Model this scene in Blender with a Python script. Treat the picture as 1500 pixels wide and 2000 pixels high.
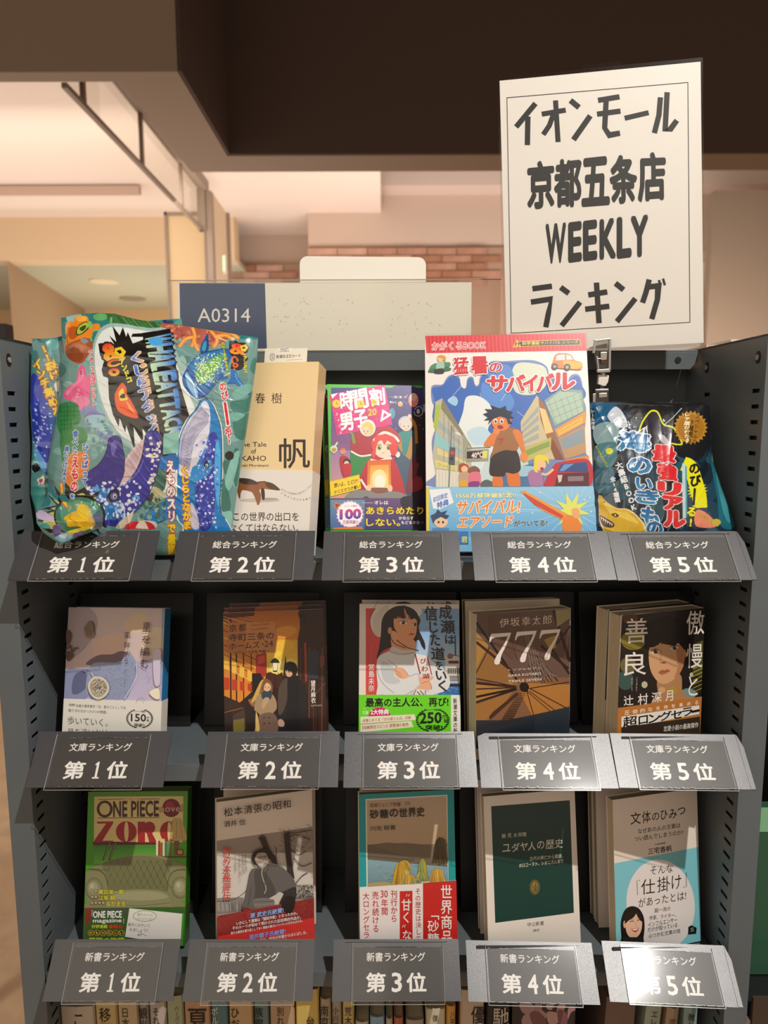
import bpy, math, random
import numpy as np
from mathutils import Matrix, Vector
from mathutils.geometry import tessellate_polygon
random.seed(7); rng=np.random.default_rng(7)
SC=bpy.context.scene; COL=SC.collection
for _o in list(bpy.data.objects): bpy.data.objects.remove(_o)
# ------------------------------------------------------------------ camera
F=1384.0; PIT=math.radians(7.41); CZ=1.52
cam=bpy.data.cameras.new('camera'); camo=bpy.data.objects.new('camera',cam); COL.objects.link(camo)
cam.sensor_fit='HORIZONTAL'; cam.sensor_width=36.0; cam.lens=F/1500*36.0
camo.location=(0,0,CZ); cam.clip_start=0.02; cam.clip_end=60
camo.matrix_world=Matrix.Translation((0,0,CZ))@Matrix.Rotation(math.pi/2-PIT,4,'X')@Matrix.Rotation(math.radians(-0.2),4,'Z')
cam.dof.use_dof=True; cam.dof.focus_distance=0.74; cam.dof.aperture_fstop=9.0
SC.camera=camo
# ------------------------------------------------------------------ world, lights, exposure
W=bpy.data.worlds.new('store_air'); SC.world=W; W.use_nodes=True
W.node_tree.nodes['Background'].inputs[0].default_value=(1.0,0.79,0.63,1)
W.node_tree.nodes['Background'].inputs[1].default_value=0.5
def spot(name,loc,target,power,ang,col,rad,blend=.3):
    l=bpy.data.lights.new(name,'SPOT'); l.energy=power; l.color=col; l.spot_size=math.radians(ang); l.spot_blend=blend; l.shadow_soft_size=rad
    o=bpy.data.objects.new(name,l); COL.objects.link(o); o.location=loc
    o.rotation_euler=(Vector(target)-Vector(loc)).to_track_quat('-Z','Y').to_euler(); return o
def area(name,loc,target,power,sx,sy,col):
    l=bpy.data.lights.new(name,'AREA'); l.shape='RECTANGLE'; l.size=sx; l.size_y=sy; l.energy=power; l.color=col
    o=bpy.data.objects.new(name,l); COL.objects.link(o); o.location=loc
    o.rotation_euler=(Vector(target)-Vector(loc)).to_track_quat('-Z','Y').to_euler(); return o
spot('ceiling_spot_lamp',(0.70,-0.48,3.02),(0.0,0.70,1.25),150,80,(1,0.95,0.89),0.014)
area('aisle_light',(-1.2,-0.9,2.3),(-1.4,2.6,3.2),9,2.4,1.0,(1,0.88,0.72))  # unseen fill, added to brighten the front face of the soffit
spot('floor_spot_lamp',(-1.3,1.2,3.0),(-1.25,2.5,0.0),55,60,(1,0.92,0.82),0.05,.6)
area('mall_light_left',(-3.0,4.6,1.2),(-3.0,5.0,4.2),64,5.5,3.6,(1,0.93,0.88))  # unseen upward fill, added to brighten the mall ceiling
area('mall_light_deep',(-2.2,7.6,1.2),(-2.2,7.9,3.2),34,2.6,1.2,(1,0.92,0.78))  # unseen fill, added to brighten the deep end of the mall
area('mall_light_right',(1.2,4.6,1.6),(1.2,6.2,2.8),60,4.0,0.8,(1,0.90,0.84))  # unseen fill, added to brighten the brick band and right-hand walls
area('mall_wall_washer',(-2.0,4.0,2.6),(-2.0,6.5,2.1),16,2.5,0.5,(1,0.90,0.78))  # added fill facing away from the camera, brightens pillar and wall
SC.view_settings.view_transform='Standard'; SC.view_settings.look='None'
SC.view_settings.exposure=0.0; SC.view_settings.gamma=1; SC.view_settings.use_curve_mapping=False
# ------------------------------------------------------------------ photo geometry -> world
_f=Vector((0,math.cos(PIT),-math.sin(PIT))); _r=Vector((1,0,0)); _u=_r.cross(_f)
_c,_s=math.cos(math.radians(-.2)),math.sin(math.radians(-.2)); CAM=Vector((0,0,CZ))
def ray(px,py):
    X=px-750; Y=py-1000; x=_c*X+_s*Y; y=-_s*X+_c*Y
    return _r*(x/F)-_u*(y/F)+_f
def atY(px,py,Y): d=ray(px,py); return CAM+d*(Y/d.y)
def atX(px,py,X): d=ray(px,py); return CAM+d*(X/d.x)
def atZ(px,py,Z): d=ray(px,py); return CAM+d*((Z-CZ)/d.z)
def rays(P):
    P=np.asarray(P,float); X=P[:,0]-750; Y=P[:,1]-1000; x=_c*X+_s*Y; y=-_s*X+_c*Y
    return np.outer(x/F,np.array(_r))-np.outer(y/F,np.array(_u))+np.array(_f)
# ------------------------------------------------------------------ colours, materials
def lin(h):
    if not isinstance(h,str): return tuple(h)[:3]
    h=h.lstrip('#'); 
    if len(h)==3: h=''.join(c*2 for c in h)
    v=[int(h[i:i+2],16)/255 for i in (0,2,4)]
    return tuple(c/12.92 if c<=.04045 else ((c+.055)/1.055)**2.4 for c in v)
def mat(name,col,rough=.5,metal=0,coat=0,bump=None,var=None,spec=.5,trans=0,emit=None,coatr=.08):
    m=bpy.data.materials.new(name); m.use_nodes=True; nt=m.node_tree; b=nt.nodes['Principled BSDF']
    c=lin(col) if col else (1,1,1)
    b.inputs['Base Color'].default_value=(*c,1); b.inputs['Roughness'].default_value=rough; b.inputs['Metallic'].default_value=metal
    b.inputs['Coat Weight'].default_value=coat; b.inputs['Coat Roughness'].default_value=coatr; b.inputs['Specular IOR Level'].default_value=spec
    b.inputs['Transmission Weight'].default_value=trans
    if emit: b.inputs['Emission Color'].default_value=(*lin(emit[0]),1); b.inputs['Emission Strength'].default_value=emit[1]
    tc=nt.nodes.new('ShaderNodeTexCoord')
    def noise(scale,detail=3,stretch=None):
        n=nt.nodes.new('ShaderNodeTexNoise'); n.inputs['Scale'].default_value=scale; n.inputs['Detail'].default_value=detail
        if stretch:
            mp=nt.nodes.new('ShaderNodeMapping'); mp.inputs['Scale'].default_value=stretch
            nt.links.new(tc.outputs['Object'],mp.inputs['Vector']); nt.links.new(mp.outputs['Vector'],n.inputs['Vector'])
        else: nt.links.new(tc.outputs['Object'],n.inputs['Vector'])
        return n
    if var:  # (scale, amount, stretch)
        n=noise(var[0],4,var[2] if len(var)>2 else None); r=nt.nodes.new('ShaderNodeValToRGB')
        r.color_ramp.elements[0].position=.3; r.color_ramp.elements[1].position=.7
        r.color_ramp.elements[0].color=(*[x*(1-var[1]) for x in c],1); r.color_ramp.elements[1].color=(*[min(1,x*(1+var[1])) for x in c],1)
        nt.links.new(n.outputs['Fac'],r.inputs['Fac']); nt.links.new(r.outputs['Color'],b.inputs['Base Color'])
    if bump: # (scale, strength, distance, stretch)
        n=noise(bump[0],3,bump[3] if len(bump)>3 else None); bp=nt.nodes.new('ShaderNodeBump'); bp.inputs['Strength'].default_value=bump[1]; bp.inputs['Distance'].default_value=bump[2]
        nt.links.new(n.outputs['Fac'],bp.inputs['Height']); nt.links.new(bp.outputs['Normal'],b.inputs['Normal'])
    return m
def printmat(name,rough,coat,bump=None,coatr=.05):
    m=mat(name,'ffffff',rough,coat=coat,bump=bump,coatr=coatr); nt=m.node_tree
    a=nt.nodes.new('ShaderNodeVertexColor'); a.layer_name='Col'
    nt.links.new(a.outputs['Color'],nt.nodes['Principled BSDF'].inputs['Base Color']); return m
def clearmat(name,tint=(1,1,1),gloss=.06,rough=.05):
    m=bpy.data.materials.new(name); m.use_nodes=True; nt=m.node_tree; nt.nodes.clear()
    o=nt.nodes.new('ShaderNodeOutputMaterial'); mx=nt.nodes.new('ShaderNodeMixShader'); t=nt.nodes.new('ShaderNodeBsdfTransparent'); g=nt.nodes.new('ShaderNodeBsdfGlossy')
    f=nt.nodes.new('ShaderNodeFresnel'); f.inputs['IOR'].default_value=1.4; ad=nt.nodes.new('ShaderNodeMath'); ad.operation='ADD'; ad.inputs[1].default_value=gloss
    t.inputs['Color'].default_value=(*tint,1); g.inputs['Roughness'].default_value=rough
    ge=nt.nodes.new('ShaderNodeNewGeometry'); iv=nt.nodes.new('ShaderNodeMath'); iv.operation='SUBTRACT'; iv.inputs[0].default_value=1; ml=nt.nodes.new('ShaderNodeMath'); ml.operation='MULTIPLY'
    nt.links.new(ge.outputs['Backfacing'],iv.inputs[1]); nt.links.new(f.outputs[0],ad.inputs[0]); nt.links.new(ad.outputs[0],ml.inputs[0]); nt.links.new(iv.outputs[0],ml.inputs[1]); nt.links.new(ml.outputs[0],mx.inputs[0]); nt.links.new(t.outputs[0],mx.inputs[1]); nt.links.new(g.outputs[0],mx.inputs[2]); nt.links.new(mx.outputs[0],o.inputs[0])
    return m
M={}
M['steel']=mat('grey_painted_steel','666e72',.42,bump=(900,.15,.0004),var=(6,.06))
M['steel_dark']=mat('dark_painted_steel','1c1e20',.45,bump=(900,.15,.0004))
M['backsteel']=mat('back_panel_steel','5d6567',.5)
M['holder']=mat('black_powder_coat_steel','454548',.33,spec=1.0,bump=(1400,.35,.0003),var=(60,.05))
M['void']=mat('hole_dark','0b0b0b',.6)  # flat black that paints the darkness inside the bolt holes
M['card']=printmat('printed_card',.42,.0,bump=(300,.12,.0002))
M['print']=printmat('laminated_print',.38,.35,bump=(60,.03,.0005),coatr=.1)
M['printm']=printmat('matt_print',.55,.08)
M['foil']=printmat('glossy_foil_print',.28,.9,bump=(45,.2,.002),coatr=.07)
M['pages']=mat('page_edges','d9c9a8',.7,var=(900,.12,(0.02,1,0.02)))
M['clear']=clearmat('clear_acrylic',(1,1,1),.012,.10); M['clear2']=clearmat('clear_sleeve',(.96,.96,.95),.015,.12)
M['clip']=clearmat('clear_clip_plastic',(.8,.8,.78),.12,.12)
M['edge']=mat('acrylic_edge','a8a49e',.25,spec=.7)
M['chrome']=mat('metal_spring','b5aa9c',.3,metal=.3)
M['whiteplastic']=mat('white_plastic','e9e2d6',.4)
# ------------------------------------------------------------------ object helpers
def link(name,me,m=None,parent=None,kind=None,smooth=False):
    o=bpy.data.objects.new(name,me); COL.objects.link(o)
    if m is not None and not me.materials: me.materials.append(m)
    if parent is not None: o.parent=parent
    if kind: o['kind']=kind
    if smooth:
        me.polygons.foreach_set('use_smooth',[True]*len(me.polygons))
    return o
def tag(o,label,cat,group=None):
    o['label']=label; o['category']=cat
    if group: o['group']=group
    return o
def empty(name,mw=None,loc=None):
    o=bpy.data.objects.new(name,None); COL.objects.link(o); o.empty_display_size=.02
    if mw is not None: o.matrix_world=mw
    if loc is not None: o.location=loc
    return o
class MB:
    def __init__(s): s.v=[]; s.f=[]
    def box(s,x0,y0,z0,x1,y1,z1):
        n=len(s.v); s.v+=[(x,y,z) for z in (z0,z1) for y in (y0,y1) for x in (x0,x1)]
        s.f+=[tuple(n+i for i in q) for q in ((0,2,3,1),(4,5,7,6),(0,1,5,4),(2,6,7,3),(0,4,6,2),(1,3,7,5))]; return s
    def prism(s,poly,a0,a1,axis='z',cap=True):
        """extrude 2D poly (list) along axis"""
        n=len(s.v); k=len(poly)
        def mk(p,a): return {'z':(p[0],p[1],a),'y':(p[0],a,p[1]),'x':(a,p[0],p[1])}[axis]
        s.v+=[mk(p,a0) for p in poly]+[mk(p,a1) for p in poly]
        for i in range(k): j=(i+1)%k; s.f.append((n+i,n+j,n+k+j,n+k+i))
        if cap: s.f.append(tuple(n+i for i in range(k))[::-1]); s.f.append(tuple(n+k+i for i in range(k)))
        return s
    def tube(s,pts,r,n=8,cap=True):
        pts=[Vector(p) for p in pts]; base=len(s.v); k=len(pts)
        for i,p in enumerate(pts):
            d=((pts[min(i+1,k-1)]-pts[max(i-1,0)])).normalized(); a=d.orthogonal().normalized() if i==0 else (a-d*a.dot(d)).normalized(); b=d.cross(a)
            for j in range(n): t=2*math.pi*j/n; s.v.append(tuple(p+a*(r*math.cos(t))+b*(r*math.sin(t))))
        for i in range(k-1):
            for j in range(n): j2=(j+1)%n; s.f.append((base+i*n+j,base+i*n+j2,base+(i+1)*n+j2,base+(i+1)*n+j))
        if cap: s.f.append(tuple(base+j for j in range(n))[::-1]); s.f.append(tuple(base+(k-1)*n+j for j in range(n)))
        return s
    def quad(s,a,b,c,d):
        n=len(s.v); s.v+=[tuple(a),tuple(b),tuple(c),tuple(d)]; s.f.append((n,n+1,n+2,n+3)); return s
    def holed(s,xs,ys,holes,to3,th):
        """plate over grid xs,ys (cell skipped when (i,j) in holes); to3(x,y,h)->3D ; th thickness"""
        for i in range(len(xs)-1):
            for j in range(len(ys)-1):
                a,b,c,d=(xs[i],ys[j]),(xs[i+1],ys[j]),(xs[i+1],ys[j+1]),(xs[i],ys[j+1])
                if (i,j) in holes:
                    for p,q in ((a,b),(b,c),(c,d),(d,a)): s.quad(to3(*q,0),to3(*p,0),to3(*p,th),to3(*q,th))
                else:
                    s.quad(*[to3(*p,0) for p in (a,b,c,d)]); s.quad(*[to3(*p,th) for p in (d,c,b,a)])
        X0,X1,Y0,Y1=xs[0],xs[-1],ys[0],ys[-1]
        for p,q in (((X0,Y0),(X1,Y0)),((X1,Y0),(X1,Y1)),((X1,Y1),(X0,Y1)),((X0,Y1),(X0,Y0))): s.quad(to3(*p,0),to3(*q,0),to3(*q,th),to3(*p,th))
        return s
    def mesh(s,name):
        me=bpy.data.meshes.new(name); me.from_pydata([tuple(v) for v in s.v],[],s.f); me.update(); return me
    def obj(s,name,m,parent=None,kind=None,smooth=False): return link(name,s.mesh(name),m,parent,kind,smooth)
def bevel(o,w=.0006,seg=2):
    b=o.modifiers.new('bevel','BEVEL'); b.width=w; b.segments=seg; b.limit_method='ANGLE'; return o
# ------------------------------------------------------------------ lettering
_gc={}
def glyph(st,b=0.0):
    key=(st,round(b,4))
    if key in _gc: return _gc[key]
    cu=bpy.data.curves.new('t','FONT'); cu.body=st; cu.size=1; cu.offset=b; cu.resolution_u=2; cu.fill_mode='FRONT'
    o=bpy.data.objects.new('t',cu); COL.objects.link(o)
    dg=bpy.context.evaluated_depsgraph_get(); me=o.evaluated_get(dg).to_mesh()
    me.calc_loop_triangles()
    v=np.zeros(len(me.vertices)*3); me.vertices.foreach_get('co',v); v=v.reshape(-1,3)[:,:2].copy()
    t=np.array([list(l.vertices) for l in me.loop_triangles]).reshape(-1,3)
    o.evaluated_get(dg).to_mesh_clear(); bpy.data.objects.remove(o); bpy.data.curves.remove(cu)
    _gc[key]=(v,t); return v,t
NC=[1]
def bold(v,t,b):
    NC[0]=1
    if b<=0: return v,t
    D=[(1,0),(-1,0),(0,1),(0,-1)] if b<.018 else [(1,0),(-1,0),(0,1),(0,-1),(.7,.7),(-.7,.7),(.7,-.7),(-.7,-.7)]
    n=len(v); NC[0]=len(D); return np.vstack([v+np.array(d)*b for d in D]),np.vstack([t+i*n for i in range(len(D))])
def clipconvex(pts,x0,y0,x1,y1):
    for ax,lim,sg in ((0,x0,1),(0,x1,-1),(1,y0,1),(1,y1,-1)):
        out=[]; n=len(pts)
        for i in range(n):
            a=pts[i]; b=pts[(i+1)%n]; da=(a[ax]-lim)*sg; db=(b[ax]-lim)*sg
            if da>=0: out.append(a)
            if (da>=0)!=(db>=0):
                t=da/(da-db); out.append((a[0]+(b[0]-a[0])*t,a[1]+(b[1]-a[1])*t))
        pts=out
        if len(pts)<3: return []
    return pts
class Art:
    """flat print drawn in photo-crop coordinates: list of layers (verts Nx2, tris, linear colour or per-vertex colours)"""
    def __init__(s,x0=0,y0=0,k=1,dn=(0,1)): s.x0,s.y0,s.k=x0,y0,k; s.L=[]; s.dn=dn
    def view(s,x0,y0,k): s.x0,s.y0,s.k=x0,y0,k; return s
    def _add(s,v,t,c,nc=1):
        v=np.asarray(v,float)/s.k+np.array([s.x0,s.y0]); t=np.asarray(t,int).reshape(-1,3)
        if len(t): s.L.append((v,t,c,nc))
        return s
    def p(s,pts,c):
        tr=tessellate_polygon([[Vector((x,y,0)) for x,y in pts]]); return s._add(pts,tr,lin(c))
    def P(s,flat,c): return s.p(list(zip(flat[::2],flat[1::2])),c)
    def b(s,flat,c,n=5):
        """smooth closed blob through points"""
        P=np.array(flat,float).reshape(-1,2); k=len(P); out=[]
        for i in range(k):
            p0,p1,p2,p3=P[i-1],P[i],P[(i+1)%k],P[(i+2)%k]
            for j in range(n):
                t=j/n; out.append(.5*((2*p1)+(-p0+p2)*t+(2*p0-5*p1+4*p2-p3)*t*t+(-p0+3*p1-3*p2+p3)*t**3))
        return s.p([tuple(q) for q in out],c)
    def r(s,x0,y0,x1,y1,c): return s.p([(x0,y0),(x1,y0),(x1,y1),(x0,y1)],c)
    def e(s,cx,cy,rx,ry,c,rot=0,n=26):
        a=math.radians(rot); return s.p([(cx+rx*math.cos(t)*math.cos(a)-ry*math.sin(t)*math.sin(a),cy+rx*math.cos(t)*math.sin(a)+ry*math.sin(t)*math.cos(a)) for t in [2*math.pi*i/n for i in range(n)]],c)
    def star(s,cx,cy,r1,r2,n,c,rot=0): return s.p([(cx+(r1 if i%2 else r2)*math.cos(rot+math.pi*i/n),cy+(r1 if i%2 else r2)*math.sin(rot+math.pi*i/n)) for i in range(2*n)],c)
    def l(s,flat,w,c,sm=False):
        P=np.array(flat,float).reshape(-1,2)
        if sm and len(P)>2:
            Q=np.vstack([2*P[0]-P[1],P,2*P[-1]-P[-2]]); out=[]
            for i in range(1,len(Q)-2):
                p0,p1,p2,p3=Q[i-1:i+3]
                for j in range(5):
                    t=j/5; out.append(.5*((2*p1)+(-p0+p2)*t+(2*p0-5*p1+4*p2-p3)*t*t+(-p0+3*p1-3*p2+p3)*t**3))
            out.append(Q[-2]); P=np.array(out)
        n=len(P); V=[]; T=[]
        for i in range(n):
            a=P[max(i-1,0)]; b=P[min(i+1,n-1)]; d=b-a; d=d/(np.hypot(*d)+1e-9); nn=np.array([-d[1],d[0]])
            if 0<i<n-1:
                d1=P[i]-P[i-1]; d1/=np.hypot(*d1)+1e-9; m=1/max(.5,abs(nn@np.array([-d1[1],d1[0]])))
            else: m=1
            V+= [P[i]+nn*w/2*m,P[i]-nn*w/2*m]
        for i in range(n-1): T+=[(2*i,2*i+1,2*i+3),(2*i,2*i+3,2*i+2)]
        return s._add(V,T,lin(c))
    def g(s,q,c0,c1,n=10):
        """vertical gradient over quad TL,TR,BR,BL (flat 8)"""
        TL,TR,BR,BL=np.array(q,float).reshape(4,2); V=[];T=[];C=[]; a,b=np.array(lin(c0)),np.array(lin(c1))
        for i in range(n+1):
            t=i/n; V+=[TL+(BL-TL)*t,TR+(BR-TR)*t]; C+=[a+(b-a)*t]*2
        for i in range(n): T+=[(2*i,2*i+1,2*i+3),(2*i,2*i+3,2*i+2)]
        return s._add(V,T,np.array(C))
    def tq(s,st,TL,TR,BR,BL,c,b=0,c2=None,ob=None,oc=None):
        """text whose ink box fills the quad; ob/oc outline first; c2 second gradient colour downwards"""
        v0,_=glyph(st,0)
        if len(v0)==0: return s
        lo,hi=v0.min(0),v0.max(0); TL,TR,BR,BL=[np.array(q,float) for q in (TL,TR,BR,BL)]
        def m(v):
            x=((v[:,0]-lo[0])/max(hi[0]-lo[0],1e-6))[:,None]; y=((hi[1]-v[:,1])/max(hi[1]-lo[1],1e-6))[:,None]
            return (TL*(1-x)+TR*x)*(1-y)+(BL*(1-x)+BR*x)*y
        if ob:
            v,t=bold(*glyph(st),ob); s._add(m(v),t,lin(oc),NC[0])
        v,t=bold(*glyph(st),b)
        if c2 is not None:
            y=np.clip((hi[1]-v[:,1])/max(hi[1]-lo[1],1e-6),0,1)[:,None]; cc=np.array(lin(c))*(1-y)+np.array(lin(c2))*y
        else: cc=lin(c)
        return s._add(m(v),t,cc,NC[0])
    def t(s,st,xl,yl,xr,yr,h,c,b=0,**k):
        d=np.array(s.dn,float)*h; return s.tq(st,(xl,yl),(xr,yr),(xr+d[0],yr+d[1]),(xl+d[0],yl+d[1]),c,b,**k)
    def tv(s,st,xt,yt,xb,yb,w,c,b=0,ob=None,oc=None,h=None,c2=None):
        """vertical text, em boxes stacked from top centre to bottom centre"""
        n=len(st); D=np.array([xb-xt,yb-yt],float)/n; L=np.hypot(*D); d=D/L; rt=np.array([-d[1],d[0]])*-1
        rt=np.array([d[1],-d[0]])
        for ps in ((ob,oc),(b,c)):
            if ps[0] is None: continue
            for i,ch in enumerate(st):
                if ch==' ': continue
                v,t=glyph(ch)
                if not len(v): continue
                v0=v; v,t=bold(v,t,ps[0])
                cx=np.array([xt,yt])+D*(i+.5); u=v[:,0]-.5; q=v[:,1]-.37
                if ch.isascii(): u=v[:,0]-(v0[:,0].max()+v0[:,0].min())/2
                if ch in 'ー〜～「」（）…―':
                    u,q=q.copy(),-u.copy()
                cc=lin(ps[1])
                if c2 is not None and ps[1] is c:
                    k=np.clip(u+.5,0,1)[:,None]; k=np.clip((k-.25)*2,0,1); cc=np.array(lin(c))*(1-k)+np.array(lin(c2))*k
                s._add(cx+np.outer(u*w,rt)+np.outer(-q*L*(1.0 if h is None else h),d),t,cc,NC[0])
        return s
    # -- back ends
    def overlay(s,name,m,parent,toUV,rect,lift0,step=5e-6,place=None,xc=None):
        V=[];T=[];C=[]; x0,y0,x1,y1=rect; k=0; LL=s.L
        vs=0
        for v,t,c,nc in LL:
            uv=toUV(v); per=isinstance(c,np.ndarray) and c.ndim==2
            inside=(uv[:,0]>=x0)&(uv[:,0]<=x1)&(uv[:,1]>=y0)&(uv[:,1]<=y1)
            idx=np.arange(len(v))//(len(v)//nc); yv=-(lift0+k*step+idx*1.6e-6); k+=1+nc*1.6e-6/step*(nc>1)
            if inside.all():
                V.append(np.column_stack([uv[:,0],yv,uv[:,1]])); T.append(t+vs); vs+=len(uv)
                C.append((c if per else np.tile(c,(len(uv),1))))
            else:
                for tr in t:
                    P=[tuple(uv[i]) for i in tr]; ins=inside[tr]
                    if not ins.all():
                        Q=clipconvex(P,x0,y0,x1,y1)
                        if len(Q)<3: continue
                    else: Q=P
                    cc=c[tr].mean(0) if per else c
                    y=yv[tr[0]]; V.append(np.array([(a,y,b) for a,b in Q])); T.append(np.array([(0,i,i+1) for i in range(1,len(Q)-1)])+vs); vs+=len(Q)
                    C.append(np.tile(cc,(len(Q),1)))
        if not V: return None
        V=np.vstack(V);T=np.vstack(T);C=np.vstack(C)
        # face outward (-y): flip triangles whose normal points to +y
        a,b,cx=V[T[:,0]],V[T[:,1]],V[T[:,2]]; ny=(b-a)[:,2]*(cx-a)[:,0]-(b-a)[:,0]*(cx-a)[:,2]
        fl=ny>0; T[fl]=T[fl][:,[0,2,1]]
        if place is not None: V=place(V)
        return mkcol(name,V,T,C,m,parent)
    def raster(s,PX):
        """colour of each grid vertex (PX: ny,nx,2 photo px); returns ny,nx,3"""
        ny,nx=PX.shape[:2]; out=np.zeros((ny*nx,3)); pts=PX.reshape(-1,2)
        cs=8.0; gx=np.floor(pts[:,0]/cs).astype(int); gy=np.floor(pts[:,1]/cs).astype(int); ox,oy=gx.min(),gy.min(); gx-=ox; gy-=oy
        NX=gx.max()+1; NY=gy.max()+1; cell=gy*NX+gx; order=np.argsort(cell,kind='stable'); cs_s=np.searchsorted(cell[order],np.arange(NX*NY+1))
        for v,t,c,_n in s.L:
            per=isinstance(c,np.ndarray) and c.ndim==2
            for tr in t:
                A,B,Cc=v[tr[0]],v[tr[1]],v[tr[2]]
                mnx,mxx=min(A[0],B[0],Cc[0]),max(A[0],B[0],Cc[0]); mny,mxy=min(A[1],B[1],Cc[1]),max(A[1],B[1],Cc[1])
                i0=max(int(mnx//cs)-ox,0); i1=min(int(mxx//cs)-ox,NX-1); j0=max(int(mny//cs)-oy,0); j1=min(int(mxy//cs)-oy,NY-1)
                if i1<i0 or j1<j0: continue
                idx=np.concatenate([order[cs_s[j*NX+i0]:cs_s[j*NX+i1+1]] for j in range(j0,j1+1)])
                if not len(idx): continue
                q=pts[idx]; den=(B[1]-Cc[1])*(A[0]-Cc[0])+(Cc[0]-B[0])*(A[1]-Cc[1])
                if abs(den)<1e-9: continue
                l1=((B[1]-Cc[1])*(q[:,0]-Cc[0])+(Cc[0]-B[0])*(q[:,1]-Cc[1]))/den; l2=((Cc[1]-A[1])*(q[:,0]-Cc[0])+(A[0]-Cc[0])*(q[:,1]-Cc[1]))/den; l3=1-l1-l2
                e=-1e-3; k=(l1>=e)&(l2>=e)&(l3>=e)
                if not k.any(): continue
                if per: out[idx[k]]=np.outer(l1[k],c[tr[0]])+np.outer(l2[k],c[tr[1]])+np.outer(l3[k],c[tr[2]])
                else: out[idx[k]]=c
        return out.reshape(ny,nx,3)
def mkcol(name,V,T,C,m,parent,smooth=False):
    me=bpy.data.meshes.new(name); me.from_pydata(V.tolist(),[],T.tolist())
    at=me.color_attributes.new('Col','FLOAT_COLOR','POINT'); at.data.foreach_set('color',np.column_stack([C,np.ones(len(C))]).astype(np.float32).ravel())
    me.update(); return link(name,me,m,parent,smooth=smooth)
def frame(O,lean,yaw=0,roll=0):
    """local x right, z up the cover, y into the book; lean/yaw/roll in degrees"""
    a,y,r=[math.radians(q) for q in (lean,yaw,roll)]
    v=Vector((0,math.sin(a),math.cos(a))); u=Vector((1,0,0)); R=Matrix.Rotation(y,3,'Z'); u=R@u; v=R@v
    u2=u*math.cos(r)+v*math.sin(r); v2=-u*math.sin(r)+v*math.cos(r); w=v2.cross(u2)
    m=Matrix((u2,w,v2)).transposed().to_4x4(); m.translation=Vector(O); return m
def uvmap(mw,y=0.0):
    """photo px -> (x,z) on the local plane y of frame mw"""
    O=np.array(mw@Vector((0,y,0))); u=np.array(mw.to_3x3()@Vector((1,0,0))); v=np.array(mw.to_3x3()@Vector((0,0,1))); n=np.array(mw.to_3x3()@Vector((0,1,0)))
    def f(P):
        d=rays(P); t=((O-np.array(CAM))@n)/(d@n); Q=np.array(CAM)+d*t[:,None]-O
        return np.column_stack([Q@u,Q@v])
    return f
# ================================================================== STRUCTURE
XI,XO=.358,.3825; YF,YB=.675,.856; ZT=CZ+.077
def poly_struct(name,pts,m,th=None):
    me=bpy.data.meshes.new(name); me.from_pydata([tuple(p) for p in pts],[],[tuple(range(len(pts)))]); me.update()
    return link(name,me,m,kind='structure')
M['floor']=mat('cork_coloured_floor','d8bb98',.45,var=(14,.10),bump=(30,.05,.001))
MB().box(-6,-4.5,-.05,6,9.2,0).obj('floor',M['floor'],kind='structure')
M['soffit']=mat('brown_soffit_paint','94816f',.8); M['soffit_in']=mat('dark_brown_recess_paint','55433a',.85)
M['mallceil']=mat('cream_ceiling_paint','ecdccf',.85); M['mallwall']=mat('cream_wall_paint','d9bf9c',.85)
M['wallpink']=mat('beige_wall_paint','c9b3a2',.85); M['walltan']=mat('tan_wall_paint','94806c',.85)
M['frame']=mat('bronze_metal_frame','8d7a6a',.5)
# soffit: dropped frame whose underside is 1.18 m above the camera
zb=CZ+1.18; zt=zb+1.6
pA=atZ(350,140,zb); pB=atZ(440,302,zb); pC=atZ(240,160,zb); pD=atZ(372,337,zb)
yA=pA.y; yC=atZ(120,160,zb).y; yB=atZ(1000,303,zb).y; yD=atZ(1000,334,zb).y
xs_=(pA.x+pB.x)/2; xd=(pC.x+pD.x)/2
fp=[(-7,yA),(xs_,yA),(xs_,yB),(7,yB),(7,yD),(xd,yD),(xd,yC),(-7,yC)]
so=MB().prism(fp,zb,zt).obj('trim_1',M['soffit'],kind='structure')
# dark recess wall above the frame (inside face of the coffer)
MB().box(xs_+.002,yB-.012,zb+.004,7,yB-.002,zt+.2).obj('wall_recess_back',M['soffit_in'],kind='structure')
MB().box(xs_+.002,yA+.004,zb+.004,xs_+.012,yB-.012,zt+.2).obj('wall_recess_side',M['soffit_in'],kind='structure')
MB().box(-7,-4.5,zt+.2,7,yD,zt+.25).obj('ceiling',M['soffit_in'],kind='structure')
# mall beyond
yW=8.0
zc=atY(200,372,5.6).z
MB().box(-7,yC+.02,zc,xd-.01,9.2,zc+.05).box(xd-.01,yD+.02,zc,xd+.9,9.2,zc+.05).obj('ceiling_mall',M['mallceil'],kind='structure')
g1=atY(0,370,5.5); g2=atY(276,380,5.5)
MB().box(-7,5.45,g1.z-.045,g2.x,5.50,g1.z+.01).obj('trim_2',mat('grey_beam_paint','bfa494',.85),kind='structure')
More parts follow.
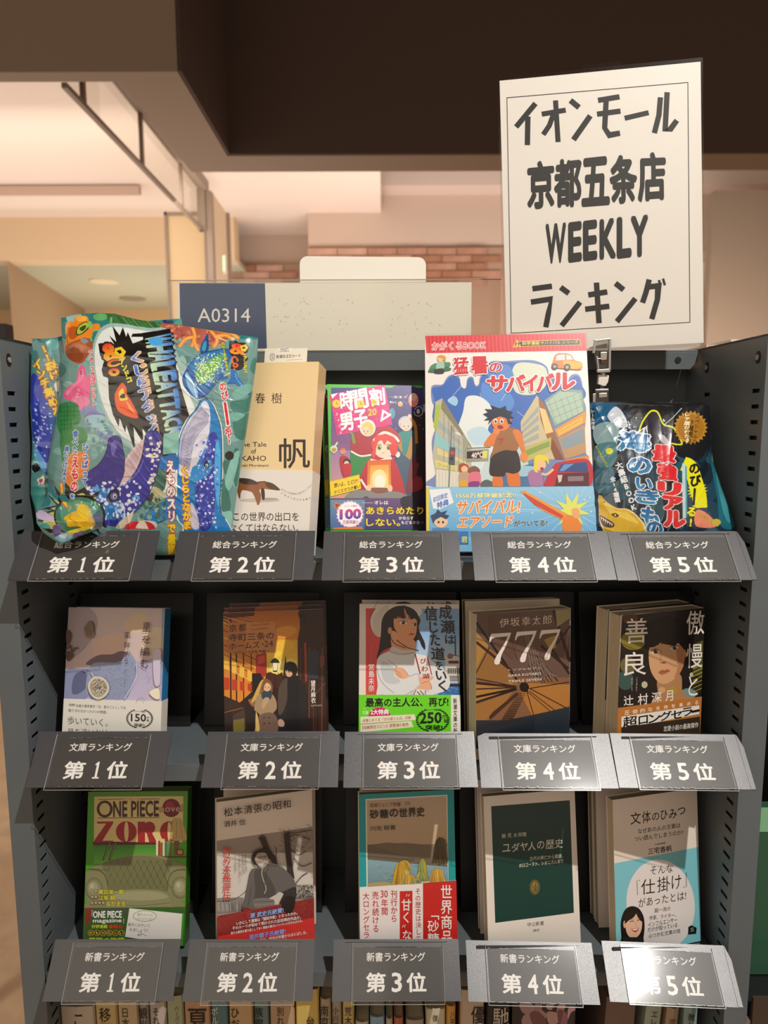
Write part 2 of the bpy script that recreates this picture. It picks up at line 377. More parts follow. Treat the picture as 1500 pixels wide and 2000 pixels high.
# left cream bulkhead, lower ceiling, far wall
a=atY(0,405,6.3); b=atY(322,508,6.3)
MB().box(-7,6.3,b.z,b.x+.6,6.5,zc).obj('wall_bulkhead',M['mallwall'],kind='structure')
MB().box(-7,6.5,b.z,b.x+.6,9.2,b.z+.04).obj('ceiling_low',mat('grey_green_ceiling','b5b39c',.85),kind='structure')
MB().box(-7,9.0,0,-.2,9.2,b.z).obj('wall_far_left',mat('warm_back_wall','cfae84',.85),kind='structure')
w1=atY(12,560,6.3)
me=MB().quad((atY(15,512,6.3).x,6.3,b.z),(atY(165,600,9.0).x,9.0,b.z),(atY(165,600,9.0).x,9.0,0),(atY(15,512,6.3).x,6.3,0)); me.obj('wall_left',mat('taupe_wall_paint','b09678',.85),kind='structure')
for i,(x,y,Y) in enumerate([(202,530,7.2),(258,562,8.2)]):
    q=atY(x,y,Y); q.z=b.z
    t=MB().prism([(q.x+.14*math.cos(k*math.pi/8),q.y+.14*math.sin(k*math.pi/8)) for k in range(16)],b.z-.012,b.z).obj('ceiling_fitting',mat('fitting_%d'%i,'8f8672' if i else 'd8ccae',.6)); tag(t,['pale round ceiling fitting on the low mall ceiling','dark flat ceiling fitting deep under the low mall ceiling'][i],'light fitting')
# pillar panel
pl=atY(321,415,5.0); pr=atY(404,415,5.0)
MB().box(pl.x,5.0,0,pr.x,5.25,pl.z).obj('wall_pillar',mat('pillar_paint','d2b892',.8),kind='structure')
MB().box(pl.x,4.985,0,pl.x+.02,4.999,pl.z).box(pr.x-.02,4.985,0,pr.x,4.999,pl.z).box(pl.x,4.985,pl.z-.02,pr.x,4.999,pl.z).obj('trim_3',M['frame'],kind='structure')
q1=atY(412,372,4.6); q2=atY(440,372,5.3)
MB().box(q1.x-.035,4.6,0,q1.x,4.66,q1.z).obj('trim_4',M['frame'],kind='structure')
MB().box(q2.x-.012,5.3,0,q2.x+.02,5.34,atY(440,415,5.3).z).obj('trim_5',M['frame'],kind='structure')
MB().quad((q1.x,4.62,0),(q2.x,5.3,0),(q2.x,5.3,atY(440,415,5.3).z),(q1.x,4.62,q1.z)).obj('wall_door_side',mat('door_side_paint','cdb698',.8),kind='structure')
# exit sign on that wall
es=empty('exit_sign',loc=atY(434,515,5.05)); tag(es,'small lit green exit sign hanging beside the far pillar','sign')
MB().box(-.030,0,-.062,.022,.03,.062).obj('sign_box',M['whiteplastic'],es); MB().box(-.018,-.004,-.05,.014,-.001,.05).obj('lit_face',mat('exit_green','9fe0a8',.5,emit=('b8f4c8',1.1)),es)
# hanging glass smoke barrier left of the soffit
xg=-1.13; zr=CZ+1.185; ztp=CZ+1.42; yE=4.62
gb=empty('smoke_barrier',loc=(xg,2.69,zr)); tag(gb,'hanging glass smoke barrier with bronze rails left of the brown soffit','barrier')
L_=yE-2.69; hh_=ztp-zr
MB().box(-.010,0,-.012,.010,L_,.006).obj('bottom_rail',M['frame'],gb)
MB().box(-.012,0,hh_,.016,L_,hh_+.05).box(.02,0,hh_-.01,.05,L_,hh_+.05).obj('top_rail',M['frame'],gb)
MB().box(-.002,0,.006,.002,L_,hh_).obj('glass_pane',clearmat('barrier_glass',(.97,.97,.95),.01,.05),gb)
for (x,y) in ((163,200),(278,320),(355,400)):
    q=atX(x,y,xg); MB().box(-.008,q.y-2.69-.012,.006,.008,q.y-2.69+.012,hh_).obj('mullion',M['frame'],gb)
MB().box(-.02,L_-.03,-.012,.03,L_+.02,hh_).obj('end_post',M['frame'],gb)
# right: upper wall, ledge, brick band
e1=atY(600,362,6.2)
MB().box(-1.5,6.0,atY(900,345,6.0).z,7,9.2,atY(900,345,6.0).z+.05).obj('ceiling_right',M['mallceil'],kind='structure')
MB().box(atY(444,400,6.9).x,6.9,0,atY(601,400,6.9).x,7.1,4.2).obj('wall_back',M['wallpink'],kind='structure')
xr0=atY(601,400,6.2).x; xr1=atY(1378,400,6.2).x
MB().box(xr0,6.2,atY(800,482,6.2).z,7,6.4,atY(800,362,6.2).z).obj('wall_upper_right',M['wallpink'],kind='structure')
MB().box(-1.6,5.95,atY(800,362,5.95).z,7,6.6,atY(800,334,5.95).z).obj('trim_6',mat('pale_ledge_paint','d9c4b8',.85),kind='structure')
MB().box(xr1-.2,5.6,0,7,5.7,atY(1400,372,5.6).z).obj('wall_right',M['walltan'],kind='structure')
# brick band: real bricks, each with its own edges
def bricks(name,x0,x1,Y,z1,rows,cols):
    root=MB().box(x0,Y+.02,0,x1,Y+.08,z1).obj(name,mat(name+'_mortar','a98872',.9),kind='structure')
    bh=.062; bw=.25; meshes=[]
    for k in range(3):
        w=bw-.008; m_=MB().box(0,0,0,w,.02,bh-.008).mesh('brick'); meshes.append(m_)
    cols_=[mat('brick_%s%d'%(name,i),c,.85,var=(9,.15)) for i,c in enumerate(['a87c66','ba9480','96694f'])]
    for m_,c in zip(meshes,cols_): m_.materials.append(c)
    z=z1-bh; r=0
    while r<rows:
        x=x0-(.125 if r%2 else 0)
        while x<x1-.02:
            if x>=x0-.001 and x+bw<=x1+.01:
                o=bpy.data.objects.new('brick',random.choice(meshes)); COL.objects.link(o); o.parent=root; o.location=(x,Y+random.uniform(-.004,.004),z)
            x+=bw
        z-=bh; r+=1
bricks('wall_brick_right',atY(601,482,6.15).x,atY(990,482,6.15).x,6.15,atY(800,482,6.15).z,5,0)
bricks('wall_brick_left',atY(448,516,6.8).x,atY(604,516,6.8).x,6.8,atY(500,516,6.8).z,4,0)
# ================================================================== RACK
rack=empty('book_rack',loc=(0,YF,0)); tag(rack,'dark grey steel display rack with perforated side panels standing on the floor','rack')
def rk(mb,name,m,**k):
    mb.v=[(x,y-YF,z) for x,y,z in mb.v]; return mb.obj(name,m,rack,**k)
ZB4=CZ-.90
for sx in (-1,1):
    ys=[YF+.001,.6835,.6985,.7880,.8030,YB]; z0_=.002
    zs=[z0_]; holes=set(); zz=CZ+.0245
    lev=[]
    while zz>CZ-.80: lev.append(zz); zz-=.0150
    lev=lev[::-1]
    for z in lev:
        zs+= [z,z+.0040]; j=len(zs)-2; holes|={(1,j),(3,j)}
    zs.append(ZT)
    mb=MB(); mb.holed(ys,zs,holes,lambda y,z,h:(sx*(XI+h),y,z),.0012)
    rk(mb,'side_panel',M['steel'])
    mb=MB(); x0,x1=sorted((sx*(XI-.0),sx*XO)); mb.box(x0,YF,0,x1,YF+.0015,ZT)
    mb.box(*(lambda a,b:(a,YF+.002,.0,b,YB,ZT))(*sorted((sx*(XO-.0012),sx*XO))))
    mb.box(min(sx*(XI+.008),sx*(XI+.009)),YF+.002,0,max(sx*(XI+.008),sx*(XI+.009)),YB-.002,ZT-.002)
    mb.box(*(lambda a,b:(a,YB-.0015,0,b,YB,ZT))(*sorted((sx*(XI+.002),sx*(XO-.002)))))
    bevel(rk(mb,'upright',M['steel']),.0005)
    mb=MB(); x0,x1=sorted((sx*(XI-.0012),sx*(XO))); mb.box(x0,YF,ZT,x1,YB,ZT+.0012); rk(mb,'top_cap',M['steel_dark'])
    for (y,z) in ((.690,CZ+.058),(.798,CZ+.056)):
        mb=MB(); mb.prism([(y+.0045*math.cos(k*math.pi/6),z+.0062*math.sin(k*math.pi/6)) for k in range(12)],sx*(XI-.0006),sx*(XI+.0006),'x'); rk(mb,'bolt_hole',M['void'])
        mb=MB(); mb.prism([(y+.0025*math.cos(k*math.pi/4),z+.0028*math.sin(k*math.pi/4)) for k in range(8)],sx*(XI-.0016),sx*(XI-.0004),'x'); rk(mb,'bolt',M['chrome'])
rk(MB().box(-XI,YB-.004,.05,XI,YB-.002,CZ+.060),'back_panel',M['backsteel'])
mb=MB().prism([(-XI+.002,CZ+.0755),(XI-.002,CZ+.0755),(XI-.002,CZ+.065),(XI-.010,CZ+.0555),(-XI+.010,CZ+.0555),(-XI+.002,CZ+.065)],.818,.8195,'y'); mb.box(-XI+.002,.818,CZ+.0755,XI-.002,.853,CZ+.077)
bevel(rk(mb,'top_beam',M['backsteel']),.0005)
for sx in (-1,1):
    rk(MB().prism([(sx*.3335+.0035*math.cos(k*math.pi/6),CZ+.066+.0035*math.sin(k*math.pi/6)) for k in range(12)],.8170,.8178,'y'),'bolt_hole',M['void'])
SZ=[-.137,-.344,-.574]
for zs_ in SZ+[-.90]:
    z=CZ+zs_; mb=MB().box(-XI+.001,YF+.0005,z-.0012,XI-.001,.852,z).box(-XI+.001,YF+.0005,z-.0178,XI-.001,YF+.0017,z-.0012).box(-XI+.001,YF+.0017,z-.0178,XI-.001,YF+.018,z-.0166)
    bevel(rk(mb,'shelf',M['steel']),.0006)
    for sx in (-1,1):
        a,b_=sorted((sx*(XI-.001),sx*(XI-.0022))); rk(MB().prism([(YF+.004,z+.0),(YF+.03,z+.0),(YF+.17,z+.0),(YF+.17,z-.030),(YF+.004,z-.018)],a,b_,'x'),'shelf_bracket',M['steel'])
# ================================================================== RANK LABEL HOLDERS
HP=[ # per row: left/right px of plate bottom edge
 [(14,293),(333,610),(628,902),(927.5,1205),(1207,1480)],
 [(49,318),(392,660),(670.5,933.7),(940,1207),(1210,1473)],
 [(82.5,337.5),(355.6,609.7),(648,901.6),(915,1170),(1191.7,1445)]]
HB=[1133,1538,1956]
ROWN=['top','middle','bottom']; ROWT=['総合ランキング','文庫ランキング','新書ランキング']
ORD=['first','second','third','fourth','fifth']
TILT=[[49,49,49,48.5,48],[49.5,49,48.5,44.4,44.4],[49.5,49,48.5,42,39.6]]
YAWP=[[0]*5,[0,0,0,-1,-2],[0,0,0,-2,-3.5]]
UNDER=[['the large teal snack bag','the tan hardcover','the green childrens paperback','the red-headed comic','the navy shark bag'],['the earring paperback','the sunset street paperback','the white hat paperback','the 777 paperback','the woman face paperback'],['the green armchair novel','the kimono paperback','the teal-framed paperback','the green panel paperback','the pale blue paperback']]
YBT=.640
for r in range(3):
    for c in range(5):
        pl,pr=HP[r][c]; A=atY(pl,HB[r],YBT); B=atY(pr,HB[r],YBT); w=B.x-A.x; tl=TILT[r][c]; Lp=.0535
        # keep the top edge at the height seen in the photo
        mw=frame((A.x,YBT,(A.z+B.z)/2),90-tl,YAWP[r][c])
        h=empty('label_holder',mw)
        tag(h,'sloped black rank plate reading 第%d位 on the %s shelf, below %s'%(c+1,ROWN[r],UNDER[r][c]),'sign holder','rank sign holders on the rack shelves')
        xs=[0,w*.5-.021,w*.5+.021,w]; ys=[0,.0455,.0468,Lp]
        if c==4:
            mb=MB(); mb.holed(xs[:3]+[w*.96],ys,{(1,1)},lambda x,y,hh:(x,hh,y),.0012)
            mb.prism([(w*.96,0),(w,0),(w,Lp*.76),(w*.96+.0012,Lp),(w*.96,Lp)],0,.0012,'y')
        else: mb=MB().holed(xs,ys,{(1,1)},lambda x,y,hh:(x,hh,y),.0012)
        plate=bevel(mb.obj('plate',M['holder'],h),.0003,1)
        # rear hook down to the shelf lip (vertical sheet), in local frame
        inv=mw.inverted(); top=mw@Vector((0,.0012,Lp)); zl=CZ+SZ[r]
        Yt=min(top.y,YF-.0016); mb=MB()
        def wl(x,y,z): return tuple(inv@Vector((x,y,z)))
        x0,x1=A.x+.012,B.x-.012
        P=[(Yt,top.z-.001),(Yt+.0012,top.z-.001),(Yt+.0012,zl-.016),(Yt,zl-.016)]
        n=0; vs=[wl(x,y,z) for x in (x0,x1) for y,z in P]; mb.v=vs; mb.f=[(0,1,2,3),(7,6,5,4)]+[(i,4+i,4+(i+1)%4,(i+1)%4) for i in range(4)]
        mb.obj('hook',M['holder'],h)
        cx0,cx1=w*.148+random.uniform(-.001,.001),0; cx1=cx0+.0935
        dz=random.uniform(-.0012,.0004)
        ka=Art(0,0,1); x0,x1=cx0+.0022,cx1-.0018
        # local drawing space: x in m*1e4, y downwards from top of plate
        S=1e4
        ka.r(x0*S,(.0072)*S,x1*S,(Lp-.0010)*S,'4a4744')
        for q in range(26):
            yy=random.uniform(.009,Lp-.003)*S; xa=random.uniform(x0,x1-.02)*S; ka.l([xa,yy,xa+random.uniform(80,260),yy+random.uniform(-1,1)],1.2,random.choice(['55524e','413e3b','504d49']))
        def fx(f): return (w*f)*S
        sh=(cx0-w*.148)*S; y1,y2=.0118*S,.0196*S
        ka.t(ROWT[r],fx(.262)+sh,y1,fx(.726)+sh,y1,y2-y1,'f3efe8',.012)
        y3,y4=.0296*S,.0455*S
        for g_,a_,b_ in (('第',.262,.408),(str(c+1),.462,.535),('位',.578,.724)):
            if g_=='1':
                xc=fx(.500)+sh; ka.P([xc-22,y3+22,xc+4,y3,xc+14,y3,xc+14,y4-14,xc+34,y4-14,xc+34,y4,xc-30,y4,xc-30,y4-14,xc-8,y4-14,xc-8,y3+30,xc-22,y3+36],'f7f4ee')
            else: ka.t(g_,fx(a_)+sh,y3,fx(b_)+sh,y3,y4-y3,'f7f4ee',.026 if not g_.isascii() else .02)
        card=ka.overlay('card',M['card'],h,lambda P:np.column_stack([P[:,0]/S,Lp-P[:,1]/S]),(0,-.01,w,Lp),.0006,3e-6)
        cv=MB().box(cx0,-.0017,-.0022+dz,cx1,-.0012,Lp-.003).obj('clear_cover',M['clear'],h)
        z0c=-.0022+dz; e_=MB().box(cx0,-.0019,z0c,cx1,-.0012,z0c+.0005).box(cx0,-.0019,z0c,cx0+.0004,-.0012,Lp-.003).box(cx1-.0004,-.0019,z0c,cx1,-.0012,Lp-.003)
        for q in range(30):
            t=random.random(); xx=x0+(x1-x0-.003)*t; zz=random.choice([Lp-.0070,.0004]); e_.box(xx,-.00185,zz,xx+random.uniform(.0006,.003),-.0012,zz+.0003)
        e_.obj('cover_edge',M['edge'],cv)
# ================================================================== STANDS BEHIND THE FACED BOOKS
def stand(x,r,y=.727,wd=.131,h=.15):
    mw=frame((x-wd/2,y,CZ+SZ[r]+.0012),14); o=empty('book_stand',mw)
    inv=mw.inverted()
    bevel(MB().box(0,0,.0,wd,.0012,h).obj('back_rest',M['steel_dark'],o))
    mb=MB(); P=[(.0,0.0005),(.0,.0018),(.05,.0018),(.05,.0005)]
    mb.v=[tuple(inv@Vector((xx,y+a,CZ+SZ[r]+b))) for xx in (x-wd/2,x+wd/2) for a,b in P]; mb.f=[(0,1,2,3),(7,6,5,4)]+[(i,4+i,4+(i+1)%4,(i+1)%4) for i in range(4)]
    mb.obj('foot',M['steel_dark'],o)
    return o
SX=[-.286,-.140,.018,.154,.290]
for r in (0,1,2):
    for c in range(5):
        if r==0 and c in (0,4): continue
        tag(stand(SX[c],r,.792 if r==0 else .765,h=.13 if r==0 else .15),'black steel book stand behind the %s faced book on the %s shelf'%(ORD[c],ROWN[r]),'book stand','book stands on the rack')
# ================================================================== BOOKS
def shell(W_,H_,T_,th=.0006,rr=.0015):
    """U-shaped jacket: front, rounded spine at right, back"""
    out=[(0,0),(W_-rr,0)]; 
    for k in range(1,5): a=-math.pi/2+math.pi/2*k/4; out.append((W_-rr+rr*math.cos(a),rr+rr*math.sin(a)))
    for k in range(0,5): a=math.pi/2*k/4; out.append((W_-rr+rr*math.cos(a),T_-rr+rr*math.sin(a)))
    out.append((0,T_)); inn=[(0,th),(W_-rr,th),(W_-th,rr),(W_-th,T_-rr),(W_-rr,T_-th),(0,T_-th)]
    return MB().prism(out+inn[::-1],0,H_)
def book(name,mw,W_,H_,T_,cover,label,cat='book',spine=None,band=None,art=None,bart=None,pages='pages',group=None,pm='print'):
    o=empty(name,mw); tag(o,label,cat,group)
    cm=mat('jacket_'+name,cover,.4,coat=.3,coatr=.1)
    me=shell(W_,H_,T_).mesh('cover'); cv=link('cover',me,cm,o)
    MB().box(.001,.0008,.0012,W_-.0016,T_-.0008,H_-.0012).obj('pages',M[pages],o)
    if spine: MB().box(W_+.00005,.0012,0.0005,W_+.0002,T_-.0012,H_-.0005).obj('spine_print',mat('spine_'+name,spine,.4,coat=.3),cv)
    if art: art.overlay('cover_print',M[pm],cv,uvmap(mw),(0,(band[0] if band else 0),W_,H_),.00008)
    if band:
        bh,bc=band; m_=shell(W_+.0006,bh,T_+.0008,.0003,.0018); m_.v=[(x,y-.0004,z) for x,y,z in m_.v]
        bd=m_.obj('paper_band',mat('band_'+name,bc,.45,coat=.2),o)
        if bart: bart.overlay('band_print',M[pm],bd,uvmap(mw,-.0005),(0,0,W_+.0006,bh),.00048)
    return o
def clone(src,mw,label,group=None,keep=('cover','pages','paper_band'),noprint=False):
    r=src.copy(); COL.objects.link(r); r.matrix_world=mw; r['label']=label
    if group: r['group']=group
    for ch in src.children:
        if ch.name.split('.')[0] not in keep: continue
        c=ch.copy(); COL.objects.link(c); c.parent=r
        for g in ch.children:
            if noprint and 'print' in g.name: continue
            d=g.copy(); COL.objects.link(d); d.parent=c
    return r
# ------------------------------------------------------------------ cover drawings (coordinates measured on each cover)
def face(a,cx,cy,rx,ry,skin,hair,eye='3a2a20',rot=0,blush=None,mouth='a04038',style=1):
    """plain generic illustrated face"""
    a.e(cx,cy,rx,ry,skin,rot)
    for sx in (-1,1):
        a.e(cx+sx*rx*.42,cy+ry*.08,rx*.15,ry*.15,eye); a.e(cx+sx*rx*.42+rx*.04,cy+ry*.03,rx*.05,ry*.05,'ffffff',n=8)
        a.l([cx+sx*rx*.42-rx*.2,cy-ry*.2,cx+sx*rx*.42+rx*.2,cy-ry*.22],ry*.06,hair)
    a.l([cx-rx*.18,cy+ry*.52,cx,cy+ry*.58,cx+rx*.2,cy+ry*.5],ry*.08,mouth,True)
    a.l([cx+rx*.02,cy+ry*.15,cx-rx*.04,cy+ry*.32],ry*.04,mouth)
def laurel(a,cx,cy,rx,ry,c,w,n=11):
    for sx in (-1,1):
        for i in range(n):
            t=math.radians(-60+ i*130/(n-1)); x=cx+sx*rx*math.cos(t); y=cy+ry*math.sin(t)
            a.e(x,y,w*1.5,w*.6,c,math.degrees(math.atan2(ry*math.cos(t),-sx*rx*math.sin(t)))+sx*28,8)
            a.e(x-sx*w*1.1,y,w*1.2,w*.5,c,math.degrees(math.atan2(ry*math.cos(t),-sx*rx*math.sin(t)))-sx*28,8)
def art12():
    a=Art(440,640,3.75); a.r(-200,240,720,1055,'f6d9a2')
    a.t('村上',0,478,170,478,80,'2a1c12',.0); a.t('春',220,478,292,478,78,'2a1c12'); a.t('樹',338,478,414,478,78,'2a1c12')
    a.tq('帆',(396,812),(618,812),(618,1030),(396,1030),'2a150c',.008)
    a.t('The Tale',88,838,302,838,34,'33241a',.008); a.t('of',190,888,226,888,34,'33241a',.008); a.t('KAHO',118,938,300,938,38,'33241a',.008); a.t('Haruki Murakami',66,1000,318,1000,18,'33241a',.01)
    b=Art(440,640,3.75); b.r(-200,1045,720,1900,'efe9df')
    # carved wooden anteater figure
    b.e(250,1265,150,14,'cfc6b8'); b.e(300,1255,90,10,'b9ada0')
    b.b([92,1108,130,1102,190,1112,240,1130,290,1128,330,1140,392,1178,398,1190,330,1186,280,1180,250,1190,262,1230,250,1290,235,1298,224,1262,200,1212,180,1200,130,1190,116,1206,110,1240,112,1250,98,1246,86,1190,84,1140],'9a6038')
    b.b([92,1104,140,1102,196,1112,244,1140,210,1150,140,1146,96,1128],'4a3b34'); b.b([262,1185,284,1180,290,1230,284,1262,268,1250],'3a2a22')
    b.b([300,1130,350,1142,396,1180,392,1192,340,1184,300,1158],'5a3a26'); b.l([240,1130,296,1126,300,1142],6,'4a2c1a'); b.l([100,1145,96,1200,106,1240],5,'6d4022',True)
    s='あなたは武器物に話さなくてはなりません。それも静かに。'
    for i,ch in enumerate(s):
        if i<15: t=i/14; x=410+220*t; y=1180+60*math.sin(t*2.2)-90*t*t
        else: t=(i-15)/10; x=410+225*t; y=1210+66*math.sin(t*1.9)-40*t*t
        b.t(ch,x,y,x+13,y-4,14,'6d655c')
    b.t('この世界の出口を',60,1352,538,1352,64,'2a2420',.004)
    b.t('なくてはならない。',30,1436,536,1436,64,'2a2420',.004); b.t('村上春樹 長編小説',40,1560,500,1560,50,'2a2420')
    return a,b
def art13():
    a=Art(440,640,3.75); a.r(700,380,1640,2000,'48c81e')
    a.g([775,440,1500,440,1560,1280,770,1250],'1c2f86','b56a8c'); a.g([770,900,1000,900,1000,1250,770,1250],'a47ab0','e0a488')
    a.b([1200,460,1440,460,1470,700,1490,1260,1260,1260,1240,900],'3a2f7a'); a.b([1380,640,1450,660,1480,1260,1330,1260,1360,1000],'2a1a2a')
    for x,y,rx,ry,c in ((1378,530,36,52,'f79a8c'),(1378,510,24,30,'ffd0c0'),(1282,560,18,18,'f6b24a'),(1222,628,22,40,'4a9aa8')): a.e(x,y,rx,ry,c)
    for q in range(26): a.e(random.uniform(1190,1450),random.uniform(470,760),2.5,2.5,'ffffff',n=6)
    # timetable card
    a.P([762,490,1168,418,1222,706,818,792],'e0137f')
    for i in range(1,6): a.l([762+11*i,490+60*i-4,1168+11*i,418+58*i],1.6,'f77ab8'); a.l([762+75*i,490-14*i,818+75*i,792-16*i],1.6,'f77ab8')
    a.P([772,490,826,478,784,520],'ffffff')
    for g_,x,y in (('3',808,624),('4',820,668),('5',828,712),('6',838,758)): a.t(g_,x,y,x+16,y-2,22,'ffd8ea')
    a.tq('時',(838,474),(922,462),(940,590),(848,606),'ffffff',.03); a.tq('間',(905,470),(1030,444),(1050,580),(920,606),'ffffff',.03); a.tq('割',(1052,452),(1160,440),(1172,560),(1068,575),'ffffff',.03)
    a.tq('男',(832,640),(925,618),(940,748),(850,752),'ffffff',.035); a.tq('子',(938,612),(1030,598),(1045,720),(950,735),'ffffff',.035)
    for x,y,r_ in ((814,558,30),(992,560,28),(1090,548,22)): a.e(x,y,r_,r_,'ffd814'); a.l([x,y-14,x,y,x+12,y+3],4,'7a4a00')
    a.e(1075,622,42,46,'b06a00'); a.e(1075,622,38,42,'e0137f'); a.t('20',1046,598,1106,592,48,'ffcf1a',.03)
    a.P([1150,598,1218,640,1134,694],'ffffff'); a.P([1162,624,1188,640,1154,664],'e0137f')
    a.t('一ノ瀬三葉・作',1200,500,1328,502,18,'ffffff',.01); a.t('榎のと・絵',1202,538,1292,540,18,'ffffff',.01)
    # figures in festive clothes (generic)
    a.b([930,800,1000,770,1060,830,1070,920,1040,1240,920,1240,915,950],'2f8a3e'); a.b([940,780,1050,780,1070,930,990,935,920,900],'b3202e'); a.l([920,905,990,940,1070,932],12,'f6efe6',True)
    a.e(1042,735,58,62,'f6efe6'); a.e(1042,742,46,50,'e8d36a'); face(a,1030,758,32,34,'fbd9b8','9a7a20','4a7a3a')
    a.l([945,850,930,780,915,770],20,'7aa03a')
    a.b([1280,770,1370,750,1400,830,1390,960,1360,1240,1240,1240,1250,960],'3c5a72'); a.b([1255,790,1320,760,1370,800,1360,960,1310,930,1270,880],'c08a2a'); a.b([1270,770,1370,760,1360,800,1330,920,1300,930,1290,820],'1f8a86')
    a.e(1322,700,56,52,'c9c4c4'); face(a,1325,722,38,36,'f8d8c0','8a8484','6a5a7a'); a.b([1275,700,1310,662,1370,670,1380,710,1330,700],'d9d5d3'); a.l([1400,850,1390,720,1350,655],22,'c48a30',True); a.e(1350,650,14,16,'f8d0b0')
    a.b([838,955,880,940,915,980,915,1060,880,1110,850,1060],'b8202a'); a.e(860,905,22,24,'e09a70'); a.b([835,900,860,882,890,905,870,895],'d06a50'); a.e(890,985,28,26,'2a2430'); a.e(888,995,18,18,'f4cfae'); a.b([860,1010,915,1000,920,1070,880,1090],'c8242e')
    # central girl with hood and paper lantern
    a.b([1060,960,1210,940,1270,1040,1310,1180,1290,1260,960,1260,985,1100],'c3202c'); a.b([985,1120,1010,1090,1050,1200,1030,1260,960,1250],'b01a28'); a.l([990,1110,1040,1185],16,'f3e8de'); a.l([1060,975,1130,985,1215,950],30,'f3e8de',True)
    a.e(1165,850,98,104,'e63a34'); a.b([1075,800,1140,725,1230,740,1285,820,1260,850,1170,790,1090,830],'c01f2a'); a.l([1085,830,1160,770,1240,800,1272,838],20,'f6ece2',True); a.e(1262,930,18,22,'f6ece2')
    a.e(1160,890,72,66,'fde0c6'); a.b([1085,880,1100,800,1165,785,1240,810,1240,900,1215,850,1190,820,1165,860,1140,820,1110,860,1100,930,1085,960,1072,920],'ea4236')
    for x in (1128,1196): a.e(x,880,15,18,'6aa02a'); a.e(x,882,7,9,'26401a'); a.e(x+5,874,4,5,'ffffff',n=8); a.l([x-18,862,x,856,x+18,862],4,'5a2018',True)
    a.l([1146,918,1158,920,1166,917],3,'a04a38')
    a.b([1200,860,1245,860,1262,900,1240,940,1215,930],'e23a32')
    a.g([1042,975,1210,965,1214,1185,1038,1190],'e2611a','f6a02c'); a.g([1062,1010,1196,1005,1196,1180,1058,1185],'f9a52a','ffe08a'); a.e(1128,1110,56,70,'ffe9a8'); a.e(1132,1130,38,50,'fff8e4'); a.b([1040,1180,1120,1172,1214,1180,1190,1204,1060,1206],'8a5a48')
    for x in (1050,1206): a.e(x,1178,18,26,'f8cdb0')
    a.b([930,1200,1030,1190,1120,1215,1220,1200,1300,1215,1330,1262,900,1262],'8a8a86'); a.b([1000,1262,1030,1235,1060,1262],'4a4a4a')
    a.b([1360,970,1410,960,1420,1000,1400,1080,1440,1100,1440,1180,1330,1210,1340,1080],'7a2a30'); a.e(1412,978,16,16,'2a1418'); a.b([1365,1120,1430,1100,1440,1180,1370,1190],'9a3038')
    a.l([1385,600,1410,580,1438,590,1444,625,1420,650,1390,640,1382,615],3,'ffffff',True); a.e(1412,615,12,18,'cfc8e0')
    a.e(795,890,26,26,'d8f0c8'); a.e(795,896,18,16,'c8a030'); a.l([805,868,822,840],12,'d8f0c8'); a.l([765,895,795,920,820,895],3,'ffffff',True)
    # ruler slip
    a.P([764,1128,980,1076,994,1180,772,1238],'ffd91a')
    for i in range(40): a.l([768+i*5.3,1127-i*1.25,769+i*5.3,1134-i*1.25-(3 if i%5 else -3)],1,'6a5200')
    a.t('想いよ、とどけ！',796,1142,972,1106,32,'2a2010',.012); a.t('クリスマスの誓い',796,1196,986,1148,28,'2a2010',.012)
    # foot
    a.g([768,1250,1600,1250,1600,1480,768,1480],'6a4a7a','2a2a72'); a.g([768,1262,1020,1262,1020,1480,768,1480],'6f93b0','3a62a8'); a.b([1280,1255,1500,1262,1600,1480,1400,1480],'20102a')
    a.star(819,1305,20,26,10,'f08a1a'); a.t('祝',804,1290,836,1290,30,'7a1010',.03)
    a.star(912,1368,92,102,22,'f6c8dc'); a.e(912,1368,90,90,'ffffff'); a.t('シリーズ累計',872,1302,966,1300,14,'b0306a',.01)
    a.t('100',842,1336,990,1330,68,'e03a8a',.05,c2='3a4ab0'); a.t('万部突破!!!',860,1412,972,1410,28,'c02a6a',.02); a.P([790,1466,1000,1458,1010,1480,790,1480],'e0762a')
    a.l([1006,1284,1085,1284],2,'ffffff'); a.t('オレは',1092,1270,1192,1270,26,'ffffff',.02)
    a.t('あきらめたり',1032,1316,1448,1316,52,'ffe21a',.025,ob=.06,oc='5a3a00'); a.t('しない。',1032,1400,1278,1400,54,'ffe21a',.025,ob=.06,oc='5a3a00')
    a.t('かならず',1270,1384,1378,1384,24,'ffffff',.02); a.t('もどるから',1288,1416,1420,1416,24,'ffffff',.02)
    for q in range(4): a.e(1430+q*7,1428,1.5,1.5,'ffffff',n=6)
    return a
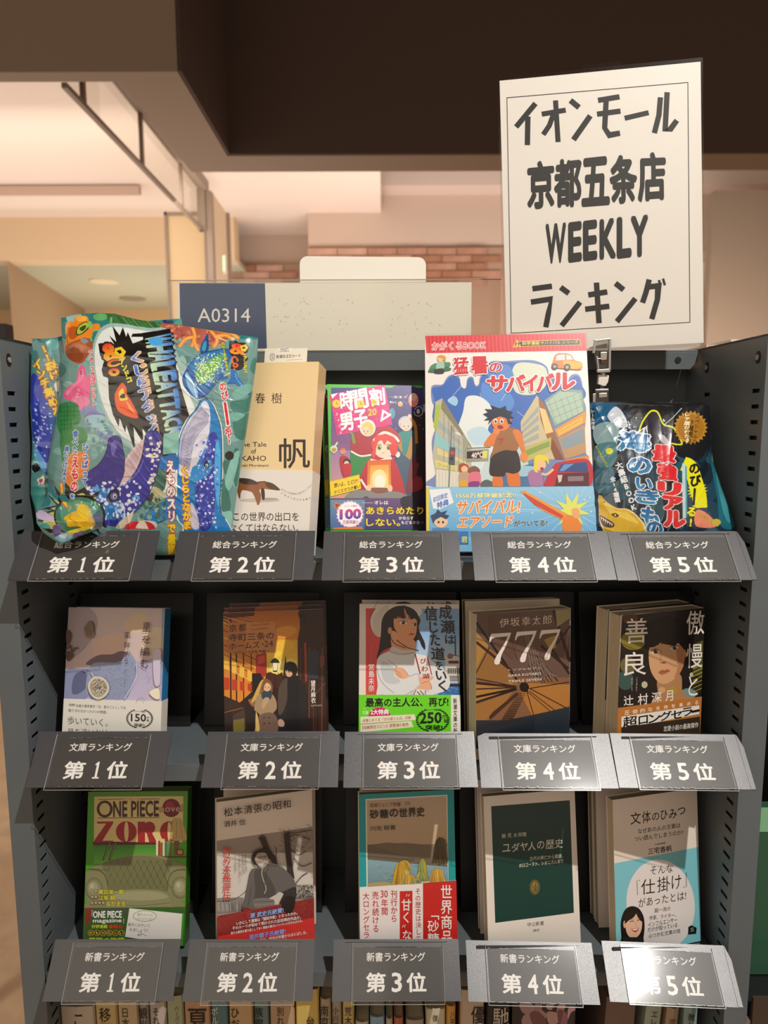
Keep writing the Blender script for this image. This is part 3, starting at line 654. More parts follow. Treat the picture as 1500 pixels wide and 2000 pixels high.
def art14():
    a=Art(800,640,3.9211); a.r(90,20,1500,2100,'f4f0ea')
    a.P([118,60,1352,38,1362,176,128,196],'d9232b')
    for i in range(42): x=124+i*29.5; y=62-i*.52; a.P([x,y,x+14,y-.2,x+22,y+134,x+8,y+134],'e2434a')
    a.t('かがくるBOOK',172,112,582,100,62,'e0343c',.0,ob=.07,oc='ffffff'); a.t('かがくるBOOK',172,112,582,100,62,'d9232b',.012)
    a.P([826,104,1304,88,1312,136,836,148],'e8b93a'); a.P([830,109,1300,93,1307,131,838,143],'3a2f22'); a.P([822,86,858,150,786,154],'f0a028'); a.P([822,98,846,144,798,147],'ffc84a'); a.t('?!',808,116,838,116,26,'3a1a08',.03)
    a.t('科学漫画',862,108,992,104,28,'e8d24a',.025); a.t('サバイバル シリーズ',1002,106,1290,96,25,'e8d24a',.012)
    # dripping-frame picture
    sh=[165,470,185,440,250,436,275,400,300,370,340,360,380,380,392,440,410,470,432,455,440,400,462,376,488,385,498,430,515,446,532,425,540,380,575,330,600,280,640,256,720,258,900,248,990,262,1050,300,1068,352,1090,370,1120,420,1190,460,1230,370,1290,360,1320,420,1330,540,1350,620,1345,750,1330,860,1350,960,1372,1010,1372,1222,200,1222,200,1120,178,980,172,860,205,740,195,620,170,560]
    a.b(sh,'7a8fc0'); 
    sk=Art(800,640,3.9211)
    a.b([172,470,250,445,300,385,340,370,380,395,395,450,432,465,450,395,480,395,505,452,535,440,548,385,600,300,640,268,980,275,1040,310,1055,380,1110,430,1190,470,1240,385,1290,375,1312,430,1322,560,900,760,560,900,205,760,190,560],'3a6ec2')
    a.b([820,275,980,280,1045,320,1050,430,960,510,820,500,780,380],'dfe6cf'); a.b([620,290,760,290,800,420,720,470,640,430,585,340],'5d8fd6'); a.b([560,420,700,440,800,560,760,640,640,620,560,560],'5a92dc')
    a.b([290,560,340,525,370,560,350,600],'a8d4f0')
    a.b([410,640,430,540,490,520,560,540,620,600,640,700,600,780,640,900,620,1000,440,1000,400,860,360,800,380,730],'eef4f0'); a.b([350,1000,400,880,480,860,640,980,660,1222,350,1222],'dff0ee'); a.b([440,800,560,760,640,860,500,900],'c8e4ee')
    a.b([600,1000,850,900,900,1222,560,1222],'cfe2e0')
    for (x0,y0,x1,y1) in ((300,560,420,420),(700,560,760,470),(640,640,700,720),(820,640,900,700),(540,500,560,620)): a.l([x0,y0,x1,y1],2.5,'e8f2fa')
    # left building
    a.P([195,570,252,540,470,920,480,1222,200,1222,200,1120,176,980,205,740],'c6c0a8'); a.P([252,540,470,905,478,930,240,620],'8f8870')
    for i in range(4): a.P([212,700+i*110,390+20*i,870+i*78,396+20*i,905+i*70,214,760+i*105],['a9b6b8','9fc0c4','e4d89a','b8b8a8'][i])
    for i in range(5): a.l([262+i*38,620+i*62,262+i*38,1210],3,'7a745f')
    a.P([196,600,240,590,208,790,184,760],'b8c83a'); a.P([196,800,300,880,300,950,190,900],'9ad0d0'); a.P([195,1010,365,1060,365,1100,200,1070],'e8dc8a'); a.t('コンビニ',210,1030,350,1070,26,'8a9a5a',.01)
    a.P([205,1085,378,1108,375,1222,205,1222],'e6e2d2')
    for i in range(6): a.l([225+i*26,1095+i*3,225+i*26,1222],2,'b8b4a4')
    a.P([405,810,450,870,450,1010,410,1000],'a8a890'); 
    # right buildings
    a.P([972,520,1040,600,1180,1010,860,1010,850,720],'d8c69a'); a.P([985,530,1040,600,1180,1005,1110,1010,1000,700],'a86a42')
    for i in range(6): a.P([862,745+i*44,985-(0),600+i*70,990,640+i*70,864,770+i*42],'a7b2b0')
    a.P([992,612,1040,630,1100,800,1040,815],'f0d28a'); a.P([1030,560,1160,470,1322,480,1340,640,1110,760],'8fae9e'); a.P([1040,580,1150,490,1310,500,1330,640,1120,740],'b4cdb8')
    for i in range(6): a.l([1060+i*48,560-i*10,1125+i*42,738-i*18],2.5,'7a8a7a')
    for i in range(3): a.l([1050+i*20,600+i*48,1320,490+i*55],2.5,'7a8a7a')
    a.P([1110,780,1345,640,1345,730,1135,845],'e8a23a'); a.P([1130,790,1320,682,1325,728,1145,825],'f4c050'); a.l([1150,800,1310,710],3,'c07a20')
    a.P([1135,850,1340,745,1350,960,1190,1010],'c69a6a'); a.P([1150,860,1332,770,1338,880,1180,935],'8fa0a8'); a.P([1195,1012,1372,980,1372,1020,1200,1030],'e8962e'); 
    a.P([862,930,1085,840,1090,940,870,1040],'c8c070'); a.P([890,940,1070,868,1072,910,895,985],'8fa84a'); a.P([1085,840,1180,1010,1120,1010,1080,930],'8a4a2a')
    # street furniture
    a.l([300,1222,322,750],12,'8a8f90'); a.l([322,770,350,805,395,825],6,'8a8f90',True); a.b([345,800,380,805,395,830,360,820],'e8e8e0')
    a.P([308,915,350,920,345,1055,298,1050],'5a5f66'); a.e(328,960,15,15,'e8424a'); a.e(322,1005,11,13,'33363c')
    a.P([432,940,606,930,602,1022,430,1030],'a8a090'); a.P([438,950,596,942,592,1000,438,1004],'33242a'); a.P([560,945,596,942,592,1000,556,1002],'e6e86a'); a.t('40℃',474,958,562,952,42,'fbeee8',.03); a.l([440,925,620,918],6,'7a7468')
    # people on the street (generic)
    a.b([380,1050,410,1040,450,1060,450,1110,400,1120,378,1090],'b0522a'); a.e(420,1085,26,26,'f6c8a0'); a.b([378,1120,450,1110,460,1180,440,1222,385,1222],'c8a888'); a.b([385,1175,440,1175,440,1222,385,1222],'e8b02a')
    a.b([455,1080,495,1060,535,1085,530,1120,460,1120],'8a5a4a'); a.b([455,1120,535,1110,545,1190,520,1222,455,1222],'e87a90'); a.b([455,1185,530,1180,525,1222,455,1222],'8a3a8a')
    a.b([545,1190,590,1165,640,1190,640,1222,550,1222],'5a6468'); a.b([710,1222,705,1150,760,1110,900,1050,1000,1060,1000,1222],'4a78a8'); a.b([820,1080,880,1060,960,1070,960,1120,850,1140],'a8cfe0')
    a.b([1050,1222,1050,1150,1100,1060,1160,1030,1372,1015,1372,1222],'c81e2e'); a.P([1160,1045,1355,1030,1368,1110,1130,1105],'2a4a86'); a.P([1180,1050,1260,1042,1180,1100,1145,1100],'6a9ad8'); a.P([1130,1118,1372,1110,1372,1215,1110,1215],'5a1420'); a.P([1130,1130,1170,1128,1160,1180,1140,1190],'d8d0c0'); a.P([1210,1140,1330,1138,1330,1175,1212,1178],'8a7a80')
    a.b([905,1120,960,1085,1010,1110,1020,1180,1010,1222,930,1222],'b07aa8'); a.e(1000,1050,44,46,'f8c89a'); a.b([950,1060,960,990,1010,975,1060,1000,1062,1050,1040,1020,1010,1030,985,1010,975,1080,985,1110,955,1100],'f2dc3a'); a.e(1012,1082,14,12,'b02a2a'); a.l([1010,1120,1050,1125,1100,1085],18,'f8c89a',True)
    # central child in brown shirt, generic
    a.b([642,1140,700,1130,712,1222,640,1222],'e87a2a'); a.b([745,1090,825,1085,845,1222,765,1222],'e87a2a')
    a.b([635,950,730,935,820,945,850,1080,800,1120,740,1112,720,1140,620,1130,615,1040],'332824')
    a.b([655,840,690,790,760,765,850,790,862,820,840,850,822,940,730,940,650,970,622,1000,640,920],'a87040'); a.b([790,790,850,800,890,960,898,1000,850,1010,862,960,810,850],'e6853a'); a.b([850,970,890,960,905,1000,880,1030,850,1010],'f0924a')
    a.b([640,800,690,795,660,850,645,900,600,912,570,905,580,870],'e6853a'); a.b([650,770,690,780,680,815,640,805],'f0924a'); a.t('7',684,858,720,852,40,'c0302a',.02); a.l([670,858,720,846],5,'c0302a')
    a.e(700,710,78,82,'f08a44'); a.e(748,712,16,22,'e07a38')
    a.P([562,664,600,650,575,625,640,628,618,596,690,620,735,600,740,632,790,650,770,675,798,690,765,705,785,735,755,745,742,700,700,680,640,700,600,745,610,710,568,712,600,690],'16283e')
    for x in (657,704): a.e(x,718,14,19,'ffffff'); a.e(x+1,720,9,12,'4a2a18'); a.e(x+6,712,4,4,'ffffff',n=8)
    a.l([638,690,668,684],5,'20242c'); a.l([694,680,724,688],5,'20242c'); a.b([672,755,692,748,716,760,708,778,680,774],'a0302a')
    # bench woman and car vignettes
    a.b([158,300,190,278,240,272,305,268,305,300,240,312,160,325],'4f8f6a'); a.b([158,322,300,308,304,330,160,345],'3f7a58'); a.b([205,285,240,255,262,270,262,315,210,325],'a8d0b8'); a.e(235,240,24,24,'f6c8a0'); a.b([210,230,235,212,275,225,272,265,250,240],'d8a83a'); a.b([190,325,255,315,260,350,195,352],'3a3434')
    a.b([1088,285,1100,250,1120,205,1190,198,1240,215,1260,250,1315,270,1320,310,1290,325,1130,312,1095,305],'e8842e'); a.P([1125,215,1185,205,1190,250,1115,255],'cfe0ea'); a.P([1195,208,1235,218,1250,248,1200,250],'cfe0ea'); a.b([1180,255,1310,270,1318,300,1260,318,1190,300],'f2b83a'); a.e(1110,300,24,24,'4a4440'); a.e(1205,305,26,26,'4a4440'); a.e(1110,300,11,11,'b8b0a8'); a.e(1205,305,12,12,'b8b0a8')
    # title
    for st,q in (('猛',((338,235),(450,228),(446,355),(340,362))),('暑',((470,228),(596,225),(600,350),(474,360))),('の',((612,275),(704,272),(706,340),(612,345)))):
        a.tq(st,*q,'d8242e',.035,ob=.085,oc='ffffff')
    ch='サバイバル'; X=[(596,745,378,492),(742,880,370,490),(870,975,372,490),(975,1100,362,490),(1090,1260,355,478)]
    for g_,(x0,x1,y0,y1) in zip(ch,X): a.tq(g_,(x0,y0),(x1,y0-4),(x1,y1-6),(x0,y1),'d8242e',.05,ob=.1,oc='ffffff')
    # band
    b=Art(800,640,3.9211); b.r(90,1222,1500,2200,'7cc4ea'); b.g([130,1222,1420,1218,1425,1600,130,1600],'9ad2ee','5fb0e2')
    for i in range(26):
        t=-1.2+i*.1; b.l([1240+90*math.cos(t*2.6),1400+90*math.sin(t*2.6),1240+700*math.cos(t*2.6),1400+700*math.sin(t*2.6)],2+3*random.random(),'b8e2f6')
    b.P([120,1225,148,1228,150,1700,124,1700],'f0d23a')
    b.P([150,1240,305,1232,338,1340,232,1392,180,1385],'f4f8fc'); b.t('初回限定',180,1300,290,1262,40,'1f6ac0',.02); b.t('特典',210,1340,298,1310,48,'1f6ac0',.03)
    b.t('1550万部突破記念!!',358,1268,812,1262,38,'fff8b0',.03,ob=.06,oc='3a8aa8')
    b.tq('サバイバル!',(372,1326),(850,1318),(838,1418),(352,1424),'f07a1a',.035,ob=.08,oc='ffffff',c2='f6a42a'); b.tq('エアソード',(382,1452),(795,1444),(780,1524),(366,1534),'f07a1a',.035,ob=.08,oc='ffffff',c2='f6a42a')
    b.t('がついてる!',800,1478,1052,1472,44,'1a1a1a',.025,ob=.05,oc='ffffff')
    b.star(1240,1400,60,150,9,'e8ec6a',.2)
    b.P([845,1252,880,1248,1230,1440,1200,1490,1000,1390,900,1300],'f2a23a'); b.P([870,1262,1180,1440,1165,1465,960,1360,880,1285],'d8442a'); b.b([1180,1450,1250,1440,1300,1480,1310,1560,1180,1560],'f08a2a'); b.b([1240,1395,1290,1385,1305,1450,1260,1455],'f2b070')
    for x,y in ((1000,1265),(940,1420),(1390,1410),(1340,1320),(1380,1300)): b.star(x,y,3,12,4,'ffffff')
    b.e(240,1485,52,48,'f8cfa4'); b.P([160,1440,200,1420,215,1390,240,1415,290,1400,270,1430,305,1440,280,1470,240,1450,200,1470,180,1500],'16406a')
    for x in (222,256): b.e(x,1490,8,10,'1a2a3a')
    b.P([175,1535,300,1535,310,1600,160,1600],'3a8ac8')
    b.r(378,1560,450,1660,'1a78c8'); b.t('君',396,1600,442,1600,46,'e8e84a',.02)
    return a,b
def art21():
    a=Art(110,1160,5.172); a.r(40,100,1160,1400,'c9bfd8')
    a.g([118,130,1140,150,1090,760,95,770],'d2c0bc','d9c3c0',12)
    a.b([125,140,330,140,420,260,380,420,240,600,110,620],'b3a3a8'); a.b([680,310,740,230,860,200,920,260,900,350,780,400,700,370],'e0c6a4'); a.b([360,500,480,420,640,390,700,450,660,600,420,640],'e6c4b4'); a.b([900,360,1060,340,1120,420,1100,600,950,640,860,520],'e4d0b8')
    a.b([300,700,420,620,560,610,640,580,720,600,640,700,370,720],'7a6470')
    a.g([95,770,1110,640,1045,1090,80,1060],'bcb6d8','cfc6e2',10)
    a.b([95,775,260,760,380,770,380,900,300,1060,80,1060],'8f98c0'); a.b([180,830,280,780,330,900,240,1000,160,1000],'5f6890')
    a.b([370,705,620,690,740,600,810,700,820,800,760,960,680,1080,450,1070,330,1050,300,900],'9aa6c8')
    for q in range(500):
        x=random.uniform(380,810); y=random.uniform(690,1060)
        if x<830-(abs(y-780)*.5): a.e(x,y,random.uniform(2,5),random.uniform(2,4),random.choice(['8c98bc','aab6d4','b4c0dc','9098b4']),n=5)
    a.l([815,700,822,800,790,900,700,1060],10,'dcd6ea',True); a.b([950,990,1040,950,1056,1050,1000,1050],'fdf4d6'); a.b([990,600,1060,560,1080,700,1060,900,1000,900],'d9cfe6')
    pass
    a.e(345,400,50,50,'a08470'); a.e(345,400,38,38,'8c7060'); a.b([290,360,350,270,390,330,360,420],'7c6456'); a.l([110,560,150,520,170,580,200,545,230,550],14,'5a3c30',True); a.b([105,590,150,580,180,620,130,680],'6a4434'); a.b([110,370,150,380,160,440,120,520],'6a4c40')
    # pearl earring
    a.l([265,760,300,770,365,790],5,'4a5080',True); a.e(300,770,14,10,'8088b0'); a.l([365,790,385,830],10,'d8d4cc')
    a.b([330,930,345,880,380,840,410,830,480,840,530,890,545,950,525,1010,480,1050,430,1062,380,1040,345,990],'e4ddc4'); a.b([350,935,370,880,410,850,470,860,515,900,525,955,500,1005,440,1040,380,1015],'b4aa98')
    for q in range(90):
        t=random.uniform(0,6.28); r=random.uniform(0,1)**.5; a.e(440+75*r*math.cos(t),940+85*r*math.sin(t),random.uniform(4,14),random.uniform(3,8),random.choice(['8d8478','d8d0b8','6f685e','f2ecd6','a8a090']),random.uniform(0,180),7)
    a.l([340,930,350,985,390,1035,430,1052],8,'f6f0dc',True)
    a.l([820,1092,835,1055,870,1045,900,1065,905,1095],4,'8f88a0',True)
    for q in range(16): a.e(random.uniform(900,1000),random.uniform(770,960),3,3,'4a4458',n=6)
    for x,y in ((990,425),(1005,448),(935,470)): a.e(x,y,3,3,'2a1a14',n=6)
    for ch,x,y,w,h in (('星',885,285,75,90),('を',878,415,80,80),('編',862,535,90,88),('む',868,655,75,88)): a.t(ch,x,y,x+w,y+3,h,'4a1f16',.0)
    for ch,x,y,w,h in (('凪',700,385,66,60),('良',698,480,62,58),('ゆ',698,570,58,42),('う',702,645,34,60)): a.t(ch,x,y,x+w,y+2,h,'3a2420')
    a.l([712,760,720,800],4,'6a6478'); a.l([725,815,722,840],3,'6a6478'); a.l([705,860,710,905],4,'6a6478')
    a.P([1085,130,1160,130,1110,1400,1048,1400],'2f86c4'); a.P([1092,140,1110,140,1085,640,1068,640],'2f86c4')
    b=Art(110,1160,5.172); b.r(40,1050,1160,1700,'efece2')
    b.r(128,1110,188,1134,'8a8478'); b.t('講談社',132,1114,184,1116,16,'efece2'); b.t('本屋大賞受賞作「汝、星のごとく」では',198,1114,702,1136,30,'46413c',.01); b.t('語りきれなかった3つの物語。',122,1160,512,1180,32,'46413c',.01)
    b.t('歩いていく。',114,1235,520,1262,82,'3c3834',.0); b.t('星を追いかけ',114,1356,520,1366,76,'3c3834',.0)
    laurel(b,842,1258,130,96,'4a4640',9,12); b.t('シリーズ累計',786,1174,904,1178,20,'46413c',.012); b.t('150',756,1210,906,1214,74,'35312e',.02); b.t('万',914,1240,938,1241,20,'35312e',.01); b.t('部',914,1266,938,1267,22,'35312e',.01); b.t('突破!!',788,1306,892,1308,36,'35312e',.012)
    b.tv('講談社文庫の新刊',1072,1160,1062,1390,15,'4a4640')
    return a,b
def art22():
    a=Art(410,1160,5.357); a.r(100,120,1280,1700,'2b1a14')
    a.g([440,180,940,170,940,480,440,470],'b8641a','e08c2c'); a.g([440,470,940,480,930,860,560,840],'eda934','fbe04a')
    for x,y,rx,ry,c in ((740,560,150,70,'f6c23a'),(640,640,110,40,'fbd94a'),(830,740,90,60,'fbe66a'),(780,400,130,60,'e89a34'),(700,760,60,80,'fdf08a')): a.e(x,y,rx,ry,c,-12)
    # left lit house rows
    a.g([130,200,440,190,600,880,130,1300],'c7762a','e8902c'); a.P([130,190,470,185,460,230,130,260],'5a1a10')
    for i in range(12): a.l([140,215+i*9,450,260+i*34],5,['7a2414','4a140c','f0b050'][i%3])
    for i in range(7): a.l([130,300+i*75,560,470+i*85],8,['f6d070','7a2c12'][i%2]); 
    for i,x in enumerate((215,275,350,430,500,555)): a.l([x,260+i*45,x+5,1260],16-i*2,'3c1610')
    for i in range(5): a.P([145+i*82,640+i*50,200+i*80,670+i*48,202+i*80,800+i*40,145+i*82,780+i*42],'f9c44a'); a.P([150+i*82,870+i*22,205+i*78,880+i*20,205+i*78,1000+i*10,150+i*82,1005],'c8401c')
    a.P([480,640,590,610,595,850,530,880,480,820],'b03426'); a.P([500,660,575,640,575,720,500,740],'e0523a')
    a.P([590,830,640,815,700,845,760,820,770,980,560,1000],'4a1e16'); 
    for x,y in ((612,815),(660,800),(712,790),(745,820)): a.P([x-9,y+40,x,y-12,x+9,y+40],'3a1814')
    a.P([765,850,792,640,812,850],'2c1712'); a.P([440,830,530,830,560,900,450,1120,440,1000],'1c1210')
    # right dark house
    a.P([930,170,1250,130,1260,1700,900,1700,920,1000,918,480,952,300],'3a2218'); a.P([920,200,985,160,1010,330,950,300],'2a1a14')
    for i in range(6): a.l([950+i*45,560,945+i*45,1500],9,['6a3526','1f1310','8a4a32'][i%3])
    a.P([985,510,1005,510,1018,900,995,930],'b0402e'); a.P([1020,600,1140,600,1135,880,1025,890],'33404a'); a.P([1150,640,1200,650,1195,740,1150,780],'7a4436'); a.l([1060,1100,1230,900],10,'6a4030')
    # lamp
    a.l([680,850,680,1000],8,'1f1614'); a.e(682,765,64,70,'fbe98a'); a.P([640,720,722,720,708,800,656,800],'fff2c0'); a.P([630,722,650,690,680,668,716,690,732,722],'2a1c16'); a.l([654,722,664,804],4,'2a1c16'); a.l([712,722,702,804],4,'2a1c16'); a.P([655,802,708,802,700,816,664,816],'2a1c16')
    # ground
    a.P([140,1080,380,1190,480,1300,1080,1300,1080,1700,140,1700],'2a1a16'); a.P([140,1060,300,1130,360,1180,260,1260,150,1200],'3a2218'); a.P([240,1270,360,1200,380,1420,240,1420],'4a3a2c'); a.P([245,1320,360,1300,360,1440,245,1440],'7a7030'); a.l([150,1240,350,1190],7,'a8643c')
    # woman, beige coat
    a.b([540,900,600,890,645,930,655,1000,640,1050,560,1060,520,1120,450,1180,400,1110,440,1090,500,1000],'9a6a3a'); a.b([510,950,540,905,560,900,530,980,500,1080,430,1140],'d8b45a')
    a.b([500,1060,560,1040,640,1040,690,1110,697,1200,660,1260,680,1420,470,1700,470,1420,520,1270,465,1210,480,1110],'b39470'); a.b([520,1270,680,1260,720,1500,520,1700,480,1440],'7a5f52'); a.b([480,1240,500,1280,520,1420,480,1420],'e0c070')
    a.b([545,1030,600,1010,650,1020,640,1090,590,1120,545,1090],'3a4650'); face(a,598,975,38,44,'f0c8a0','7a4a2c','5a3420'); a.b([540,980,560,905,620,900,655,950,640,960,600,925,570,960,560,1010],'8a5a34'); a.b([560,1100,600,1080,620,1110,560,1200,540,1180],'c8a884')
    for x,y in ((566,1296),(620,1292),(568,1356),(622,1352)): a.e(x,y,7,8,'2a201c')
    # man, black coat
    a.b([740,940,800,870,880,850,950,900,1010,1000,1030,1180,1000,1700,700,1700,720,1350,700,1200,710,1040],'211c1e'); a.b([740,940,800,880,830,980,780,1200,720,1260,712,1040],'57483c'); a.b([820,880,920,860,930,1000,930,1700,800,1700,810,1100],'17171a')
    a.b([785,740,830,708,890,725,915,780,905,840,870,870,800,850,775,800],'241a1c'); a.b([790,790,830,800,862,830,850,860,815,866,795,840],'e6b490'); a.P([780,770,880,760,870,830,840,800,830,830,812,790,800,815],'2c2022')
    a.b([715,1320,750,1310,778,1345,770,1385,720,1380],'caa088')
    # title
    a.P([185,300,690,290,690,612,190,620],'cf8a4e'); a.P([185,300,380,296,380,616,190,620],'c27c42')
    a.t('京',200,325,280,318,75,'3a120c',.012); a.t('都',300,318,376,312,75,'3a120c',.012)
    a.t('寺町三条の',200,420,668,395,76,'3a120c',.012); a.t('ホームズ',205,512,520,492,72,'3a120c',.01); a.e(551,524,8,8,'3a120c'); a.t('24',568,490,660,486,64,'3a120c')
    a.t('〜アートの迷宮 後編〜',250,598,616,582,28,'3a120c',.01); a.t('Holmes of Kyoto',430,318,622,300,26,'8a3a1c'); a.t('Teramachi Sanjo',430,366,608,344,24,'8a3a1c')
    a.tv('望月麻衣',1078,902,1082,1145,52,'f6efe6',.02); a.t('Mai Mochizuki',1058,1160,1172,1152,18,'d8c8b8')
    return a
def art23():
    a=Art(680,1160,6.25); a.r(100,80,1420,1300,'f0e4da'); a.P([215,175,560,175,560,1240,215,1240],'dc4a48'); a.r(740,180,1420,1300,'8cb8e2')
    a.g([860,400,1420,400,1420,820,860,820],'7fb0e4','b8d2ea')
    # townscape / boat on right
    a.r(1180,760,1420,1080,'d9d4cc'); 
    for i in range(7): a.r(1215+i*22,905,1228+i*22,975,'2a2a30')
    for i in range(4): a.r(1240,1000+i*18,1350,1010+i*18,'3c3c44')
    a.r(1225,815,1350,850,'6a2a30'); a.l([1305,505,1310,750],16,'33363e'); a.l([1250,740,1360,760],8,'33363e'); a.e(1245,760,36,34,'8a6a70'); a.r(1200,1095,1420,1130,'1a2230'); a.r(1100,1130,1420,1300,'2f6fb8')
    for q in range(30): x=random.uniform(1120,1400);y=random.uniform(1135,1230); a.l([x,y,x+random.uniform(20,60),y+2],5,random.choice(['86b6e0','1c3c6a','4a8ad0']))
    # hat
    a.b([270,330,300,240,380,130,480,110,640,100,860,110,895,180,880,260,700,400,420,520,330,500,285,430],'e9e1d4'); a.l([340,130,290,220,268,330,290,440,350,510],5,'6a5a50',True); a.b([300,300,400,180,500,140,460,300,420,500,330,490],'d8cdbf')
    # hair back
    a.b([410,330,460,230,560,160,680,145,800,190,860,270,880,330,860,420,900,520,935,600,938,680,900,640,860,560,800,600,740,640,560,640,420,700,350,790,380,640,400,480],'1d1515')
    # neck + sweater
    a.b([520,500,560,450,700,560,800,560,830,650,800,700,560,700,530,640],'e8a478'); a.b([510,690,540,645,700,700,800,690,840,730,960,760,1040,830,1150,900,1230,1020,1240,1110,1190,1180,1020,1240,1000,1300,400,1300,360,1100,345,880,380,760],'e6e8e8')
    a.b([510,690,545,645,680,690,800,680,810,720,700,745,560,720],'d8d4d0'); a.l([500,700,640,738,800,715],6,'8a4a44',True)
    for p_ in ([480,800,580,880,640,930],[345,900,380,1020,450,1120,560,1210],[400,1230,640,1240,840,1150,880,1090],[740,1010,840,975,870,1020,875,1090]): a.l(p_,5,'6f767c',True)
    a.b([420,820,560,900,560,1000,640,1060,560,1100,440,1060,400,920],'cdd2d6'); a.b([880,1090,1000,1160,900,1220,640,1240,780,1190],'d2d6da')
    # hands/arms
    a.b([560,930,600,900,660,905,730,990,735,1010,690,1035,640,1030,590,1000],'f3b48c'); 
    for p_ in ([572,942,640,960],[580,975,650,990],[610,1010,660,1015],[660,905,715,960,738,1000]): a.l(p_,4,'7a4030',True)
    a.b([870,1020,1020,1005,1040,1030,960,1080,880,1095],'f3b48c'); a.b([840,1150,900,1100,980,1070,1015,1110,1015,1165,900,1160],'f3b48c'); a.l([880,1098,960,1070,1005,1090,1018,1165],4,'7a4030',True)
    # sash
    a.P([810,720,960,760,1030,1000,870,1010],'efe6e0'); a.l([815,725,880,980],16,'8f2432'); a.l([965,765,1020,990],12,'a83040'); a.P([830,1160,940,1175,935,1300,790,1300],'efe6e0'); a.l([830,1165,790,1250],9,'a83040'); a.l([940,1178,945,1250],9,'a83040'); a.t('び',882,790,950,786,62,'8f2432',.02); a.t('わ',893,886,972,880,62,'8f2432',.02); a.t('湖',905,975,988,972,60,'8f2432',.02); a.l([840,1190,880,1230],10,'33262a'); a.l([880,1180,930,1240],10,'33262a')
    # face
    a.b([560,300,620,260,760,260,830,300,838,400,825,500,780,570,740,590,650,550,590,460,560,400],'e6a072'); a.e(510,450,26,44,'dd9468')
    a.b([560,290,575,210,660,150,690,150,700,290,640,290,630,250,615,295,600,260,590,300],'1d1515'); a.b([690,150,800,190,850,280,860,380,830,310,800,300,760,310,740,250,720,310,712,230],'1d1515'); a.P([680,165,700,300,745,292],'e6a072')
    for i in range(6): a.l([580+i*26,210,578+i*24,300],7,'1d1515'); 
    for i in range(5): a.l([735+i*26,230,740+i*27,308],8,'1d1515')
    a.b([622,350,650,325,690,330,718,355,680,372,645,368],'fdf4ea'); a.e(672,350,24,22,'2a1a16'); a.l([620,350,650,325,690,326,722,350],7,'1d1212',True); a.e(664,343,5,5,'ffffff',n=8)
    a.b([790,365,810,358,832,372,826,398,800,392],'fdf4ea'); a.e(815,378,15,20,'2a1a16'); a.l([788,364,812,354,834,366],6,'1d1212',True)
    a.l([640,292,700,288],7,'3a2420'); a.l([786,430,806,436],4,'8a4630'); a.b([740,488,780,480,806,486,795,500,755,500],'b2403a'); a.l([590,560,640,600,740,660,860,690],9,'1d1515',True); a.l([500,480,560,600,700,660],8,'1d1515',True)
    a.l([846,330,860,440,900,540,940,650],9,'1d1515',True)
    # title
    for st,pts in (('成瀬は',((1108,135,150,165),(1125,318,170,160),(1182,500,110,105))),('信じた道をいく',((930,150,150,170),(990,340,100,130),(1000,480,115,145),(1010,650,165,150),(1065,820,80,100),(1070,940,125,105),(1100,1050,90,125)))):
        for ch,(x,y,w,h) in zip(st,pts): a.tq(ch,(x,y),(x+w,y-2+8),(x+w+6,y+h+8),(x+6,y+h),'26242a',.02)
    a.tv('宮島未奈',284,850,282,1195,78,'f6efe8',.012); a.tv('Miyajima Mina',284,640,284,830,14,'f0c8c0')
    b=Art(680,1160,6.25); b.r(100,1235,1256,2200,'6ee01e'); b.r(1256,1235,1420,2200,'f2efe6')
    b.t('最高の主人公、再び!',215,1272,1222,1264,108,'0f1408',.03)
    b.e(382,1500,136,116,'d81f6a'); b.P([240,1500,540,1490,560,1640,240,1640],'6ee01e'); b.t('文庫',172,1424,245,1428,44,'e6f8d0',.02); b.l([180,1390,215,1412],4,'e6f8d0'); b.t('2大特典',275,1412,494,1408,62,'ffffff',.03)
    b.P([150,1500,810,1470,828,1538,150,1585],'f2f0d2'); b.t('成瀬とめぐる「びわ湖さんぽ」収録',175,1528,766,1488,40,'c02a4a',.012); b.P([150,1596,770,1550,800,1625,150,1690],'f2f0d2'); b.t('【短編限定スピン】琵琶湖の桜色',172,1612,738,1570,42,'c02a4a',.014); b.l([160,1588,560,1562],4,'d8405a')
    laurel(b,1032,1540,196,140,'14300c',13,12); b.t('シリーズ累計',962,1404,1112,1402,22,'14300c',.02); b.t('250',876,1450,1138,1444,128,'0f1408',.03); b.t('万',1148,1480,1192,1478,44,'0f1408',.01); b.t('部',1168,1526,1214,1524,44,'0f1408',.01); b.t('突破!',945,1600,1148,1596,62,'0f1408',.02)
    b.tv('新潮文庫の新刊',1305,1270,1310,1780,50,'2a2820',.002)
    return a,b
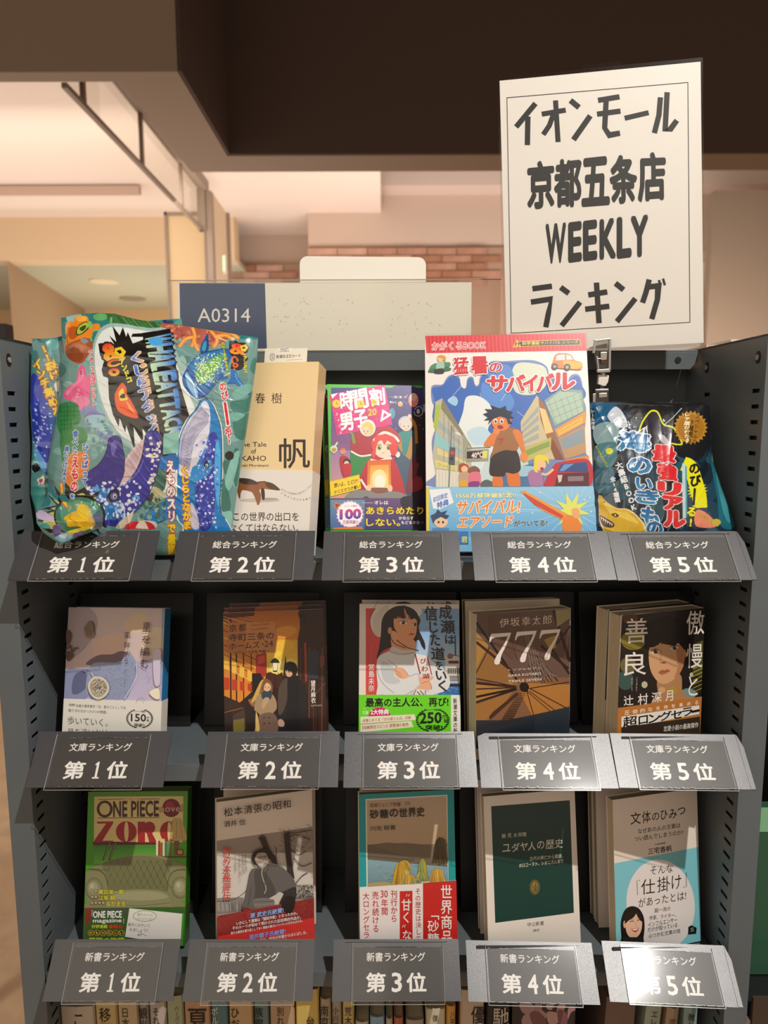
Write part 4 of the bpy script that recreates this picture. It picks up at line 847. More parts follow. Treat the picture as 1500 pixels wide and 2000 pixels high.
def art24():
    a=Art(890,1150,5.769); a.r(140,180,1400,1800,'efe6d8'); a.P([235,285,1290,218,1280,1800,220,1800],'8a5f40')
    a.P([235,285,1290,218,1285,1000,760,1000,225,1000],'6a5046'); a.P([225,540,560,820,700,1000,700,1100,222,1000],'9a6c3a'); a.P([235,490,370,640,300,760,232,900],'b0843f')
    a.P([780,1060,1285,1080,1280,1320,860,1430,740,1200],'b87c3a'); a.P([222,1310,640,1160,560,1280,440,1420,222,1550],'a8743a'); a.P([222,1060,640,1060,640,1120,222,1290],'b8833f')
    for x0,y0,x1,y1,w in ((232,380,700,1040,26),(232,600,640,930,30),(225,1010,690,1100,12),(222,1060,680,1105,30),(222,1130,680,1112,16),(222,1220,680,1125,26),(222,1280,690,1130,22),(225,960,380,660,12),(1100,240,1285,820,34),(1290,420,1080,700,16),(1000,560,1280,960,24),(900,740,1150,1040,12),(960,640,1270,900,26),(820,860,980,1060,8),(850,840,1010,1060,7),(880,820,1050,1055,7),(920,800,1090,1050,7),(830,1120,1280,1360,10),(830,1150,1250,1470,8),(800,1150,1180,1480,8),(800,1150,900,1500,9),(1280,1050,840,1120,10),(1200,520,1290,430,9)):
        a.l([x0,y0,x1,y1],w,random.choice(['2e1a14','241512','3a2219']))
    for i in range(9): a.l([780+i*34,470+i*60,870+i*34,1050-i*8],4,'b0a090')
    a.b([720,1100,740,1060,800,1060,825,1110,800,1160,740,1150],'1d1210')
    for i in range(16): 
        t=i/15; a.l([700-190*t,1180+300*t,790-90*t-60*t,1180+300*t],5+9*t,'3a2318')
    for i in range(14): a.P([690-20*i,1165+16*i,660-22*i,1180+20*i,680-22*i,1215+20*i,705-20*i,1190+16*i],'4a2a1a')
    a.P([222,1480,560,1480,860,1420,1280,1330,1280,1800,222,1800],'26303a'); a.P([222,1540,640,1470,900,1440,860,1800,222,1800],'1f2730')
    a.P([1120,240,1280,225,1285,330,1140,430],'a89a6a'); a.P([990,570,1120,520,1130,660,1060,690],'a8904a'); a.P([380,300,720,280,760,440,640,800,380,560],'64493c'); a.l([620,560,690,800],5,'42302a')
    for i in range(5): a.l([1130,260+i*30,1280,232+i*26],3,'6f6548')
    for ch,x,y,w,h in zip('伊坂幸太郎',(492,612,740,862,980),(338,328,318,308,300),(104,108,100,92,100),(98,96,100,102,104)): a.t(ch,x,y,x+w,y-8,h,'e8d4c6',.0)
    # 777 drawn as tapered strokes
    for k,(ox,oy,s) in enumerate(((0,0,1.0),(290,-22,.99),(565,-40,.97))):
        A=lambda pts:[(375+ox+(x-375)*s,490+oy+(y-490)*s) for x,y in pts]
        a.p(A([(398,506),(620,492),(608,528),(596,532),(440,548),(405,560),(388,600),(375,606),(380,560)]),'f4ebe2')
        a.p(A([(600,500),(622,498),(600,560),(560,650),(515,740),(498,820),(488,845),(460,855),(436,845),(432,815),(450,770),(500,690),(550,610)]),'f4ebe2')
    a.t('トリプルセブン',592,902,960,876,24,'f2e8dc',.0); a.t('ISAKA KOTARO',590,964,960,938,28,'f2e8dc',.01); a.t('TRIPLE SEVEN',590,1030,960,1004,26,'f2e8dc',.01)
    return a
def art25():
    a=Art(1140,1150,5.769); a.r(330,180,1420,1300,'e8dccb'); a.P([430,305,1370,208,1340,1400,375,1450],'221c1a')
    for x,y,rx,ry,c in ((560,580,140,110,'8a7f2a'),(500,860,90,90,'6f6a3a'),(470,1030,90,110,'3d5a54'),(1180,1180,90,60,'7a9a94'),(685,1080,34,38,'c8c2a0'),(1215,968,22,26,'c8c2a0'),(520,330,90,60,'5a3a22')): a.e(x,y,rx,ry,c)
    a.P([1250,620,1345,580,1335,1000,1230,960],'5a5a30'); 
    for i in range(14): a.l([1230,900+i*22,1340,850+i*22],8,['b8a82a','3a3828'][i%2])
    # portrait, generic
    a.b([840,1020,1080,960,1110,1150,1160,1260,760,1330,830,1180],'b98658'); a.e(880,1140,40,34,'d8a878'); a.e(1000,1150,50,50,'b8923a')
    a.b([690,440,760,360,900,320,1060,330,1180,440,1210,600,1180,720,1130,690,1120,560,780,600,735,680,690,640],'160f0d')
    a.b([735,690,770,620,900,590,1060,560,1140,640,1140,760,1110,900,1030,1010,920,1070,840,1050,765,950,735,830],'d9a77a'); a.b([1040,640,1140,700,1110,900,1020,1010,1060,860],'b98258')
    a.b([735,640,760,440,900,370,1080,380,1170,480,1160,690,1100,650,1060,610,1020,640,900,620,860,610,800,650],'1a1210'); 
    for i in range(7): a.l([790+i*44,420,800+i*40,640-i*4],9,'2a1c16')
    for cx,cy in ((808,706),(1022,662)):
        a.b([cx-48,cy+4,cx-20,cy-22,cx+24,cy-22,cx+50,cy-4,cx+10,cy+20,cx-24,cy+20],'f0e0d0'); a.e(cx,cy,24,24,'4a2c1c'); a.e(cx,cy,11,12,'120a08'); a.e(cx+8,cy-8,5,5,'ffffff',n=8); a.l([cx-50,cy+2,cx-20,cy-24,cx+24,cy-24,cx+52,cy-6],8,'1a1010',True)
    a.l([880,690,860,800,868,835,920,830],5,'a8744e',True); a.b([870,830,905,820,928,830,900,842],'8a5236'); a.b([842,940,880,912,915,918,930,904,970,922,930,950,880,966],'b5684e'); a.l([840,940,910,930,972,920],4,'6a2c22',True)
    a.e(1148,740,16,28,'c99468')
    for ch,x,y,w,h in (('善',470,335,250,280),('良',455,715,250,265),('傲',1160,250,200,270),('慢',1160,620,180,275),('と',1180,985,105,225)): a.tq(ch,(x,y),(x+w,y-8),(x+w-6,y+h-12),(x-6,y+h),'f6efe8',.004)
    a.tv('ごうまんと',596,995,592,1150,24,'d8cfc4'); a.tv('ぜんりょう',540,1000,540,1150,24,'d8cfc4')
    for ch,x,y,w,h in (('辻',450,1205,106,110),('村',608,1185,112,122),('深',762,1170,110,112),('月',918,1150,84,118)): a.t(ch,x,y,x+w,y-10,h,'f4ece2',.012)
    b=Art(1140,1150,5.769); b.P([300,1360,1400,1200,1400,2200,300,2200],'c07a36')
    for i,ch in enumerate('圧倒的な支持を集める'): t=i/9; x=462+t*790; y=1376-t*112; b.t(ch,x,y,x+56-18*t,y-6,48-6*t,'f6ecdc',.014)
    b.P([426,1442,1302,1312,1302,1410,424,1580],'f4efe6'); b.P([424,1560,1310,1440,1310,1800,424,1800],'3a2c22')
    for ch,x0,x1,y0,h in (('超',445,600,1445,118),('ロ',620,720,1440,90),('ン',730,860,1420,95),('グ',855,990,1390,100),('セ',985,1105,1380,90),('ラ',1110,1220,1350,90),('ー',1215,1302,1376,20)): b.t(ch,x0,y0,x1,y0-18,h,'141110',.02)
    b.t('恋愛小説の最高傑作',900,1548,1290,1500,60,'f4ece2',.01)
    return a,b
def art31():
    a=Art(150,1530,6); a.r(90,80,1420,1500,'4fa51c'); a.P([130,100,1300,95,1290,160,150,165],'5a9a20')
    a.P([205,155,1248,150,1240,690,200,700],'e6d08a'); a.P([190,680,940,690,930,720,190,725],'5a1a18')
    a.l([250,190,540,182],7,'4a2a1a'); a.l([740,184,970,180],7,'4a2a1a'); a.l([250,405,970,400],7,'4a2a1a')
    a.t('ワンピース',548,172,728,168,30,'b0442a',.01)
    a.e(328,300,94,100,'4a2a22'); a.e(328,300,62,70,'e6d08a')   # plain ring in place of the emblem
    a.t('NE PIECE',430,212,960,206,178,'4a2a22',.03)
    a.e(1108,288,106,108,'7a1a26'); a.e(1090,260,50,46,'a83040'); a.t('novel',975,258,1235,252,78,'e0b890',.006,ob=.05,oc='6a3028')
    # big red title letters
    a.P([232,448,430,445,425,470,300,672,430,672,425,690,205,690,208,665,345,470,245,472],'a82028'); a.e(580,565,122,122,'a82028'); a.e(582,565,26,118,'e6d08a')
    a.P([715,448,800,448,800,690,715,690],'a82028'); a.e(850,520,70,72,'a82028'); a.P([820,580,870,560,940,690,850,690],'a82028'); a.e(1080,565,105,122,'a82028'); a.e(1085,565,22,115,'e6d08a')
    a.g([200,728,930,728,930,940,200,940],'3f8a2c','6ac03a')
    # lamp, books, side table
    a.b([1120,430,1180,405,1230,430,1290,640,1240,670,1180,660,1100,640],'c8ac6a'); 
    for x in (1130,1170,1210): a.l([x,430,x+(x-1175)*.9,650],4,'6a4a26')
    a.r(1140,670,1200,840,'7a5a30'); 
    for i,c in enumerate(['e8e2cc','a8302a','b84038','e0d8c0','3a7a4a','5a9a6a','8a6a30']): a.r(930+i*26,650+(i%3)*22,952+i*26,850,c)
    a.P([900,850,1310,850,1300,872,920,872],'6a3a24'); a.r(1170,770,1250,840,'6a2a1c'); a.r(1182,782,1238,828,'c89a4a')
    # scabbards
    for x in (330,400): a.l([x+60,690,x-20,900],26,'3a2a20'); a.l([x+58,700,x-14,890],5,'d8c890')
    # empty green armchair
    a.b([105,1160,110,1060,170,990,290,940,420,890,560,850,760,830,980,850,1130,900,1290,970,1325,1060,1325,1330,1230,1370,1210,1500,140,1500,120,1380,105,1280],'8a8a5e'); a.b([300,950,480,880,760,845,1000,880,1120,930,1050,1080,1000,1300,420,1300,360,1100],'77784e')
    for i in range(9):
        for j in range(4): x=400+i*78+(j%2)*39; y=910+j*80; a.e(x,y,7,6,'4a4a2e',n=8); a.l([x,y,x+39,y+80],3,'5c5d3c'); a.l([x,y,x-39,y+80],3,'5c5d3c')
    a.b([420,1280,600,1240,900,1240,1060,1280,1120,1400,1080,1500,380,1500,380,1380],'8f9066'); a.b([440,1300,620,1262,900,1262,1040,1300,1050,1340,760,1370,460,1345],'a4a47a'); a.l([400,1400,700,1430,1100,1395],5,'54553a',True)
    for cx,cy in ((205,1230),(1215,1215)):
        a.e(cx,cy,100,125,'6d6e48'); a.e(cx,cy,92,116,'92926a')
        for i in range(26): t=2*math.pi*i/26; a.e(cx+82*math.cos(t),cy+105*math.sin(t),5,5,'3a3a26',n=6)
        a.e(cx-10,cy-10,56,70,'a6a680'); a.e(cx-22,cy-30,24,30,'bcbc98')
    a.l([150,1000,260,1010,340,1080,370,1200],6,'4c4d32',True); a.l([1280,1000,1150,1020,1080,1110,1060,1260],6,'4c4d32',True)
    for st,x0,x1,y in (('尾田栄一郎',262,552,1240),('江坂 純',262,456,1308),('なかまる',352,572,1378)): a.t(st,x0,y,x1,y,54,'e8e23a',.02,ob=.05,oc='4a3a16')
    for i,(y,n) in enumerate(((1258,2),(1325,2),(1394,4))):
        for j in range(n): a.e(185+j*44,y,20,20,'5a4a34'); a.e(185+j*44,y,16,16,'b8a87a')
    b=Art(150,1530,6); b.r(80,1455,1420,2200,'3c6a2a'); b.g([100,1455,640,1455,640,1900,90,1900],'4a5a3a','2f6a24'); b.P([100,1460,190,1460,150,1640,96,1660],'8a3a2a')
    b.l([178,1490,192,1490],4,'ffffff'); b.l([180,1490,178,1560],4,'ffffff'); b.t('ONE PIECE',192,1500,526,1496,76,'f6f6f0',.035); b.t('magazine',190,1588,524,1584,58,'f6f6f0',.02); b.l([550,1580,550,1640,538,1640],4,'ffffff')
    b.t('好評連載',175,1656,360,1656,42,'c8d23a',.03,ob=.06,oc='2a3a16'); b.t('書籍化!',378,1658,546,1656,42,'d84a2a',.03,ob=.06,oc='2a1a16')
    for i,ch in enumerate('誰も知らない'): x=165+i*72; b.e(x,1752,34,34,'e8c84a'); b.e(x,1752,29,29,'141410'); b.t(ch,x-18,1734,x+18,1734,36,'f0d878' if i%2 else 'f09a4a',.02)
    b.t('冒険の物語',150,1806,560,1806,60,'e8e23a',.02)
    b.P([612,1456,1256,1524,1222,1900,560,1800],'5a7a4a'); b.P([618,1462,1250,1528,1216,1900,568,1796],'f2efe8')
    b.e(798,1553,138,66,'8a8a3a'); b.e(798,1553,132,60,'f4f2e6'); b.t('誰がしゃべって',712,1518,890,1530,32,'5a5a2a'); b.t('いいっつった?',708,1566,886,1576,32,'5a5a2a')
    b.t('勝手にのぞいて',602,1632,856,1648,40,'2a2a2a'); b.t('みましょう!!',618,1690,836,1702,42,'2a2a2a'); b.l([720,1770,735,1745,760,1750,745,1785,715,1775,780,1765,800,1780,822,1786],4,'2a2a2a',True)
    b.P([1236,1530,1262,1530,1240,1900,1215,1900],'3fa02a')
    return a,b
def art32():
    a=Art(400,1530,6.25); a.P([100,200,1400,40,1400,2200,100,2200],'f3e4d4'); a.P([145,700,1330,528,1330,2000,145,2000],'b9ada2')
    a.P([145,700,1330,528,1330,860,145,900],'a89a8e'); a.P([145,860,1330,840,1330,1330,145,1440],'ddd6cc')
    # roofs / town on left, foliage right, tree
    a.P([145,1400,470,1390,470,1560,145,1600],'8f8a84'); 
    for i in range(24): x=150+i*13; a.l([x,1440+random.uniform(0,40),x+8,1560],6,random.choice(['5c5854','b4afa8','77736e']))
    a.l([145,1440,300,1430,420,1380,520,1300],8,'55504c',True)
    for q in range(420): x=random.uniform(1085,1330); y=random.uniform(1230,1400); a.e(x,y,random.uniform(4,10),random.uniform(3,8),random.choice(['5a5650','8a857d','c4beb4','3c3935','a39d94']),random.uniform(0,90),6)
    a.P([960,600,1030,580,1050,900,1090,1150,1020,1150,985,900],'3c302a'); a.P([650,650,730,640,790,800,870,900,880,980,820,960,740,840],'3c302a')
    for p_ in ([1040,640,1120,620,1280,680],[1040,800,1140,860,1230,820],[860,900,870,800,850,770],[1080,900,1180,1000,1300,960],[1090,1230,1180,1120,1250,1080],[700,700,680,640,720,620],[1020,600,1130,590,1300,560]): a.l(p_,9,'3a2e28',True)
    for q in range(200): x=random.uniform(900,1320); y=random.uniform(545,860)-(.14*(x-900)); a.e(x,y,random.uniform(3,9),random.uniform(2,6),random.choice(['4a3c34','5a4c42','2f2622']),random.uniform(0,180),5)
    # man in grey kimono (generic figure)
    a.b([560,1040,660,1010,780,960,900,985,1020,1080,1090,1180,1100,1280,1060,1330,980,1360,960,1400,860,1500,760,1560,700,1600,540,1600,500,1520,455,1500,480,1400,520,1200],'6a6662'); a.b([600,1060,700,1040,820,1200,860,1330,800,1400,620,1440,590,1420,610,1280],'54504d')
    a.l([700,1010,690,1100,740,1260,720,1330],9,'c9c2ba',True); a.l([780,980,740,1100,720,1250],7,'3c3937',True); a.b([590,1400,700,1380,880,1400,900,1460,840,1500,640,1510,590,1460],'7d7974'); a.l([600,1430,860,1420],6,'54504d'); a.l([600,1470,860,1450],6,'a19b94')
    a.b([880,1330,960,1300,1100,1250,1100,1400,1060,1500,960,1560,920,1500],'3a3634'); a.b([780,1390,860,1340,900,1310,950,1330,930,1380,900,1440,890,1480,850,1440,830,1400],'d2cac0'); a.l([850,1440,856,1500],10,'d2cac0'); a.l([880,1430,892,1490],10,'d2cac0')
    a.b([450,1500,560,1520,520,1620,500,1600],'8a2c28'); a.l([560,1250,540,1380,520,1480],7,'4a4744',True)
    a.b([600,860,640,800,720,780,775,830,780,900,760,960,700,1020,650,990,612,930],'b7a79a'); a.b([565,900,590,830,660,790,740,778,785,830,790,900,770,900,740,840,680,830,630,850,600,930,640,985,590,970],'2e2725')
    a.l([640,890,700,880,760,868],6,'2a2422'); a.e(668,892,22,16,'8a7a70'); a.e(728,880,20,15,'8a7a70'); a.l([690,965,720,955],7,'6a5048'); a.b([655,965,690,950,720,945,700,990,670,990],'d8d0c8'); a.l([700,900,706,935,690,945],5,'8a7668',True)
    a.P([145,1600,1330,1380,1330,1640,145,1860],'9a3430'); 
    for q in range(160): x=random.uniform(150,1320); y=1600-(x-145)*.186+random.uniform(5,230); a.e(x,y,random.uniform(4,14),random.uniform(3,8),random.choice(['8a2c2a','ac443e','7a2826']),random.uniform(0,180),6)
    a.b([960,1380,1060,1360,1095,1420,1060,1540,990,1560,930,1480],'2b2220'); a.b([500,1560,560,1520,540,1640,510,1630],'a83430')
    a.P([145,1848,1330,1612,1330,2300,145,2300],'e03a34')
    for ch,x0,x1,y0,y1 in (('松',225,332,290,395),('本',352,450,272,378),('清',470,570,258,360),('張',590,690,245,345),('の',708,798,242,328),('昭',822,925,212,310),('和',940,1036,198,295)): a.tq(ch,(x0,y0),(x1,y0-14),(x1+2,y1-14),(x0+2,y1),'241a14',.008)
    a.t('酒井 信',226,446,488,418,72,'241a14',.006)
    a.tv('初の本格評伝',265,755,266,1405,100,'d8403c',.012)
    for k,(x,y,st) in enumerate(((488,848,'昭和を駆ける時代、'),(452,850,'学歴は高等小学校卒、'),(412,856,'40歳を過ぎて文壇デビュー、'),(362,862,'そして国民作家へ'))): a.tv(st,x,y,x+14 if k<3 else x+12,y+26*len(st),20,'3a302a',.008)
    sl=-.175
    a.t('原 武史氏絶賛!',548,1560,948,1490,62,'8fb4e8',.035,ob=.07,oc='3a2a60'); a.t('いかにして清張は「国民作家」となったのか。',378,1664,1118,1536,42,'f6f0e8',.02); a.t('そのルーツが初めて明かされた記念碑的作品だ。',330,1720,1160,1588,42,'f6f0e8',.02); a.t('新たな事実を掘り起こしてゆく著者の筆力にぐいぐいと引き込まれた。',312,1786,1182,1632,34,'f6f0e8',.02)
    a.t('酒井順子氏絶賛!',530,1822,972,1746,62,'a4a8e8',.035,ob=.07,oc='8a2a50'); a.t('その筆力、信念が本書からほとばしる。',590,1880,1232,1768,42,'f6f0e8',.02); a.t('昭和という時代を描く。',630,1920,1010,1856,40,'f6f0e8',.02)
    return a
def art33():
    a=Art(640,1530,4.167); a.r(220,20,1140,1400,'f0e6d8'); a.P([254,88,1036,50,1050,1400,256,1400],'12a0a4'); a.P([308,128,974,92,990,1400,324,1400],'f4ead8'); a.P([318,140,966,104,982,1400,332,1400],'8f8272')
    a.g([318,142,966,106,974,500,324,520],'cdb497','c6a985'); a.g([322,510,974,490,980,640,326,650],'8a7862','7a6a58'); a.P([322,500,420,490,480,480,560,488,640,484,700,490,800,500,860,520,974,540,976,700,324,640],'7d6c56'); a.P([322,500,360,500,480,545,600,580,700,600,976,640,976,700,324,640],'6f6452')
    a.g([324,620,978,680,982,830,328,850],'8ab0bc','6d9098')
    for q in range(120): x=random.uniform(330,960); y=random.uniform(650,830); a.l([x,y,x+random.uniform(15,50),y-3],3,random.choice(['9cc0c6','7aa0ae','b4c4b4','6a8a94']))
    a.P([326,810,460,795,600,830,326,850],'b0a070'); a.r(740,795,840,830,'e0d8a0')
    # palms / cane
    def clump(cx,cy,w,h,n,cols):
        for i in range(n):
            t=-1+2*i/(n-1); a.l([cx,cy-h*.5,cx+t*w*.5,cy-h*.55+abs(t)*h*.12,cx+t*w,cy+h*(.35+.2*random.random())],5,random.choice(cols),True)
    clump(910,560,60,200,22,['4a3a20','6a5226','584420','3c3420']); clump(930,480,40,60,9,['4a4a2a','6a5a2a'])
    clump(600,740,80,180,26,['c89a2a','e0b43a','a87c20','d8b85a']); clump(625,670,55,80,14,['d8a83a','b8902a','8a8a3a']); clump(660,790,70,90,18,['c8902a','e8c04a','8a9a6a']); clump(770,700,45,150,14,['8a9a4a','b8a83a','6a8a5a']); clump(760,760,50,70,12,['c8b04a','8aa05a']); clump(890,760,70,120,22,['d8a83a','b8862a','e8c45a']); clump(720,800,50,50,9,['7a9a7a','a8b06a'])
    a.t('岩波ジュニア新書',342,160,592,150,34,'8a4a3a',.006); a.t('276',626,150,670,148,26,'7a6a5a')
    for ch,x0,x1,y0,y1 in (('砂',342,412,215,285),('糖',424,490,212,282),('の',502,570,208,272),('世',580,645,202,270),('界',654,716,200,270),('史',722,784,192,268)): a.tq(ch,(x0,y0),(x1,y0-4),(x1+1,y1-4),(x0+1,y1),'221a16',.02)
    a.t('川北 稔著',344,346,550,336,38,'2a221c',.004)
    b=Art(640,1530,4.167); b.r(220,700,1140,2200,'f2ebe6'); b.P([775,700,1100,700,1100,2200,778,2200],'cf2620'); b.P([586,878,690,874,694,2200,588,2200],'cf2620')
    b.tv('大ロングセラー',312,888,316,1330,56,'c8243a',.012); b.tv('売れ続ける',388,878,392,1216,56,'c8243a',.012); b.t('30',432,872,488,870,58,'c8243a',.012); b.tv('年間',462,940,464,1074,56,'c8243a',.012); b.tv('刊行から',540,868,540,1132,56,'c8243a',.012)
    b.l([646,900,640,920],5,'f6ece6'); b.l([664,900,658,920],5,'f6ece6'); b.tv('甘く',640,940,640,1140,84,'f6ece6',.016); b.l([616,1150,608,1172],5,'f6ece6'); b.l([632,1150,624,1172],5,'f6ece6'); b.tv('なくない',645,1190,648,1560,84,'f6ece6',.016)
    b.tv('その歴史は決して',734,850,740,1290,48,'b82a30',.0); b.tv('世界商品から',965,822,970,1560,98,'f8f0ea',.012); b.tv('「砂糖の歴史',858,1010,862,1620,98,'f8f0ea',.012)
    return a,b
def art34():
    a=Art(900,1530,4.257); a.r(150,20,1140,1600,'f2e9dd'); a.P([252,190,906,140,940,1076,286,1160],'0e4038')
    a.P([252,190,906,140,916,420,262,480],'103a34')
    for ch,x,y in zip('鶴見太郎著',(340,388,436,478,512),(420,416,412,408,406)): a.t(ch,x,y,x+34,y-2,36,'d8d4c4')
    for ch,x0,x1,y0,y1 in (('ユ',345,412,508,568),('ダ',422,488,498,570),('ヤ',492,556,492,562),('人',558,622,488,560),('の',634,694,482,546),('歴',706,776,472,546),('史',784,848,462,538)): a.tq(ch,(x0,y0),(x1,y0-5),(x1,y1-5),(x0,y1),'e6e2d2',.004)
    a.t('古代の興亡から離散、',572,610,850,584,34,'e6e2d2',.006); a.t('ホロコースト、シオニズムまで',484,666,850,626,34,'e6e2d2',.018)
    a.e(615,863,42,62,'8a7238'); a.e(615,863,36,55,'0e4038'); a.e(615,863,30,48,'9a8040'); a.l([598,850,612,885,600,900],6,'0e4038',True); a.l([620,830,622,895],6,'0e4038'); a.l([634,850,632,885,612,900],5,'0e4038',True)
    a.t('中公新書',554,1156,690,1142,36,'4a423c'); a.t('2839',598,1212,652,1208,22,'4a423c')
    return a
def art35():
    a=Art(1150,1530,6); a.r(240,20,1500,1000,'f2e6da'); a.P([300,938,1285,745,1320,2000,300,2000],'84cfdc')
    for ch,x0,x1,y0,y1 in (('文',488,608,345,485),('体',625,722,330,470),('の',740,825,350,440),('ひ',840,920,320,430),('み',940,1030,310,420),('つ',1040,1130,290,370)): a.tq(ch,(x0,y0),(x1,y0-14),(x1,y1-14),(x0,y1),'1c1410',.008)
    a.t('なぜあの人の文章は',575,532,1072,458,60,'1c1410',.006); a.t('つい読んでしまうのか?',535,622,1104,540,60,'1c1410',.006); a.t('文芸評論家',772,708,900,686,20,'1c1410',.01); a.t('三宅香帆',694,762,972,722,72,'1c1410',.014)
    a.e(840,1420,400,530,'efe8e4',-6,48); 
    a.t('そんな',720,972,986,940,100,'1c1410',.0); a.l([570,1310,562,1140,600,1134],6,'1c1410'); a.t('仕',612,1128,775,1108,180,'1c1410',.0); a.t('掛',800,1100,950,1080,180,'1c1410',.0); a.t('け',970,1082,1082,1066,165,'1c1410',.0); a.l([1140,1040,1142,1210,1105,1216],6,'1c1410')
    a.t('があったとは!',580,1350,1138,1255,105,'1c1410',.002)
    for st,x0,x1,y0,y1,h in (('超一流の',768,955,1466,1438,50),('作家、ライター、',708,1020,1552,1512,52),('インフルエンサー',694,1034,1630,1570,54),('だけが知っている',690,1036,1690,1630,54),('心つかむ文章の技',700,1072,1760,1698,54)): a.t(st,x0,y0,x1,y1,h,'1c1410',.008)
    # portrait (generic smiling woman)
    a.b([380,1800,372,1640,400,1520,450,1455,520,1438,590,1470,640,1560,652,1680,640,1800,620,1900,380,1900],'1f1614'); a.b([425,1620,450,1540,500,1500,560,1530,615,1590,620,1690,590,1770,540,1810,480,1800,440,1740],'f0c4a6'); a.e(418,1650,16,44,'e8b494')
    a.b([420,1640,440,1530,520,1475,560,1490,530,1560,460,1610],'261a16'); a.b([540,1480,600,1520,630,1620,590,1590,560,1540],'261a16')
    for cx,cy in ((505,1618),(588,1605)): a.l([cx-26,cy+4,cx,cy-8,cx+24,cy+2],8,'2a1c18',True); a.l([cx-28,cy-26,cx+24,cy-30],4,'6a4a3a')
    a.b([498,1700,540,1700,582,1690,560,1735,525,1738],'b8403c'); a.b([506,1702,540,1706,574,1695,555,1718,525,1720],'ffffff'); a.l([548,1630,552,1670,540,1675],4,'c89078',True)
    a.P([400,1800,620,1800,640,1900,380,1900],'2a2624'); a.P([1165,1680,1200,1660,1262,1690,1255,1760,1160,1770],'1c1a1a'); a.t('S',1190,1692,1228,1688,44,'8f9a96',.02)
    a.e(1265,1480,1,1,'84cfdc')
    return a
POSE={'b13':(-0.0552,0.7247,-0.137,17.88,8.38,-0.74,0.105,0.1845),'b14':(0.0428,0.7032,-0.137,17.80,-2.83,0.48,0.17,0.2372),
'b21':(-0.3363,0.6975,-0.344,12.84,-5.29,0.41,0.105,0.1522),'b22':(-0.1637,0.6870,-0.344,12.75,12.05,-0.89,0.105,0.1481),'b23':(-0.0272,0.6914,-0.344,13.49,0.83,-0.58,0.105,0.1561),
'b24':(0.0916,0.6740,-0.344,3.76,15.64,-0.87,0.105,0.1528),'b25':(0.2355,0.6835,-0.344,1.92,18.76,-1.08,0.105,0.1495),
'b31':(-0.3292,0.7019,-0.574,12.92,0.87,-0.18,0.11,0.1701),'b32':(-0.1784,0.6830,-0.574,10.30,19.92,-2.81,0.105,0.1704),'b33':(-0.0268,0.6812,-0.574,12.63,7.84,-1.25,0.105,0.1769),
'b34':(0.1098,0.6851,-0.574,11.47,10.31,-0.93,0.105,0.1735),'b35':(0.2461,0.6859,-0.574,7.79,14.75,-0.79,0.105,0.1730)}
def place(k,T_):
    X,Y,zs,le,ya,ro,W_,H_=POSE[k]; mw=frame((X,Y,CZ+zs),le,ya,ro)
    dz=T_*math.tan(math.radians(le))+.0018+max(0,-W_*math.sin(math.radians(ro))); dz=max(dz,.002)
    mw=Matrix.Translation(mw.to_3x3()@Vector((0,0,dz)))@mw
    return mw,W_,H_-dz
def stack(src,mw,T_,offs,labels,group,keep=('cover','pages','paper_band')):
    for i,((dx,dz,dr),lb) in enumerate(zip(offs,labels)):
        ta=math.asin(max(-1,min(1,(mw.to_3x3()@Vector((0,0,1))).y))); m_=mw@Matrix.Translation(Vector((dx,(i+1)*(T_+.0022),dz*.25+(i+1)*(T_+.0022)*math.tan(abs(ta)))))@Matrix.Rotation(math.radians(dr),4,'Y')
        clone(src,m_,lb,group,keep)
def flat(src,pose,Y,lean,yaw,lb,group,dx=0,dz=.006,keep=('cover','pages')):
    X=POSE[pose][0]+dx; zs=POSE[pose][2]; return clone(src,frame((X,Y,CZ+zs+dz),lean,yaw,0),lb,group,keep,True)
def bandh(art,mw,px): return float(uvmap(mw)(np.array([px]))[0,1])
# --- 1-2 hardcover
mw=frame((-.2,.702,CZ-.137),14,-12,-.2); T_=.027
uv=uvmap(mw)(np.array([[614,1030],[611.5,706.5]])); Wd=.133
mw=Matrix.Translation(mw.to_3x3()@Vector((uv[:,0].mean()-Wd,0,.0085)))@mw
H_=float(uvmap(mw)(np.array([[611.5,706.5]]))[0,1]); a,b=art12()
bk12=book('hardcover_book',mw,Wd,H_,T_,'f2d7a4','tan hardcover book with 春樹 and 帆 lettering and carved animal photo band','book',spine='e6c48e',band=(bandh(b,mw,(560,918.5)),'efe9df'),art=a,bart=b,pages='pages')
s=Art(); P0=mw
sl=empty('order_slip',mw@Matrix.Translation(Vector((.0,.012,0)))); tag(sl,'cream order slip with small price sticker poking out of the tan hardcover','paper slip')
ka=Art(290,130,1); ka.view(440,640,3.75); ka.r(288,150,585,420,'f4edd6'); ka.P([292,186,588,150,596,250,290,250],'f6efdc')
ka.P([386,148,400,138,480,136,492,170,486,178,390,184],'faf6ec'); ka.t('2860円',402,152,462,148,14,'4a4440',.01); ka.t('10%税込',398,168,470,163,12,'4a4440',.01); ka.b([330,195,345,190,360,196,360,232,345,240,330,234],'4a4440'); ka.b([333,198,345,193,357,199,357,230,345,237,333,231],'f6efdc'); ka.t('S',338,200,352,198,30,'4a4440'); ka.t('新潮社注文カード',374,200,552,192,26,'3a3430',.01); ka.l([448,238,565,232],2,'8a8478')
uvc=uvmap(sl.matrix_world)(np.array([[440+290/3.75,640+182/3.75],[440+590/3.75,640+146/3.75],[440+596/3.75,640+252/3.75]]))
x0,x1=uvc[0,0],uvc[2,0]; MB().prism([(x0,.02),(x1,.02),(x1,uvc[1,1]),(x0,uvc[0,1])],0,.0003,'y').obj('paper_sheet',mat('slip_paper','f4edd6',.6),sl)
ka.overlay('slip_print',M['printm'],sl,uvmap(sl.matrix_world),(x0,H_+.0008,x1,uvc[1,1]),.0001)
